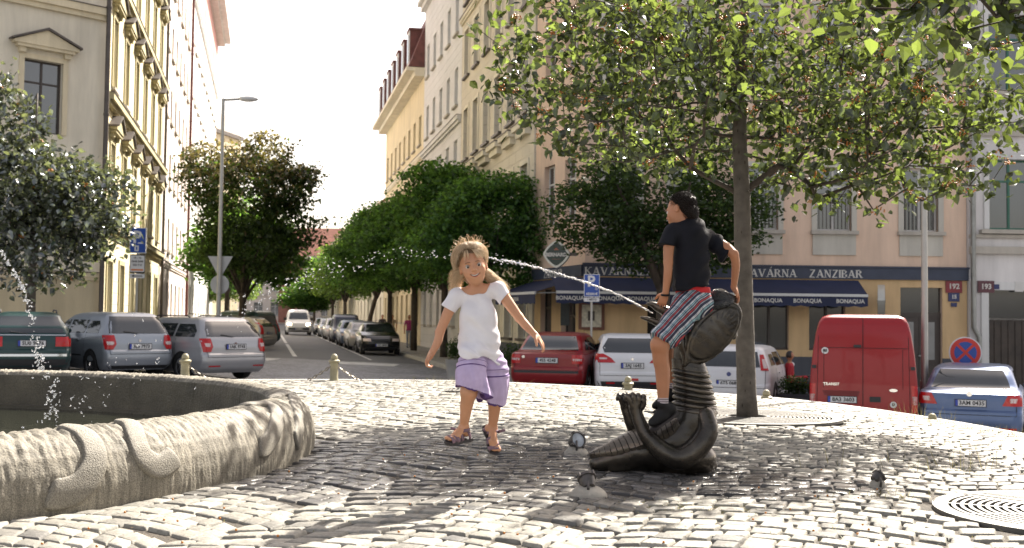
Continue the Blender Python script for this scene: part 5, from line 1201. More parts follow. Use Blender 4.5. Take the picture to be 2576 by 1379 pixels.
def sandal(F, ank, side):
    h, t, n = [np.array(v, float) for v in F]; d = t-h; L = np.linalg.norm(d); d /= L; a = np.cross(d, n); a /= np.linalg.norm(a); o = np.array(go); mb = MB()
    out = [(-.03, 0), (-.024, .020), (.0, .027), (.35*L, .023), (.6*L, .031), (.85*L, .036), (1.0*L, .028), (L+.014, .0)]; pl = [(u, v) for u, v in out]+[(u, -v) for u, v in out[-2:0:-1]]
    b = [h+d*u+a*v-np.array(n)*.018-o for u, v in pl]; c = [h+d*u+a*v-np.array(n)*.036-o for u, v in pl]; k = len(pl); V = b+c
    mb.add(V, [tuple(range(k)), tuple(range(2*k-1, k-1, -1))]+[(i, i+k, (i+1) % k+k, (i+1) % k) for i in range(k)]); mb.build('sandal_sole', M_sole, girl)
    st = MB()
    def strap(p0, p1, hgt, u0, w=.0085):
        pts = []
        for i in range(13):
            f = i/12; th = math.pi*f; v = math.cos(th)*p0; pts.append(h+d*(u0+(p1)*(f-.5))+a*v+np.array(n)*(-.02+hgt*math.sin(th)**.7)-o)
        ribbon(st, pts, d, w, .0022)
    strap(.029, .03, .036, .62*L, .010); strap(.031, -.035, .034, .72*L, .010); strap(.033, .02, .030, .82*L, .009); strap(.024, -.01, .05, .40*L, .0085)
    an = np.array(ank)-o; ribbon(st, [an+np.array([.031*math.cos(x), .031*math.sin(x), .004*math.cos(x)])+np.array([0,0,-.010]) for x in fr(0, 2*math.pi, 16)], (0,0,1), .0085, .002)
    e = an+np.array([side*.03, -.012, -.010]); ribbon(st, [e, e+np.array([side*.02, -.012, .008]), e+np.array([side*.04, -.012, .014])], (0,0,1), .0075, .002)
    for v in (.026, -.026): ribbon(st, [h+a*v*.9-np.array(n)*.02-o, h+a*v-o+np.array(n)*.005, an+a*v*1.15], d, .0075, .002)
    st.build('sandal_straps', M_strap, girl, smooth=True)
sandal(FL, g(1167, 1078, -.02), -1); sandal(FR, g(1239, 1082, .19), 1)
def hair_mat(name, c1, c2):
    def ex(m, t, b, tc):
        at = t.nodes.new('ShaderNodeAttribute'); at.attribute_name = 'tint'; r = t.nodes.new('ShaderNodeMix'); r.data_type = 'RGBA'; t.links.new(at.outputs['Fac'], r.inputs[0])
        r.inputs[6].default_value = c1+(1,); r.inputs[7].default_value = c2+(1,); t.links.new(r.outputs[2], b.inputs['Base Color']); b.inputs['Anisotropic'].default_value = .5
    return mat(name, c1, .42, var=0, extra=ex, spec=.3)
M_hairg = hair_mat('light_brown_hair', (.42,.27,.14), (.9,.72,.5)); M_hairb = hair_mat('dark_brown_hair', (.008,.006,.005), (.028,.020,.015))
def strands(paths, rad, name, m, par, org):
    V = []; F = []; T = []; 
    for p in paths:
        b = len(V); n = len(p); tint = RNG.beta(2, 2)
        for i, c in enumerate(p):
            t = p[min(i+1, n-1)]-p[max(i-1, 0)]; t = t/(np.linalg.norm(t)+1e-9); u = np.cross(t, (.1,1,.2)); u /= np.linalg.norm(u)+1e-9; w = np.cross(t, u); r = rad*(1-(i/(n-1))**2*.75)*(.7 if i == 0 else 1)
            for k in range(3): a = 2.094*k; V.append(c+u*math.cos(a)*r+w*math.sin(a)*r-np.array(org)); T.append(tint)
        F += [(b+i*3+k, b+i*3+(k+1) % 3, b+(i+1)*3+(k+1) % 3, b+(i+1)*3+k) for i in range(n-1) for k in range(3)]
    return npmesh(name, V, F, m, par, attr=T)
def girl_hair():
    s = SDF(g(1110, 760, 0)+np.array([0,-.14,0]), g(1290, 590, 0)+np.array([0,.2,0]), .005); L = HL; M = HM
    s.ell(L(0,.026,.040), (.079,.088,.082), .02, M);  s.ell(L(0,.05,-.03), (.07,.05,.08), .02, M); s.ell(L(0,-.085,-.03), (.082,.075,.085), .015, M, '-')
    sculpt(s, 'hair_base', mat('hair_under', (.20,.125,.065), .55, var=.4, vs=40), girl, go, 1, lambda V: .004*n3(V, 40))
    ps = []; rnd = random.Random(5)
    def add(n, start, fn):
        for _ in range(n): ps.append(fn(start()))
    def top_start():
        th = rnd.uniform(-1, 1)*1.35; ph = rnd.uniform(-.75, 1.0); return (math.sin(th)*math.cos(ph)*.078, .02+math.sin(ph)*.08, .04+math.cos(th)*math.cos(ph)*.082)
    for _ in range(3400):     # crown of hair, combed out from the parting and puffed by the wind
        ph = rnd.uniform(0, 2*math.pi); c, sn = math.cos(ph), math.sin(ph); front = max(0, -sn); end = (1.75-1.0*front**1.5)*rnd.uniform(.75, 1.12); puff = .05+.17*rnd.random()**1.6; path = []; tw = rnd.uniform(-.5, .5); w0 = rnd.uniform(0, 6.28); wv = rnd.uniform(.01, .05)
        for i in range(13):
            f = i/12; th = .08+end*f; p2 = ph+tw*f*.6; k = 1.03+puff*math.sin(min(1, f*1.25)*math.pi*.62)+wv*math.sin(w0+f*9)*f+.06*max(0, f-.85)*6*rnd.random(); 
            path.append(np.array([.012+(math.sin(th)*math.cos(p2))*.080*k-.012*(1 if c < 0 else 0)*math.sin(f*3), .018+math.sin(th)*math.sin(p2)*.092*k, .034+math.cos(th)*.086*k]))
        ps.append([L(*w) for w in path])
    for _ in range(80):      # loose curls standing off the head
        ph = rnd.uniform(0, 2*math.pi); th = rnd.uniform(.2, 1.1); d0 = np.array([math.sin(th)*math.cos(ph), math.sin(th)*math.sin(ph)*.6, math.cos(th)]); st = np.array([0,.018,.036])+d0*.088; r_ = rnd.uniform(.004,.012); w0 = rnd.uniform(0, 6.28); ln = rnd.uniform(.02, .045); tg = np.cross(d0, (0,1,0)); tg /= np.linalg.norm(tg)+1e-9
        ps.append([L(*(st+d0*(ln*math.sin(f*2.4)+.008)+tg*(r_*2*f*(1 if rnd.random() > 2 else math.sin(w0)))+np.array([r_*math.sin(w0+f*5)*.5, 0, r_*math.cos(w0+f*5)*.4]))) for f in fr(0, 1, 10)])
    for _ in range(700):      # viewer's left: wavy lock falling to the shoulder
        a = rnd.uniform(0, 1); st = L(-.070+rnd.uniform(-.012,.006), rnd.uniform(-.01,.06), .05-.05*a); ex = g(1142+rnd.uniform(-15, 16), 700+rnd.uniform(-10, 34), .04+rnd.uniform(-.02,.05)); w0 = rnd.uniform(0, 6.28); am = rnd.uniform(.004,.010)
        bow = np.array([-.030-rnd.uniform(0,.012), -.01, .0]); ps.append([st+(ex-st)*t+bow*math.sin(t*math.pi)+np.array([am*math.sin(w0+t*11), am*math.cos(w0+t*9), 0])*t for t in fr(0, 1, 12)])
    for _ in range(800):      # viewer's right: long hair blown out over the shoulder
        st = L(.058+rnd.uniform(-.01,.014), rnd.uniform(.0,.07), rnd.uniform(-.02,.06)); f = rnd.random(); ex = g(1236+44*f+rnd.uniform(-6, 6), 716+20*f+rnd.uniform(-14, 8), .07+rnd.uniform(-.03,.05)); w0 = rnd.uniform(0, 6.28); am = rnd.uniform(.002,.006)
        bow = np.array([.018, 0, .022]); ps.append([st+(ex-st)*t+bow*math.sin(t*math.pi)+np.array([am*math.sin(w0+t*9), 0, am*math.cos(w0+t*8)])*t for t in fr(0, 1, 12)])
    for _ in range(60):
        st = L(rnd.uniform(-.05,.05), rnd.uniform(-.03,.06), .105); v = np.array([rnd.uniform(-.5,.5), rnd.uniform(-.3,.3), 1])*.045; ps.append([st+v*t+np.array([.02*math.sin(t*4)*rnd.uniform(-1,1), 0, -.018*t*t]) for t in fr(0, 1, 8)])
    for _ in range(150):      # wisps swept to the left over the temple
        x = rnd.uniform(-.062, -.012) if rnd.random() < .8 else rnd.uniform(.02, .05); st = L(x*.6, -.052, .088); ex = L(x*1.15-.012, -.086+abs(x)*.35, .030+rnd.uniform(-.006,.022)+abs(x)*.1); ps.append([st+(ex-st)*t+np.array([0,-.012*math.sin(t*math.pi),.004*math.sin(t*math.pi)]) for t in fr(0, 1, 8)])
    strands(ps, .00095, 'hair', M_hairg, girl, go)
girl_hair()
# ------------------------------------------------------------ the boy
BY = 7.12
def b_(px, py, dy=0): return PP(px, py, BY+dy)
boy = thing('person', 'dark haired boy in black t-shirt and plaid shorts sitting astride the bronze creature', 'person', (b_(1700, 1100)[0], BY, 0)); bo = tuple(boy.location)
BH, BL = frame(b_(1712, 530, -.02), (.16, .18, .97), (-.84, .52, -.32))
HB = [b_(1740, 560, -.03), b_(1741, 600, -.06), b_(1740, 660, -.07), b_(1743, 725, -.05)]
KN = b_(1660, 868, -.22); AN = b_(1668, 1008, -.20)
def boy_body():
    s = SDF(b_(1605, 1090, 0)+np.array([0,-.42,0]), b_(1885, 475, 0)+np.array([0,.34,0]), .0040)
    face(s, BH, BL, 1.03); s.cap(b_(1737, 568, -.04), BL(0,.010,-.055), .043, .037, .02)
    s.chain(HB, [.055,.10,.095,.09], .03, sq=(uv((-.5,.85,0)), .8)); s.cap(b_(1694, 582, -.09), b_(1790, 606, .02), .042, .042, .03); s.ell(b_(1742, 755, -.04), (.115,.105,.075), .04)
    s.chain([b_(1688, 588, -.10), b_(1682, 625, -.14), b_(1681, 660, -.16)], [.042, .034, .029], .02); s.chain([b_(1681, 660, -.16), b_(1680, 690, -.17), b_(1674, 738, -.15)], [.029, .027, .019], .01)
    s.chain([b_(1797, 608, .02), b_(1825, 622, -.03), b_(1846, 640, -.08)], [.042, .035, .029], .02); s.chain([b_(1846, 640, -.08), b_(1851, 668, -.06), b_(1846, 722, -.01)], [.030, .027, .019], .01)
    hand(s, b_(1674, 738, -.15), np.array([-.25,.25,-.85]), np.array([.2,.9,-.2]), 1.0, curl=.42, thumb=-1)
    hand(s, b_(1846, 722, -.01), np.array([.28,.05,-.62]), np.array([-.35,.0,-.6]), 1.0, curls=[.28,.3,.34,.4], thumb=-1)
    s.chain([b_(1735, 770, -.10), KN], [.078, .056], .03); s.chain([KN, b_(1662, 905, -.205), b_(1667, 935, -.20), AN], [.054, .050, .047, .032], .02); s.ell(KN+np.array([-.022,-.014,.0]), (.03,.034,.04), .02)
    s.chain([b_(1745, 770, .05), b_(1680, 850, .20), b_(1690, 980, .20)], [.078, .054, .03], .03)
    return sculpt(s, 'body', M_skb, boy, bo, 2)
boy_body(); face_parts(boy, BH, BL, bo, 1.03, False)
def boy_shirt():
    s = SDF(b_(1640, 770, 0)+np.array([0,-.32,0]), b_(1860, 535, 0)+np.array([0,.26,0]), .0042); n = uv((-.5,.85,0))
    s.chain([b_(1741, 568, -.03), HB[1], HB[2]], [.075,.117,.113], .03, sq=(n, .85)); s.chain([HB[2], b_(1740, 700, -.07), b_(1737, 738, -.06)], [.113,.120,.128], .03, sq=(n, .9)); s.cap(b_(1697, 580, -.09), b_(1788, 602, .02), .05, .052, .04); s.cap(b_(1740, 566, -.03), b_(1735, 556, -.03), .05, .047, .02)
    s.chain([b_(1690, 586, -.10), b_(1674, 622, -.14)], [.052, .052], .02); s.chain([b_(1796, 608, .02), b_(1834, 650, -.05)], [.053, .056], .03)
    s.cap(b_(1705, 715, -.14), b_(1690, 738, -.16), .03, .03, .05)
    def cut(c, nn, lo, hi): s.put(lambda X, Y, Z_: (X-c[0])*nn[0]+(Y-c[1])*nn[1]+(Z_-c[2])*nn[2], lo, hi, .001, '&', 0)
    lo, hi = s.lo, s.lo+np.array(s.n)*s.h
    cut(b_(1672, 618, -.14), uv((-.15,-.2,-1)), lo, np.array([b_(1688, 600)[0], hi[1], b_(1688, 595)[2]])); cut(b_(1830, 642, -.05), uv((.75,-.4,-.55)), np.array([b_(1806, 600)[0], lo[1], lo[2]]), hi)
    hz = b_(1737, 727, 0); cut2 = lambda X, Y, Z_: -(Z_-hz[2]-.20*np.clip(X-hz[0], -1, .2)+.0*Y); s.put(cut2, lo, np.array([hi[0], hi[1], b_(1740, 690)[2]]), .001, '&', 0)
    def disp(V):
        x = V[:, 0]-b_(1740, 650)[0]; z = V[:, 2]-b_(1740, 650)[2]; d = .0085*np.sin((z*1.0-x*1.15)*52+2.2*n3(V, 7))*np.clip(.4+x*4, .15, 1); d += .006*np.sin(z*75+x*30)*np.clip((-.10-z)*12, 0, 1); return d+.003*n3(V, 14)
    return sculpt(s, 't_shirt', M_bshirt, boy, bo, 2, disp)
boy_shirt()
def plaid():
    m = bpy.data.materials.new('plaid_cotton'); m.use_nodes = True; t = m.node_tree; b = t.nodes['Principled BSDF']; b.inputs['Roughness'].default_value = .85
    def stripes(attr, scale, stops, off=0):
        a = t.nodes.new('ShaderNodeAttribute'); a.attribute_name = attr; mu = t.nodes.new('ShaderNodeMath'); mu.operation = 'MULTIPLY_ADD'; mu.inputs[1].default_value = scale; mu.inputs[2].default_value = off; t.links.new(a.outputs['Fac'], mu.inputs[0])
        f = t.nodes.new('ShaderNodeMath'); f.operation = 'FRACT'; t.links.new(mu.outputs[0], f.inputs[0]); r = t.nodes.new('ShaderNodeValToRGB'); r.color_ramp.interpolation = 'CONSTANT'; cr = r.color_ramp
        cr.elements[0].position = 0; cr.elements[0].color = stops[0][1]+(1,); cr.elements[1].position = stops[1][0]; cr.elements[1].color = stops[1][1]+(1,)
        for p, c in stops[2:]: e = cr.elements.new(p); e.color = c+(1,)
        t.links.new(f.outputs[0], r.inputs['Fac']); return r.outputs[0]
    nv, wh, rd, tl = (.022,.028,.06), (.60,.60,.62), (.38,.04,.045), (.20,.34,.38)
    A = stripes('pu', 15, [(0, nv), (.12, wh), (.155, nv), (.22, rd), (.34, nv), (.44, wh), (.49, nv), (.58, tl), (.70, nv), (.74, wh), (.80, (.3,.32,.36)), (.84, wh), (.88, nv)])
    B = stripes('pv', 17, [(0, (1,1,1)), (.30, (.42,.42,.5)), (.42, (1,1,1)), (.60, (.55,.45,.45)), (.68, (1,1,1)), (.86, (1.25,1.25,1.25)), (.9, (1,1,1))])
    mx = t.nodes.new('ShaderNodeMix'); mx.data_type = 'RGBA'; mx.blend_type = 'MULTIPLY'; mx.inputs[0].default_value = 1; t.links.new(A, mx.inputs[6]); t.links.new(B, mx.inputs[7]); t.links.new(mx.outputs[2], b.inputs['Base Color']); return m
M_plaid = plaid()
def boy_shorts():
    s = SDF(b_(1625, 905, 0)+np.array([0,-.42,0]), b_(1810, 715, 0)+np.array([0,.34,0]), .0042); n = uv((-.5,.85,0))
    s.chain([b_(1743, 735, -.05), b_(1741, 758, -.06)], [.108,.122], .03, sq=(n, .9)); s.ell(b_(1748, 768, -.04), (.115,.125,.08), .04); s.chain([b_(1728, 772, -.13), b_(1690, 828, -.19), KN+np.array([.012,.0,.035])], [.095,.090,.082], .03)
    s.chain([b_(1745, 772, .06), b_(1690, 830, .2)], [.095,.085], .03)
    lo, hi = s.lo, s.lo+np.array(s.n)*s.h; ax = KN-b_(1735, 770, -.10); ax = ax/np.linalg.norm(ax); c = KN+np.array([.012,.01,.005])
    s.put(lambda X, Y, Z_: (X-c[0])*ax[0]+(Y-c[1])*ax[1]+(Z_-c[2])*ax[2], lo, np.array([hi[0], hi[1], b_(1700, 800)[2]]), .001, '&', 0)
    wz = b_(1743, 729, 0)[2]; s.put(lambda X, Y, Z_: (Z_-wz)+0*X+0*Y, np.array([lo[0], lo[1], wz-.05]), hi, .001, '&', 0)
    sd = np.array([ax[2], 0, -ax[0]]); sd /= np.linalg.norm(sd)
    def at(V): R_ = V-c; u = R_@sd; v = R_@ax; w = R_[:, 1]; return {'pu': u+.35*w+.004*n3(V, 12)+.5, 'pv': v+.1*u+2}
    def disp(V): R_ = V-c; v = R_@ax; u = R_@sd; return .005*np.sin(u*60+2*n3(V, 6))*np.clip(1+v*2, 0, 1)+.004*np.sin(v*48+u*25)+.002*n3(V, 18)
    sculpt(s, 'shorts', M_plaid, boy, bo, 2, disp, attrs=at)
    # waistband
    o = MB(); 
    for k, r_ in ((-.01, .101), (.006, .103), (.02, .099)):
        pass
    V = []; K = 40; c0 = b_(1743, 728, -.05)-np.array(bo); t_ = uv((.85,.5,0))
    for i, (dz, r_) in enumerate([(-.022, .114), (-.008, .116), (.014, .112)]):
        for j in range(K): a = 2*math.pi*j/K; p = c0+t_*r_*math.cos(a)+n*r_*.9*math.sin(a)+np.array([0,0,dz]); V.append(tuple(p))
    MB().add(V, [(i*K+j, i*K+(j+1) % K, (i+1)*K+(j+1) % K, (i+1)*K+j) for i in range(2) for j in range(K)]).build('waistband', M_red, boy, smooth=True)
boy_shorts()
def trainer(hl, toe, an):
    s = SDF(np.minimum(hl, toe)-.08, np.maximum(np.maximum(hl, toe), an)+.08, .004); d = uv(toe-hl); L = np.linalg.norm(toe-hl); up = uv(an-hl-d*((an-hl)@d))
    s.cap(hl+up*.01, hl+d*L*.45, .034, .036, .02); s.cap(hl+d*L*.4, toe-d*.035, .038, .034, .02, sq=(up, .75)); s.cap(hl+up*.02+d*.01, an+d*.005-up*.0, .036, .033, .02); s.cap(hl+d*L*.25+up*.03, hl+d*L*.65, .03, .03, .02)
    sculpt(s, 'trainer', M_shoe, boy, bo, 2, lambda V: .0012*n3(V, 40))
    pl = [(-.036, 0), (-.028, .024), (.02, .033), (.5*L, .033), (.8*L, .04), (L-.01, .030), (L+.008, 0)]; pl = pl+[(u, -v) for u, v in pl[-2:0:-1]]; a = np.cross(d, up); k = len(pl)
    bb = [hl+d*u+a*v-up*.026-np.array(bo) for u, v in pl]; cc = [hl+d*u+a*v-up*.043-np.array(bo) for u, v in pl]
    MB().add(bb+cc, [tuple(range(k)), tuple(range(2*k-1, k-1, -1))]+[(i, i+k, (i+1) % k+k, (i+1) % k) for i in range(k)]).build('trainer_sole', M_sole, boy)
    for i in range(5): c = an+np.array([0,0,.008+.007*i])-np.array(bo); MB().lathe([(.033,-.0035),(.0345,0),(.033,.0035)], 20, M=Matrix.Translation(c)).build('sock_band', M_sock if i % 2 == 0 else mat('grey_sock', (.22,.18,.2), .9), boy, smooth=True)
trainer(b_(1688, 1031, -.17), b_(1632, 1070, -.21), AN+np.array([0,0,-.02]))
trainer(b_(1694, 1000, .2), b_(1640, 1025, .2), b_(1690, 978, .2))
def boy_hair():
    s = SDF(b_(1660, 575, 0)+np.array([0,-.16,0]), b_(1790, 465, 0)+np.array([0,.16,0]), .0036); L, M = BL, BH
    s.ell(L(0,.024,.036), (.0775,.0885,.083), .02, M); s.ell(L(0,.055,-.015), (.066,.05,.065), .02, M); s.ell(L(0,.066,-.045), (.058,.040,.055), .02, M)
    s.ell(L(0,-.085,-.015), (.07,.062,.060), .008, M, '-'); s.ell(L(0,-.02,-.075), (.09,.075,.055), .008, M, '-')
    for x in (-1, 1): s.ell(L(x*.076,-.004,-.018), (.02,.026,.032), .004, M, '-')
    sculpt(s, 'hair', mat('dark_hair_base', (.012,.008,.006), .85, var=.3, vs=60, spec=.15), boy, bo, 1, lambda V: .0022*n3(V, 90)+.002*n3(V, 35, 4), attrs=lambda V: {'tint': np.clip(.5+.8*n3(V, 120, 2), 0, 1)})
boy_hair()
def crew():
    ps = []; rnd = random.Random(9)
    while len(ps) < 5200:
        v = np.array([rnd.gauss(0,1), rnd.gauss(0,1), rnd.gauss(0,1)]); v /= np.linalg.norm(v)
        p = np.array([0,.022,.034])+v*np.array([.0785,.0915,.0845])
        if len(ps) % 3 == 0: p = np.array([0,.060,-.030])+v*np.array([.066,.052,.068])
        if p[1] < .03 and len(ps) % 3 == 0: continue
        if p[2] < -.085 or (p[1] < -.035 and p[2] < .075) or (p[1] < .012 and p[2] < -.005) or (p[1] < -.02 and p[2] < .025): continue
        t = np.array([v[0]*.2, .35, -.75+.4*abs(v[0])]); t -= v*(t@v); t /= np.linalg.norm(t)+1e-9; ln = rnd.uniform(.010,.020); ps.append([BL(*(p+(t*.8+v*(.28+.5*max(0, v[2])*rnd.random()))*ln*f)) for f in (0, .5, 1)])
    strands(ps, .0009, 'hair_strands', M_hairb, boy, bo)
crew()
MB().tube([tuple(b_(1674, 742, -.15)-np.array(bo)+np.array([.024*math.cos(a), .024*math.sin(a), .004*math.sin(a)])) for a in fr(0, 6.28, 18)], .007, 6).build('bracelet', M_shoe, boy, smooth=True)
# black net jacket lying on the statue behind the boy
s = SDF(b_(1770, 810, 0)+np.array([0,-.25,0]), b_(1862, 715, 0)+np.array([0,.25,0]), .006)
s.chain([b_(1786, 752, -.02), b_(1812, 742, -.04), b_(1838, 752, -.03)], [.034,.040,.026], .03); s.chain([b_(1788, 770, -.06), b_(1812, 766, -.08), b_(1838, 760, -.06)], [.026,.03,.018], .03)
jk = tag(sculpt(s, 'jacket', mat('black_net_fabric', (.02,.022,.025), .25, var=.5, vs=30, bump=.8, bs=90), None, (0,0,0), 1, lambda V: .010*n3(V, 22)+.002*n3(V, 80, 2)), 'crumpled shiny black net jacket lying behind the boy on the statue', 'jacket')
# ================================================================ vehicles
def paint(name, col, metal=.3, rough=.32): return mat(name, col, rough, metal, var=.04, vs=2, coat=.25, spec=.4)
M_cglass = mat('car_glass', (.02,.025,.028), .04, var=.2, vs=2, spec=.7)
M_cglass.node_tree.nodes['Principled BSDF'].inputs['IOR'].default_value = 1.6; M_rub = mat('tyre_rubber', (.018,.018,.018), .8, var=.2); M_alloy = mat('alloy_rim', (.42,.42,.43), .35, .6, var=.1)
M_blk = mat('black_plastic', (.025,.025,.027), .6, var=.15); M_tail = mat('tail_light_red', (.45,.012,.015), .15, var=.15, vs=20); M_tailw = mat('light_white', (.6,.5,.48), .15, var=.1, vs=20)
M_plate = mat('plate_white', (.62,.62,.62), .4, var=.03); M_pblue = mat('plate_blue', (.02,.05,.35), .4, var=0); M_chrome = mat('chrome', (.6,.6,.6), .15, .9, var=0)
M_under = mat('underbody', (.012,.012,.012), .9, var=0)
class Car:
    def __init__(s, lv): s.lv = sorted(lv); s.z = [l[0] for l in lv]
    def at(s, z): return [float(np.interp(z, s.z, [l[k] for l in s.lv])) for k in range(1, 6)]   # xr, xf, w, cr, cf
    def rear(s, y, z): xr, xf, w, cr, cf = s.at(z); e = max(0, abs(y)-(w-cr)); e = min(e, cr); return xr+(cr-math.sqrt(max(0, cr*cr-e*e)))*1.0
    def front(s, y, z): xr, xf, w, cr, cf = s.at(z); e = min(max(0, abs(y)-(w-cf)), cf); return xf-(cf-math.sqrt(max(0, cf*cf-e*e)))
    def side(s, x, z):
        xr, xf, w, cr, cf = s.at(z)
        if x < xr+cr: e = min(cr, xr+cr-x); return w-cr+math.sqrt(max(0, cr*cr-e*e))
        if x > xf-cf: e = min(cf, x-(xf-cf)); return w-cf+math.sqrt(max(0, cf*cf-e*e))
        return w
    def shell(s):
        zs = []; 
        for a, b in zip(s.z, s.z[1:]): zs += fr(a, b, 4)[:-1]
        zs.append(s.z[-1]); mb = MB(); K = 8; V = []
        for z in zs:
            xr, xf, w, cr, cf = s.at(z); ring = []
            for i in range(K): a = math.pi/2*i/(K-1); ring.append((xf-cf+cf*math.sin(math.pi/2-a)*1.0 if False else xf-cf+cf*math.cos(math.pi/2-a), w-cf+cf*math.sin(math.pi/2-a)))
            ring = [(x, y) for x, y in ring]; R2 = [(xr+cr-cr*math.cos(math.pi/2*i/(K-1)), w-cr+cr*math.sin(math.pi/2*i/(K-1))) for i in range(K)]
            half = R2+ring; full = half+[(x, -y) for x, y in reversed(half)]; V += [(x, y, z) for x, y in full]; n = len(full)
        F = [(i*n+j, i*n+(j+1) % n, (i+1)*n+(j+1) % n, (i+1)*n+j) for i in range(len(zs)-1) for j in range(n)]; F = [f[::-1] for f in F]+[tuple(range(n)), tuple(reversed([(len(zs)-1)*n+j for j in range(n)]))]
        return mb.add(V, F)
    def patch(s, kind, rows, off=.006, sg=1, nc=8, nr=4):
        R_ = []
        for a, b in zip(rows, rows[1:]):
            for i in range(nr): f = i/nr; R_.append(tuple(a[k]+(b[k]-a[k])*f for k in range(3)))
        R_.append(rows[-1]); V = []
        for z, a, b in R_:
            for j in range(nc+1):
                u = a+(b-a)*j/nc
                if kind == 'rear': V.append((s.rear(u, z)-off, u, z+off*.4))
                elif kind == 'front': V.append((s.front(u, z)+off, u, z+off*.4))
                else: V.append((u, sg*(s.side(u, z)+off), z))
        n = nc+1; F = [(i*n+j, i*n+j+1, (i+1)*n+j+1, (i+1)*n+j) for i in range(len(R_)-1) for j in range(nc)]
        return MB().add(V, F)
def wheel(root, x, y, r, sg, rim=M_alloy, name='wheel'):
    M = Matrix.Translation((x, y, r)) @ Matrix.Rotation(-sg*math.pi/2, 4, 'X')
    t = MB().lathe([(r*.62,-.09),(r*.95,-.10),(r,-.07),(r,.07),(r*.96,.10),(r*.68,.105),(r*.64,.085)], 26, M=M).build(name, M_rub, root, smooth=40)
    m = MB().lathe([(r*.66,.05),(r*.66,.088),(r*.60,.09),(r*.58,.06)], 26, M=M, cap=False)
    for i in range(6):
        A = M @ Matrix.Rotation(i*math.pi/3, 4, 'Z'); m.box(-.035, .03, .06, .035, r*.6, .085, 0, A)
    m.lathe([(.001,.092),(.06,.09),(.065,.06)], 14, M=M, cap=False); m.build('rim', rim, t, smooth=30)
def make_car(name, label, cat, x, y, head, lv, paintm, L, wx, wr, sides, rearw=None, frontw=None, tails=(), plate=None, heads=(), bump=None, extra=None, group='cars parked round the square', dz=0):
    """heading in degrees right of straight ahead"""
    c = Car(lv); root = thing(name, label, cat, (x, y, groad(x, y)+.005+dz), R(90-head), group)
    c.shell().build('body', paintm, root, smooth=38)
    for sg in (1, -1):
        for w_ in sides: c.patch('side', w_, .005, sg, 8).build('side_window', M_cglass, root, smooth=True)
        for xx in wx:
            V = [(xx, sg*(c.side(xx, wr)+.004), wr*.95)]; 
            for i in range(25): a = -.35+(math.pi+.7)*i/24; px_, pz = xx+(wr+.065)*math.cos(a), wr*.95+(wr+.065)*math.sin(a); V.append((px_, sg*(c.side(px_, max(pz, c.z[0]))+.004), pz))
            MB().add(V, [(0, i, i+1) for i in range(1, 25)]).build('wheel_arch', M_under, root)
            wheel(root, xx, sg*(c.side(xx, wr)-.075), wr, sg)
        c.patch('side', [(.50, L*.30, L*.72), (.53, L*.30, L*.72)], .004, sg).build('side_moulding', M_blk, root)
    if rearw and name != 'parked_car':
        sm = MB(); wv = c.at(.9)[2]-.10
        sm.tube([(c.rear(wv, z)-.003, wv, z) for z in fr(1.0, .57, 8)]+[(c.rear(y, .565)-.003, y, .565) for y in fr(wv-.01, -wv+.01, 14)]+[(c.rear(wv, z)-.003, -wv, z) for z in fr(.57, 1.0, 8)], .006, 4); sm.build('tailgate_seam', M_blk, root)
        for sg in (1, -1):
            for xs in (L*.27, L*.50, L*.73): sm2 = MB().tube([(xs, sg*(c.side(xs, z)+.001), z) for z in fr(.34, .98, 6)], .005, 4); sm2.build('door_seam', M_blk, root)
            MB().box(L*.33, min(sg*(c.side(L*.33, .86)), sg*(c.side(L*.33, .86)+.03)), .85, L*.33+.16, max(sg*(c.side(L*.33, .86)), sg*(c.side(L*.33, .86)+.03)), .88).build('door_handle', paintm, root)
            MB().ball((L*.70, sg*(c.side(L*.7, .95)+.10), 1.0), (.07,.10,.075), 10).build('mirror', paintm, root, smooth=True)
    if rearw: c.patch('rear', rearw, .006, nc=14).build('rear_window', M_cglass, root, smooth=True)
    if frontw: c.patch('front', frontw, .006, nc=14).build('windscreen', M_cglass, root, smooth=True)
    for rows, m in tails:
        for sg in (1, -1): 
            rr_ = [(z, sg*a, sg*b) for z, a, b in rows]; c.patch('rear', rr_, .012, nc=6).build('tail_light', m, root, smooth=True)
    for rows, m in heads:
        for sg in (1, -1): rr_ = [(z, sg*a, sg*b) for z, a, b in rows]; c.patch('front', rr_, .012, nc=6).build('headlight', m, root, smooth=True)
    if bump: 
        for kind, rows, m in bump: c.patch(kind, rows, .009, nc=16).build('bumper_trim', m, root, smooth=True)
    if plate:
        txt, pz, side_, py = plate; f = side_ == 'front'; px_ = (c.front(py, pz)+.02) if f else (c.rear(py, pz)-.02); mb = MB(); s_ = 1 if f else -1
        M = Matrix.Translation((px_, py, pz)) @ Matrix.Rotation(math.pi/2 if f else -math.pi/2, 4, 'Z'); mb.box(-.275, -.004, -.068, .275, .006, .068, 2, M); mb.box(-.26, -.008, -.055, .26, -.004, .055, 0, M); mb.box(-.26, -.0095, -.055, -.215, -.008, .055, 1, M)
        text_mb(mb, txt, .105, M @ Matrix.Translation((.022, -.011, 0)) @ XZ, 2, ext=.001, bold=.003); mb.build('number_plate', [M_plate, M_pblue, M_blk], root)
    if extra: extra(c, root)
    return root
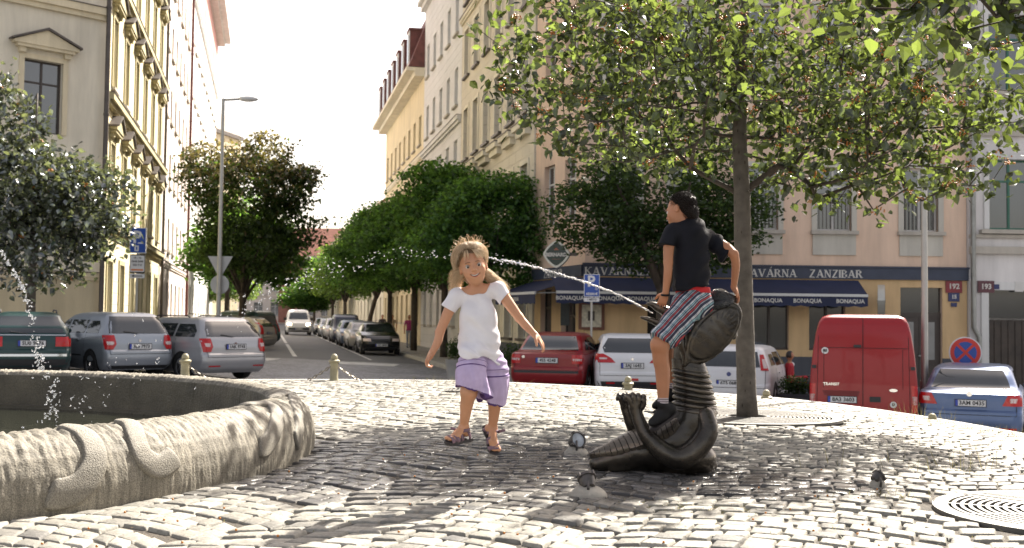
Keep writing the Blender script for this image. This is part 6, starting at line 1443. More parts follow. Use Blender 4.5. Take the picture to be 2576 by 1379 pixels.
def lv_estate(L, H, W, g=0, k=1.0):     # upright tailgate
    w = W/2; return [(.20,.14,L-.16,w-.07,.22,.4),(.30,.04,L-.05,w-.02,.20,.45),(.45,.0,L,w,.18,.5),(.62,.015,L-.01,w,.18,.5),(.66,.06,L-.03,w,.16,.5),(.80,.07,L-.14,w,.16,.5),(.88,.09,L-.45,w-.01,.16,.5),(.96,.11,L-1.02,w-.03,.16,.35),
        (1.10,.19,L-1.28,w-.08,.15,.3),(H-.2,.34*k,L-1.62,w-.16,.15,.25),(H-.08,.46*k,L-1.92,w-.21,.15,.25),(H-.03,.56*k,L-2.15,w-.27,.15,.22),(H,.85*k,L-2.5,w-.40,.15,.2)]
def lv_notch(L, H, W):
    w = W/2; return [(.20,.12,L-.16,w-.07,.22,.4),(.30,.03,L-.05,w-.02,.22,.45),(.45,.0,L,w,.2,.5),(.62,.01,L-.01,w,.2,.5),(.66,.05,L-.03,w,.2,.5),(.85,.05,L-.30,w,.2,.5),(.95,.06,L-.75,w-.02,.2,.5),(.985,.14,L-.95,w-.05,.22,.4),
        (1.01,.42,L-1.08,w-.08,.22,.35),(1.06,.56,L-1.2,w-.10,.22,.3),(H-.2,.78,L-1.55,w-.17,.2,.25),(H-.08,.96,L-1.85,w-.22,.2,.22),(H-.03,1.2,L-2.05,w-.28,.18,.2),(H,1.85,L-2.4,w-.42,.15,.18)]
sil = paint('silver_blue_paint', (.30,.325,.36), .35, .3); sil2 = paint('silver_paint', (.36,.36,.37), .4, .3); grn = paint('dark_green_paint', (.015,.045,.045), .3); redp = paint('dark_red_paint', (.21,.005,.009), .1)
whp = paint('white_paint', (.66,.66,.67), 0); blup = paint('steel_blue_paint', (.085,.13,.25), .45); vred = paint('van_red_paint', (.27,.006,.010), 0, .38); blkp = paint('black_paint', (.008,.009,.012), .2, .2); beig = paint('champagne_paint', (.36,.34,.31), .6)
def rails(L, H, w):
    def f(c, root):
        for sg in (1, -1): MB().tube([(1.0, sg*w, H-.03), (1.15, sg*w, H+.035), (2.4, sg*w, H+.045), (2.6, sg*w, H-.0)], .016, 6).build('roof_rail', M_blk, root, smooth=True)
    return f
def both(*fs):
    def f(c, r): [q_(c, r) for q_ in fs]
    return f
def side_lights(z0, z1, y0, y1): return [(z0, y0, y1), (z1, y0, y1)]
def wiper(z): 
    def f(c, r): MB().tube([(c.rear(0, z)-.02, .02, z), (c.rear(.3, z+.04)-.02, .36, z+.05)], .008, 5).build('rear_wiper', M_blk, r); MB().tube([(c.rear(0, z-.16)-.012, 0, z-.16), (c.rear(0, z-.16)-.016, 0, z-.16)], .035, 12).build('badge', M_chrome, r)
    return f
# left row
lv = lv_estate(4.2, 1.42, 1.63, k=1.15)
make_car('estate_car', 'dark green estate car with roof rails at the left edge behind the fountain', 'car', -9.85, 22.8, -25, lv, grn, 4.2, (.75, 3.35), .29, [[(1.0,.45,2.7),(1.28,.62,2.3)]], rearw=[(.98,-.66,.66),(1.32,-.55,.55)],
    tails=[([(.70,.50,.80),(.90,.50,.80)], M_tail)], plate=('SU0 9876', .77, 'rear', -.05), bump=[('rear', [(.50,-.80,.80),(.55,-.80,.80)], M_chrome), ('rear', [(.93,-.7,.7),(.945,-.7,.7)], M_chrome), ('rear', [(.22,-.70,.70),(.44,-.78,.78)], M_blk)],
    extra=both(rails(4.2, 1.42, .55), wiper(.96)))
lv = lv_estate(4.24, 1.50, 1.66, k=.9)
make_car('estate_car', 'bluish silver estate car parked behind the fountain, its left side showing', 'car', -8.35, 25.2, -45, lv, sil, 4.24, (.80, 3.3), .31, [[(1.02,.52,1.15),(1.16,.52,1.15),(1.30,.66,1.12)], [(1.02,1.24,2.1),(1.32,1.2,2.05)], [(1.02,2.2,3.05),(1.32,2.15,2.62)]], rearw=[(1.02,-.70,.70),(1.2,-.66,.66),(1.40,-.58,.58)],
    tails=[([(.66,.64,.80),(.78,.56,.82),(.98,.60,.81)], M_tail), ([(.76,.62,.76),(.84,.62,.78)], M_tailw)], plate=('3L5 7973', .73, 'rear', 0), extra=wiper(1.02), bump=[('rear', [(.22,-.68,.68),(.30,-.76,.76)], M_blk)])
lv = lv_estate(4.57, 1.49, 1.77, k=1.0)
make_car('estate_car', 'silver estate car with bright tailgate behind the left bollard', 'car', -6.35, 25.9, -49, lv, sil2, 4.57, (.95, 3.55), .32, [[(1.02,.5,1.3),(1.16,.48,1.3),(1.32,.66,1.28)], [(1.02,1.38,2.3),(1.33,1.36,2.25)], [(1.02,2.38,3.3),(1.33,2.33,2.86)]], rearw=[(1.03,-.74,.74),(1.2,-.70,.70),(1.38,-.6,.6)],
    tails=[([(.68,.68,.85),(.80,.62,.87),(.99,.66,.86)], M_tail), ([(.80,.68,.80),(.88,.68,.82)], M_tailw), ([(.34,.45,.75),(.37,.45,.75)], M_tail)], plate=('1AK 9743', .80, 'rear', 0), extra=both(rails(4.5, 1.47, .6), wiper(1.03)))
lv = lv_estate(4.5, 1.46, 1.77, k=1.2)
make_car('estate_car', 'champagne estate car parked across the side street on its left side', 'car', -10.6, 49.2, -80, lv, beig, 4.5, (.95, 3.5), .33, [[(1.0,.35,1.4),(1.30,.75,1.4)], [(1.0,1.46,2.3),(1.32,1.46,2.3)], [(1.0,2.38,3.2),(1.32,2.36,2.8)]], rearw=[(1.03,-.7,.7),(1.36,-.58,.58)], tails=[([(.7,.66,.87),(1.2,.62,.76)], M_tail)], plate=('2AB 5518', .75, 'rear', 0), extra=rails(4.5, 1.45, .6))
t = make_car('estate_car', 'dark green people carrier behind the champagne estate car', 'car', -12.0, 55.5, -62, lv_estate(4.6, 1.75, 1.85, k=.8), grn, 4.6, (.95, 3.5), .34, [[(1.05,.35,3.0),(1.5,.6,2.6)]], rearw=[(1.05,-.7,.7),(1.5,-.6,.6)], tails=[([(.7,.72,.9),(1.3,.66,.8)], M_tail)], dz=.0)
# right row
lv = lv_notch(4.57, 1.46, 1.77)
make_car('hatchback_car', 'dark red notchback car parked left of the white one', 'car', .82, 26.4, 13, lv, redp, 4.57, (.95, 3.55), .32, [[(1.03,.95,1.5),(1.28,1.35,1.6)], [(1.02,1.6,2.5),(1.33,1.68,2.45)], [(1.02,2.58,3.35),(1.33,2.53,2.9)]], rearw=[(1.035,-.70,.70),(1.2,-.64,.64),(1.37,-.56,.56)],
    tails=[([(.72,.62,.86),(.93,.62,.85)], M_tail), ([(.79,.64,.84),(.84,.64,.85)], M_tailw)], plate=('4S5 4248', .80, 'rear', -.02), bump=[('rear', [(.50,-.87,.87),(.55,-.87,.87)], M_blk), ('rear', [(.20,-.74,.74),(.26,-.78,.78)], M_blk)],
    extra=lambda c, r: MB().tube([(c.rear(.55, .88)-.012, .55, .88), (c.rear(.55, .88)-.016, .55, .88)], .035, 12).build('badge', M_chrome, r))
lv = lv_estate(4.3, 1.55, 1.77, k=1.15)
make_car('crossover_car', 'white crossover with black lower bumper between the red car and the white hatchback', 'car', 2.88, 26.4, 2, lv, whp, 4.3, (.85, 3.4), .34, [[(1.08,.55,1.2),(1.32,.62,1.2)], [(1.08,1.28,2.1),(1.36,1.28,2.1)], [(1.08,2.2,3.0),(1.36,2.2,2.6)]], rearw=[(1.10,-.66,.66),(1.22,-.70,.70),(1.44,-.56,.56)],
    tails=[([(.86,.40,.88),(.97,.50,.88),(1.07,.68,.85)], M_tail), ([(.36,.42,.62),(.40,.42,.62)], M_tail), ([(.94,.60,.78),(.98,.60,.78)], M_tailw)], plate=('3AJ 1645', .80, 'rear', 0), bump=[('rear', [(.20,-.74,.74),(.42,-.84,.84)], M_blk), ('rear', [(.44,-.14,.14),(.50,-.14,.14)], M_tail)],
    extra=lambda c, r: MB().tube([(c.rear(0, .95)-.012, 0, .95), (c.rear(0, .95)-.016, 0, .95)], .045, 3).build('badge', M_chrome, r))
lv = lv_estate(4.34, 1.50, 1.84, k=1.0)
make_car('hatchback_car', 'white hatchback seen between the bronze neck and the tree trunk', 'car', 4.85, 24.9, 21, lv, whp, 4.34, (.85, 3.5), .32, [[(1.05,.6,1.3),(1.3,.75,1.3)], [(1.03,1.38,2.3),(1.34,1.38,2.25)], [(1.03,2.38,3.2),(1.34,2.35,2.75)]], rearw=[(1.02,-.68,.68),(1.36,-.58,.58)],
    tails=[([(.95,.70,.87),(1.30,.64,.72)], M_tail), ([(1.0,.76,.84),(1.2,.70,.76)], M_tailw)], plate=('6T5 0689', .66, 'rear', 0), extra=lambda c, r: MB().tube([(c.rear(0, .86)-.014, 0, .86), (c.rear(0, .86)-.016, 0, .86)], .05, 16).build('badge', mat('blue_oval', (.03,.05,.2), .3), r), dz=-.03)
lv = lv_notch(4.66, 1.46, 1.82)
make_car('saloon_car', 'light blue notchback car under the no-stopping sign at the right edge', 'car', 8.5, 20.7, 25, lv, blup, 4.66, (.95, 3.6), .32, [[(1.03,.95,1.5),(1.28,1.35,1.6)], [(1.02,1.6,2.5),(1.33,1.68,2.45)], [(1.02,2.58,3.35),(1.33,2.53,2.9)]], rearw=[(1.035,-.70,.70),(1.2,-.64,.64),(1.37,-.56,.56)],
    tails=[([(.74,.56,.90),(.95,.66,.89)], M_tail), ([(.80,.66,.80),(.88,.70,.82)], M_tailw), ([(.30,.50,.80),(.34,.50,.80)], M_tail)], plate=('3AM 0435', .78, 'rear', -.02), bump=[('rear', [(.20,-.74,.74),(.25,-.8,.8)], M_blk)],
    extra=lambda c, r: MB().tube([(c.rear(0, .95)-.012, 0, .95), (c.rear(0, .95)-.018, 0, .95)], .05, 16).build('badge', M_chrome, r))
def van_lv(): w = .985; return [(.30,.05,5.2,w-.03,.08,.5),(.42,.0,5.3,w,.08,.5),(.62,.0,5.3,w,.07,.5),(1.0,.0,5.2,w,.06,.4),(1.15,.005,4.6,w-.01,.06,.4),(1.6,.03,4.1,w-.05,.06,.4),(2.0,.07,3.8,w-.11,.07,.3),(2.2,.12,3.6,w-.16,.08,.3),(2.30,.18,3.4,w-.22,.10,.3),(2.35,.30,3.2,w-.34,.12,.3),(2.36,.5,3.0,w-.5,.12,.3)]
def van_extra(c, r):
    P3 = lambda y, z, o=.008: (c.rear(y, z)-o, y, z)
    ln = MB(); ln.tube([P3(.0, z) for z in fr(.45, 2.28, 14)], .007, 5).tube([P3(y, 1.72, .006) for y in fr(-.80, .80, 16)], .006, 5).tube([P3(.86-.02*z, z, .0) for z in fr(.5, 2.1, 10)], .006, 4).tube([P3(-.86+.02*z, z, .0) for z in fr(.5, 2.1, 10)], .006, 4)
    ln.tube([P3(.72, z, .002) for z in fr(.95, 1.7, 8)], .005, 4).tube([P3(-.72, z, .002) for z in fr(.95, 1.7, 8)], .005, 4); ln.build('door_seams', mat('seam_dark_red', (.06,.004,.006), .6), r)
    for sg in (1, -1):
        for z in (1.35,): MB().box(-.035, sg*.90-.04, z-.03, .0, sg*.90+.04, z+.03).build('hinge', M_blk, r)
    b = MB(); b.box(-.012, .03, 1.73, .012, .17, 1.78).build('handle', M_blk, r)
    MB().box(-.012, -.32, .70, .006, -.12, .80).build('handle', M_blk, r)
    MB().box(-.009, .06, .86, .006, .74, .90).build('plate_recess', mat('shade_red', (.16,.008,.01), .5), r)
    MB().tube([P3(.70, 1.66, .004), P3(.70, 1.66, .008)], .065, 20).build('round_sticker', M_plate, r); t = MB(); text_mb(t, '80', .075, Matrix.Translation((c.rear(.7, 1.66)-.012, .70, 1.66)) @ Matrix.Rotation(-math.pi/2, 4, 'Z') @ XZ, 0, .001, bold=.004); t.build('sticker_print', M_blk, r)
    MB().tube([P3(-.55, .66, .004), P3(-.55, .66, .008)], .06, 20).build('round_sticker', M_plate, r); t = MB(); text_mb(t, 'D', .07, Matrix.Translation((c.rear(-.55, .66)-.012, -.55, .66)) @ Matrix.Rotation(-math.pi/2, 4, 'Z') @ XZ, 0, .001, bold=.004); t.build('sticker_print', M_blk, r)
    t = MB(); text_mb(t, 'TRANSIT', .075, Matrix.Translation((c.rear(.62, 1.02)-.010, .58, 1.02)) @ Matrix.Rotation(-math.pi/2, 4, 'Z') @ XZ, 0, .001, bold=.002); t.build('badge', M_chrome, r)
    m = Matrix.Translation((c.rear(-.55, .93)-.012, -.55, .93)) @ Matrix.Diagonal((1, 1, .4, 1)); MB().tube([(0,0,0), (-.005,0,0)], .075, 18, M=m).build('badge', M_chrome, r)
van = make_car('delivery_van', 'red windowless delivery van parked right of the tree trunk', 'van', 6.72, 21.3, 18, van_lv(), vred, 5.2, (1.0, 4.2), .34, [[(1.25,3.4,4.1),(1.75,3.3,3.7)]], tails=[([(.52,.885,.985),(1.02,.87,.982)], M_tail), ([(.66,.89,.985),(.82,.885,.984)], M_tailw)], plate=('8A3 3603', .73, 'rear', .38), bump=[('rear', [(.30,-.92,.92),(.46,-.96,.96)], M_blk), ('rear', [(.80,.08,.72),(.86,.08,.72)], mat('shade_red', (.16,.008,.01), .5))], extra=van_extra, dz=-.08)
# side street, facing the camera
hs = 180-12.4
def front_car(label, u, Y, lv, pm, L, H, group='cars parked along the side street', plate='1A1 8808', hl=M_tailw, name='parked_car'):
    x = ux(u, Y)
    # the root is the rear, so push it back by the length
    rx, ry = x-.215*L, Y+.977*L
    return make_car(name, label, 'car', rx, ry, hs-0, lv, pm, L, (.9, L-.9), .31, [[(1.0,1.0,L-1.5),(H-.16,1.35,L-1.95)]], frontw=[(1.0,-.66,.66),(H-.14,-.52,.52)], heads=[([(.60,.46,.78),(.72,.48,.80)], hl)], plate=(plate, .44, 'front', 0), bump=[('front', [(.22,-.6,.6),(.34,-.66,.66)], M_blk), ('front', [(.60,-.38,.38),(.68,-.38,.38)], M_blk)], group=group)
front_car('black hatchback, nearest of the row parked on the right of the side street', 5.05, 48.6, lv_notch(4.2, 1.43, 1.72), blkp, 4.2, 1.43)
front_car('silver car directly behind the black hatchback', 4.95, 54.5, lv_notch(4.3, 1.44, 1.72), sil2, 4.3, 1.44)
front_car('bluish car third in the row behind the black hatchback', 4.9, 60.5, lv_estate(4.2, 1.45, 1.7), paint('grey_blue_paint', (.12,.16,.24), .5), 4.2, 1.45)
front_car('tall dark blue off-roader in the parked row', 5.0, 68, lv_estate(4.5, 1.78, 1.85), paint('navy_paint', (.012,.02,.05), .3), 4.5, 1.78)
front_car('small grey car behind the dark off-roader', 4.9, 76, lv_estate(4.0, 1.5, 1.68), sil2, 4.0, 1.5)
front_car('far silver car in the parked row', 4.9, 84, lv_estate(4.0, 1.45, 1.68), sil, 4.0, 1.45)
front_car('farthest dark car of the parked row', 4.9, 93, lv_estate(4.0, 1.45, 1.68), blkp, 4.0, 1.45)
M_lamp = bpy.data.materials.new('lit_headlight'); M_lamp.use_nodes = True; b0 = M_lamp.node_tree.nodes['Principled BSDF']; b0.inputs['Emission Color'].default_value = (1,.75,.45,1); b0.inputs['Emission Strength'].default_value = 14
def lv_pan(): w = .88; return [(.22,.1,4.2,w-.04,.15,.4),(.35,.02,4.36,w,.12,.45),(.6,0,4.38,w,.12,.45),(.85,.02,4.25,w,.12,.45),(1.0,.03,3.75,w-.01,.12,.4),(1.1,.04,3.35,w-.04,.12,.3),(1.5,.1,2.95,w-.12,.12,.25),(1.72,.16,2.65,w-.17,.12,.25),(1.80,.25,2.4,w-.25,.12,.2),(1.84,.5,2.1,w-.42,.12,.2)]
vY = 88; vx = P(752, 800, vY).x
rv = make_car('small_van', 'white van with lit headlights driving up the side street', 'van', vx-.215*4.4, vY+.977*4.4, hs, lv_pan(), whp, 4.4, (.9, 3.5), .31, [[(1.1,2.3,3.1),(1.5,2.2,2.8)]], frontw=[(1.13,-.68,.68),(1.62,-.58,.58)], heads=[([(.70,.52,.78),(.86,.52,.80)], M_lamp)], plate=('5A2 1174', .45, 'front', 0), bump=[('front', [(.24,-.7,.7),(.52,-.74,.74)], M_blk)], group='cars driving in the side street')
for sg in (1, -1): MB().box(2.9, sg*.93-.1, 1.05, 3.05, sg*.93+.1, 1.25).build('mirror', M_blk, rv)
rv.scale = (1.06, 1.12, 1.1)
# ================================================================ street furniture
M_boll = mat('khaki_bollard_paint', (.30,.27,.17), .55, var=.2, vs=8); M_chain = mat('steel_chain', (.20,.175,.14), .4, .4, var=.2)
bpts = []
def ring_pt(px):
    for i in range(2000):
        Y = 12.5+i*.003; p = P(px, 950, Y); 
        if math.hypot(p.x-PC[0], Y-PC[1]) > PR-.22 and Y > PC[1]: return (p.x, Y)
    return (p.x, Y)
proto = None
wherel = {465: 'cast bollard in front of the silver estate cars, left end of the chain', 840: 'cast bollard left of the girl in front of the side street', 1215: 'cast bollard hidden behind the jumping girl', 1580: 'low cast bollard in front of the white crossover', 1928: 'low cast bollard beside the white hatchback wheel', 2345: 'low cast bollard in front of the light blue car'}
for px in (465, 840, 1215, 1580, 1928, 2345):
    x, y = ring_pt(px); z = gpl(x, y)-.02-{1580:.2,1928:.28,2345:.32}.get(px,0); bpts.append((x, y, z))
    if proto is None:
        proto = thing('bollard', wherel[px], 'bollard', (x, y, z), 0, 'cast bollards round the raised paving')
        MB().lathe([(.075,-.05),(.075,.02),(.062,.04),(.058,.26),(.06,.285)], 20).build('post', M_boll, proto, smooth=40); MB().lathe([(.06,.285),(.084,.295),(.084,.315),(.06,.33)], 20).build('collar', M_boll, proto, smooth=40)
        MB().lathe([(.05,.33),(.052,.36),(.044,.39),(.025,.41),(.001,.415)], 20).build('cap', M_boll, proto, smooth=True); MB().tube([(-.075,0,.27), (.075,0,.27)], .012, 8).build('chain_lug', M_chain, proto)
    else: dup(proto, (x, y, z), label=wherel[px])
def chain(a, b, sag, label):
    a, b = Vector(a)+Vector((0,0,.27)), Vector(b)+Vector((0,0,.27)); mb = MB(); n = int((b-a).length/.042); pts = []
    for i in range(n+1): f = i/n; p = a.lerp(b, f); p.z -= sag*4*f*(1-f); pts.append(p)
    for i in range(n):
        p, d = pts[i], (pts[min(i+1, n)]-pts[i]).normalized(); u = Vector((0,0,1)) if i % 2 else d.cross(Vector((0,0,1))).normalized(); c = p+(pts[min(i+1, n)]-p)*.5
        mb.tube([c+d*.030*math.cos(t)+u*.019*math.sin(t) for t in fr(0, 2*math.pi, 9)], .0085, 4)
    tag(mb.build('chain', M_chain), label, 'chain', 'steel chains between the bollards')
ch = ['steel chain from the left bollard towards the middle one', 'steel chain from the middle bollard towards the girl', 'steel chain behind the girl', 'steel chain behind the bronze creature', 'steel chain in front of the red van']
for i in range(5): chain(bpts[i], bpts[i+1], .42, ch[i])
M_pole = mat('galvanised_pole', (.42,.41,.38), .45, .5, var=.12); M_signb = mat('sign_blue', (.02,.07,.33), .35, var=.03); M_signw = mat('sign_white', (.64,.64,.64), .4, var=.03); M_signr = mat('sign_red', (.55,.03,.02), .35, var=.03); M_back = mat('sign_back_grey', (.42,.42,.41), .5, .3, var=.1)
M_or = mat('sign_orange', (.65,.18,.03), .4, var=0)
def lamp(name, label, px, Y, topy, armpx, r):
    base = P(px, 800, Y); zt = P(px, topy, Y).z; zb = groad(base.x, Y); t = thing(name, label, 'street lamp', (base.x, Y, zb), 0, 'tall street lamps'); h = zt-zb
    MB().tube([(0,0,-.1),(0,0,1.1)], r*1.5, 12).tube([(0,0,1.1),(0,0,h)], [r*1.1, r*.75], 12).build('pole', M_pole, t, smooth=40)
    if armpx:
        ax = P(armpx, 245, Y).x-base.x; MB().tube([(0,0,h-.05),(ax*.75,0,h)], r*.55, 8).build('arm', M_pole, t, smooth=True)
        m = Matrix.Translation((ax*.9, 0, h)) @ Matrix.Diagonal((1, .5, .28, 1)); MB().ball((0,0,0), .36, 14, M=m).build('lamp_head', M_signw, t, smooth=True)
    return t
l1 = lamp('street_lamp', 'tall slender street lamp with curved arm in front of the browning tree', 549, 38, 248, 632, .075)
lamp('street_lamp', 'grey lamp post between the red van and the light blue car', 2326, 22.6, -300, None, .062)
def sign(name, label, loc, rz, shape, parts, group=None):
    t = thing(name, label, 'sign', loc, rz, group); parts(t); return t
lx, ly = l1.location.x, l1.location.y
zz = P(549, 668, 38).z; t = thing('yield_sign', 'grey back of a triangular yield sign on the left street lamp', 'sign', (lx, ly+.1, zz), R(-6)); k = .44
MB().prism([(-k,.32),(k,.32),(.0,-.46)], -.012, .012).build('sign_panel', M_back, t)
zz = P(549, 716, 38).z; t = thing('round_sign', 'grey back of a round sign below the yield sign', 'sign', (lx, ly+.1, zz), R(-6)); MB().prism([(.33*math.cos(a), .33*math.sin(a)) for a in fr(0, 2*math.pi, 29)[:-1]], -.012, .012).build('sign_panel', M_back, t)
# left parking sign
Y = 32.5; b = P(342, 800, Y); zb = groad(b.x, Y); t = thing('parking_sign', 'blue parking sign with white panels below, in front of the yellow house', 'sign', (b.x, Y, zb), R(8)); H_ = lambda py, px=342, Y_=None: P(px, py, Y_ or Y).z-zb
MB().tube([(0,.04,-.2),(0,.04,H_(572)+.0)], .032, 10).build('pole', M_pole, t, smooth=40)
m = MB().box(-.235, -.01, H_(637), .235, .01, H_(573)); m.box(-.215, -.013, H_(637)+.02, .215, -.01, H_(573)-.02, 1); text_mb(m, 'P', .50, TXZ(-.02, -.016, H_(598)), 0, bold=.012); m.box(.0, -.016, H_(613), .15, -.013, H_(610), 0).box(-.09, -.016, H_(632), .03, -.013, H_(618), 0).box(-.05, -.018, H_(629), -.01, -.016, H_(621), 1); m.build('sign_panel', [M_signw, M_signb], t)
m = MB().box(-.215, -.01, H_(687), .215, .01, H_(640)); m.box(-.2, -.013, H_(684), .2, -.01, H_(643), 1).box(-.17, -.015, H_(681), .17, -.013, H_(677), 2)
for tx, yy in (('10 - 16', 649), ('DNE 2008', 658), ('OD 7 H', 667)): text_mb(m, tx, .075, TXZ(0, -.016, H_(yy)), 0, bold=.002)
m.build('supplementary_panel', [M_blk, M_signw, M_or], t); m = MB().box(-.215, -.01, H_(700), .215, .01, H_(689)).prism([(-.16, H_(694.5)), (-.09, H_(691)), (-.09, H_(693.5)), (.15, H_(693.5)), (.15, H_(695.5)), (-.09, H_(695.5)), (-.09, H_(698))], -.014, -.01, 1); m.build('arrow_panel', [M_signw, M_blk], t)
# reserved parking sign
Y = 29; b = P(1488, 800, Y); zb = groad(b.x, Y); H_ = lambda py: P(1488, py, Y).z-zb; t = thing('parking_sign', 'blue reserved parking sign standing before the cafe awning', 'sign', (b.x, Y, zb), 0)
MB().tube([(0,.04,-.2),(0,.04,H_(694))], .03, 10).build('pole', M_pole, t, smooth=40); m = MB().box(-.205, -.01, H_(747), .205, .01, H_(690)); m.box(-.19, -.013, H_(747)+.015, .19, -.01, H_(690)-.015, 1); text_mb(m, 'P', .40, TXZ(-.02, -.016, H_(709)), 0, bold=.01); text_mb(m, 'RÉSERVÉ', .078, TXZ(0, -.016, H_(740)), 0, bold=.003)
m.tube([(.12+.028*math.cos(a), -.016, H_(727)+.028*math.sin(a)) for a in fr(1.2, 5.9, 9)], .005, 4, 0).tube([(.10,-.016,H_(719)), (.105,-.016,H_(725)), (.13,-.016,H_(725)), (.145,-.016,H_(730))], .006, 4, 0); m.build('sign_panel', [M_signw, M_signb], t)
m = MB().box(-.2, -.01, H_(759), .2, .01, H_(749)); text_mb(m, '1 MÍSTO', .07, TXZ(0, -.013, H_(754)), 1, bold=.002); m.build('supplementary_panel', [M_signw, M_blk], t)
# no stopping sign
Y = 23.4; b = P(2428, 800, Y); zb = groad(b.x, Y); zc = P(2428, 887, Y).z-zb; t = thing('no_stopping_sign', 'round red and blue no-stopping sign behind the light blue car', 'sign', (b.x, Y, zb), R(-10)); MB().tube([(0,.04,-.2),(0,.04,zc+.2)], .03, 10).build('pole', M_pole, t, smooth=40)
C_ = lambda r, n=48: [(r*math.cos(a), zc+r*math.sin(a)) for a in fr(0, 2*math.pi, n+1)[:-1]]
m = MB().prism(C_(.33), -.01, .01).prism(C_(.305), -.013, -.01, 1).prism(C_(.225), -.016, -.013, 2)
for a in (R(45), R(-45)): m.box(-.24, -.019-.001*(a > 0), -.028, .24, -.016, .028, 1, Matrix.Translation((0,0,zc)) @ Matrix.Rotation(a, 4, 'Y'))
m.build('sign_panel', [M_signw, M_signr, M_signb], t)
# diamond beer sign on the corner, and its edge-on twin at the right
def diamond(label, loc, rz, s, txt):
    t = thing('diamond_sign', label, 'sign', loc, rz, 'diamond lantern signs of the cafe'); 
    def dia(k): 
        o = []
        for i in range(40):
            a = 2*math.pi*i/40; c, s_ = math.cos(a), math.sin(a); p = 1.35; r = k/((abs(c)**p+abs(s_)**p)**(1/p)); o.append((r*c, r*s_*1.02))
        return o
    MB().prism(dia(s), -.10, .10).build('housing', M_chrome if False else mat('cream_metal_rim', (.55,.54,.48), .35, .4, var=.05), t, smooth=30); m = MB()
    for sg in (1, -1):
        y = -.104 if sg == 1 else .104; m.prism(dia(s*.84), min(y, y-.0*sg)-.002, y+.002, 0)
        Mx = Matrix.Identity(4) if sg == 1 else Matrix.Rotation(math.pi, 4, 'Z'); text_mb(m, txt, s*.36, Mx @ TXZ(0, -.112, -.02), 1, bold=.008)
        m.box(-s*.18, -.110, s*.30, s*.18, -.106, s*.36, 2, Mx).box(-.03, -.110, s*.36, .03, -.106, s*.46, 2, Mx).box(-s*.3, -.110, -s*.38, s*.3, -.106, -s*.36, 2, Mx)
    m.build('sign_face', [mat('bottle_green', (.008,.03,.022), .2, var=.1), M_let, mat('crest_red_gold', (.4,.12,.06), .4)], t)
    MB().box(s*.9, -.03, -.05, s*1.25+.1, .03, .05).build('bracket', M_tin, t); return t
Yd = 33.0; p = P(1401, 640, Yd); diamond('diamond shaped dark green cafe sign on the building corner', (p.x, Yd, p.z), R(-14), .40, 'BERNARD')
Yd = 33.2; p = P(2217, 757, Yd); diamond('cafe sign seen nearly edge-on at the right end of the awning', (p.x, Yd, p.z), R(72), .47, 'BERNARD')
# ground spotlights
M_spot = mat('weathered_lamp_metal', (.11,.10,.095), .45, .5, var=.4, vs=20); M_conc = mat('concrete_lump', (.38,.35,.30), .85, var=.25, vs=9, bump=.5, bs=40); M_lens = mat('frosted_lens', (.42,.46,.50), .15, var=.35, vs=22)
def spot(label, px, Y, face, lump, sc=1.0):
    b = P(px, 1200, Y); z = gpl(b.x, Y); t = thing('ground_spotlight', label, 'spotlight', (b.x, Y, z), 0, 'ground spotlights round the creature'); 
    if lump:
        s = SDF((-.2,-.16,-.05), (.2,.16,.12), .006); s.ell((0,0,-.012), (.105*lump,.085*lump,.068), .01); V, F = s.mesh(); V = vsmooth(V, F, 2); V = V+nrm(V, F)*(.006*n3(V+3, 30))[:, None]; npmesh('concrete_base', V, F, M_conc, t)
    q_ = Vector(face).to_track_quat('Z', 'Y').to_matrix().to_4x4(); M = Matrix.Translation((0, 0, .095*sc)) @ q_ @ Matrix.Scale(sc, 4)
    MB().lathe([(.018,-.06),(.04,-.055),(.052,-.02),(.056,.015),(.066,.018),(.066,.034),(.056,.036),(.053,.026)], 22, M=M, cap=False).build('housing', M_spot, t, smooth=40); MB().lathe([(.001,.029),(.053,.026)], 22, M=M, cap=False).build('lens', M_lens, t, smooth=True)
    k = MB(); 
    for i in range(4): a = i*math.pi/2+.5; k.lathe([(.010,.012),(.010,.042),(.001,.043)], 8, M=M @ Matrix.Translation((.067*math.cos(a), .067*math.sin(a), 0)))
    k.build('clamp', M_spot, t); MB().tube([(0,-.05,.01),(0,-.065,.06*sc),(0,-.04,.10*sc)], .008, 6).tube([(0,.05,.01),(0,.05,.09*sc)], .008, 6).build('bracket', M_spot, t)
spot('ground spotlight left of the creature with its round lens turned to the camera', 1449, 8.05, (.45,-.75,.35), .85, .95); spot('ground spotlight on a pale concrete lump in front of the creature tail', 1478, 6.15, (-.2,.75,.75), 1.05, .80); spot('small ground spotlight alone on the paving near the right tree grate', 2208, 6.62, (.75,.35,.5), .5, .62)
# drain
x, y = P(1180, 975, 14.6).x, 14.6; o = MB()
for i in range(9): o.box(-.25+i*.058, -.28, 0, -.225+i*.058, .28, .014)
o.box(-.29,-.32,0,-.26,.32,.016).box(.26,-.32,0,.29,.32,.016).box(-.26,-.32,0,.26,-.29,.016).box(-.26,.29,0,.26,.32,.016); tag(o.build('drain_grate', M_iron, loc=(x, y, gpl(x, y)+.004)), 'small iron drain grate near the far edge of the bright paving', 'drain')
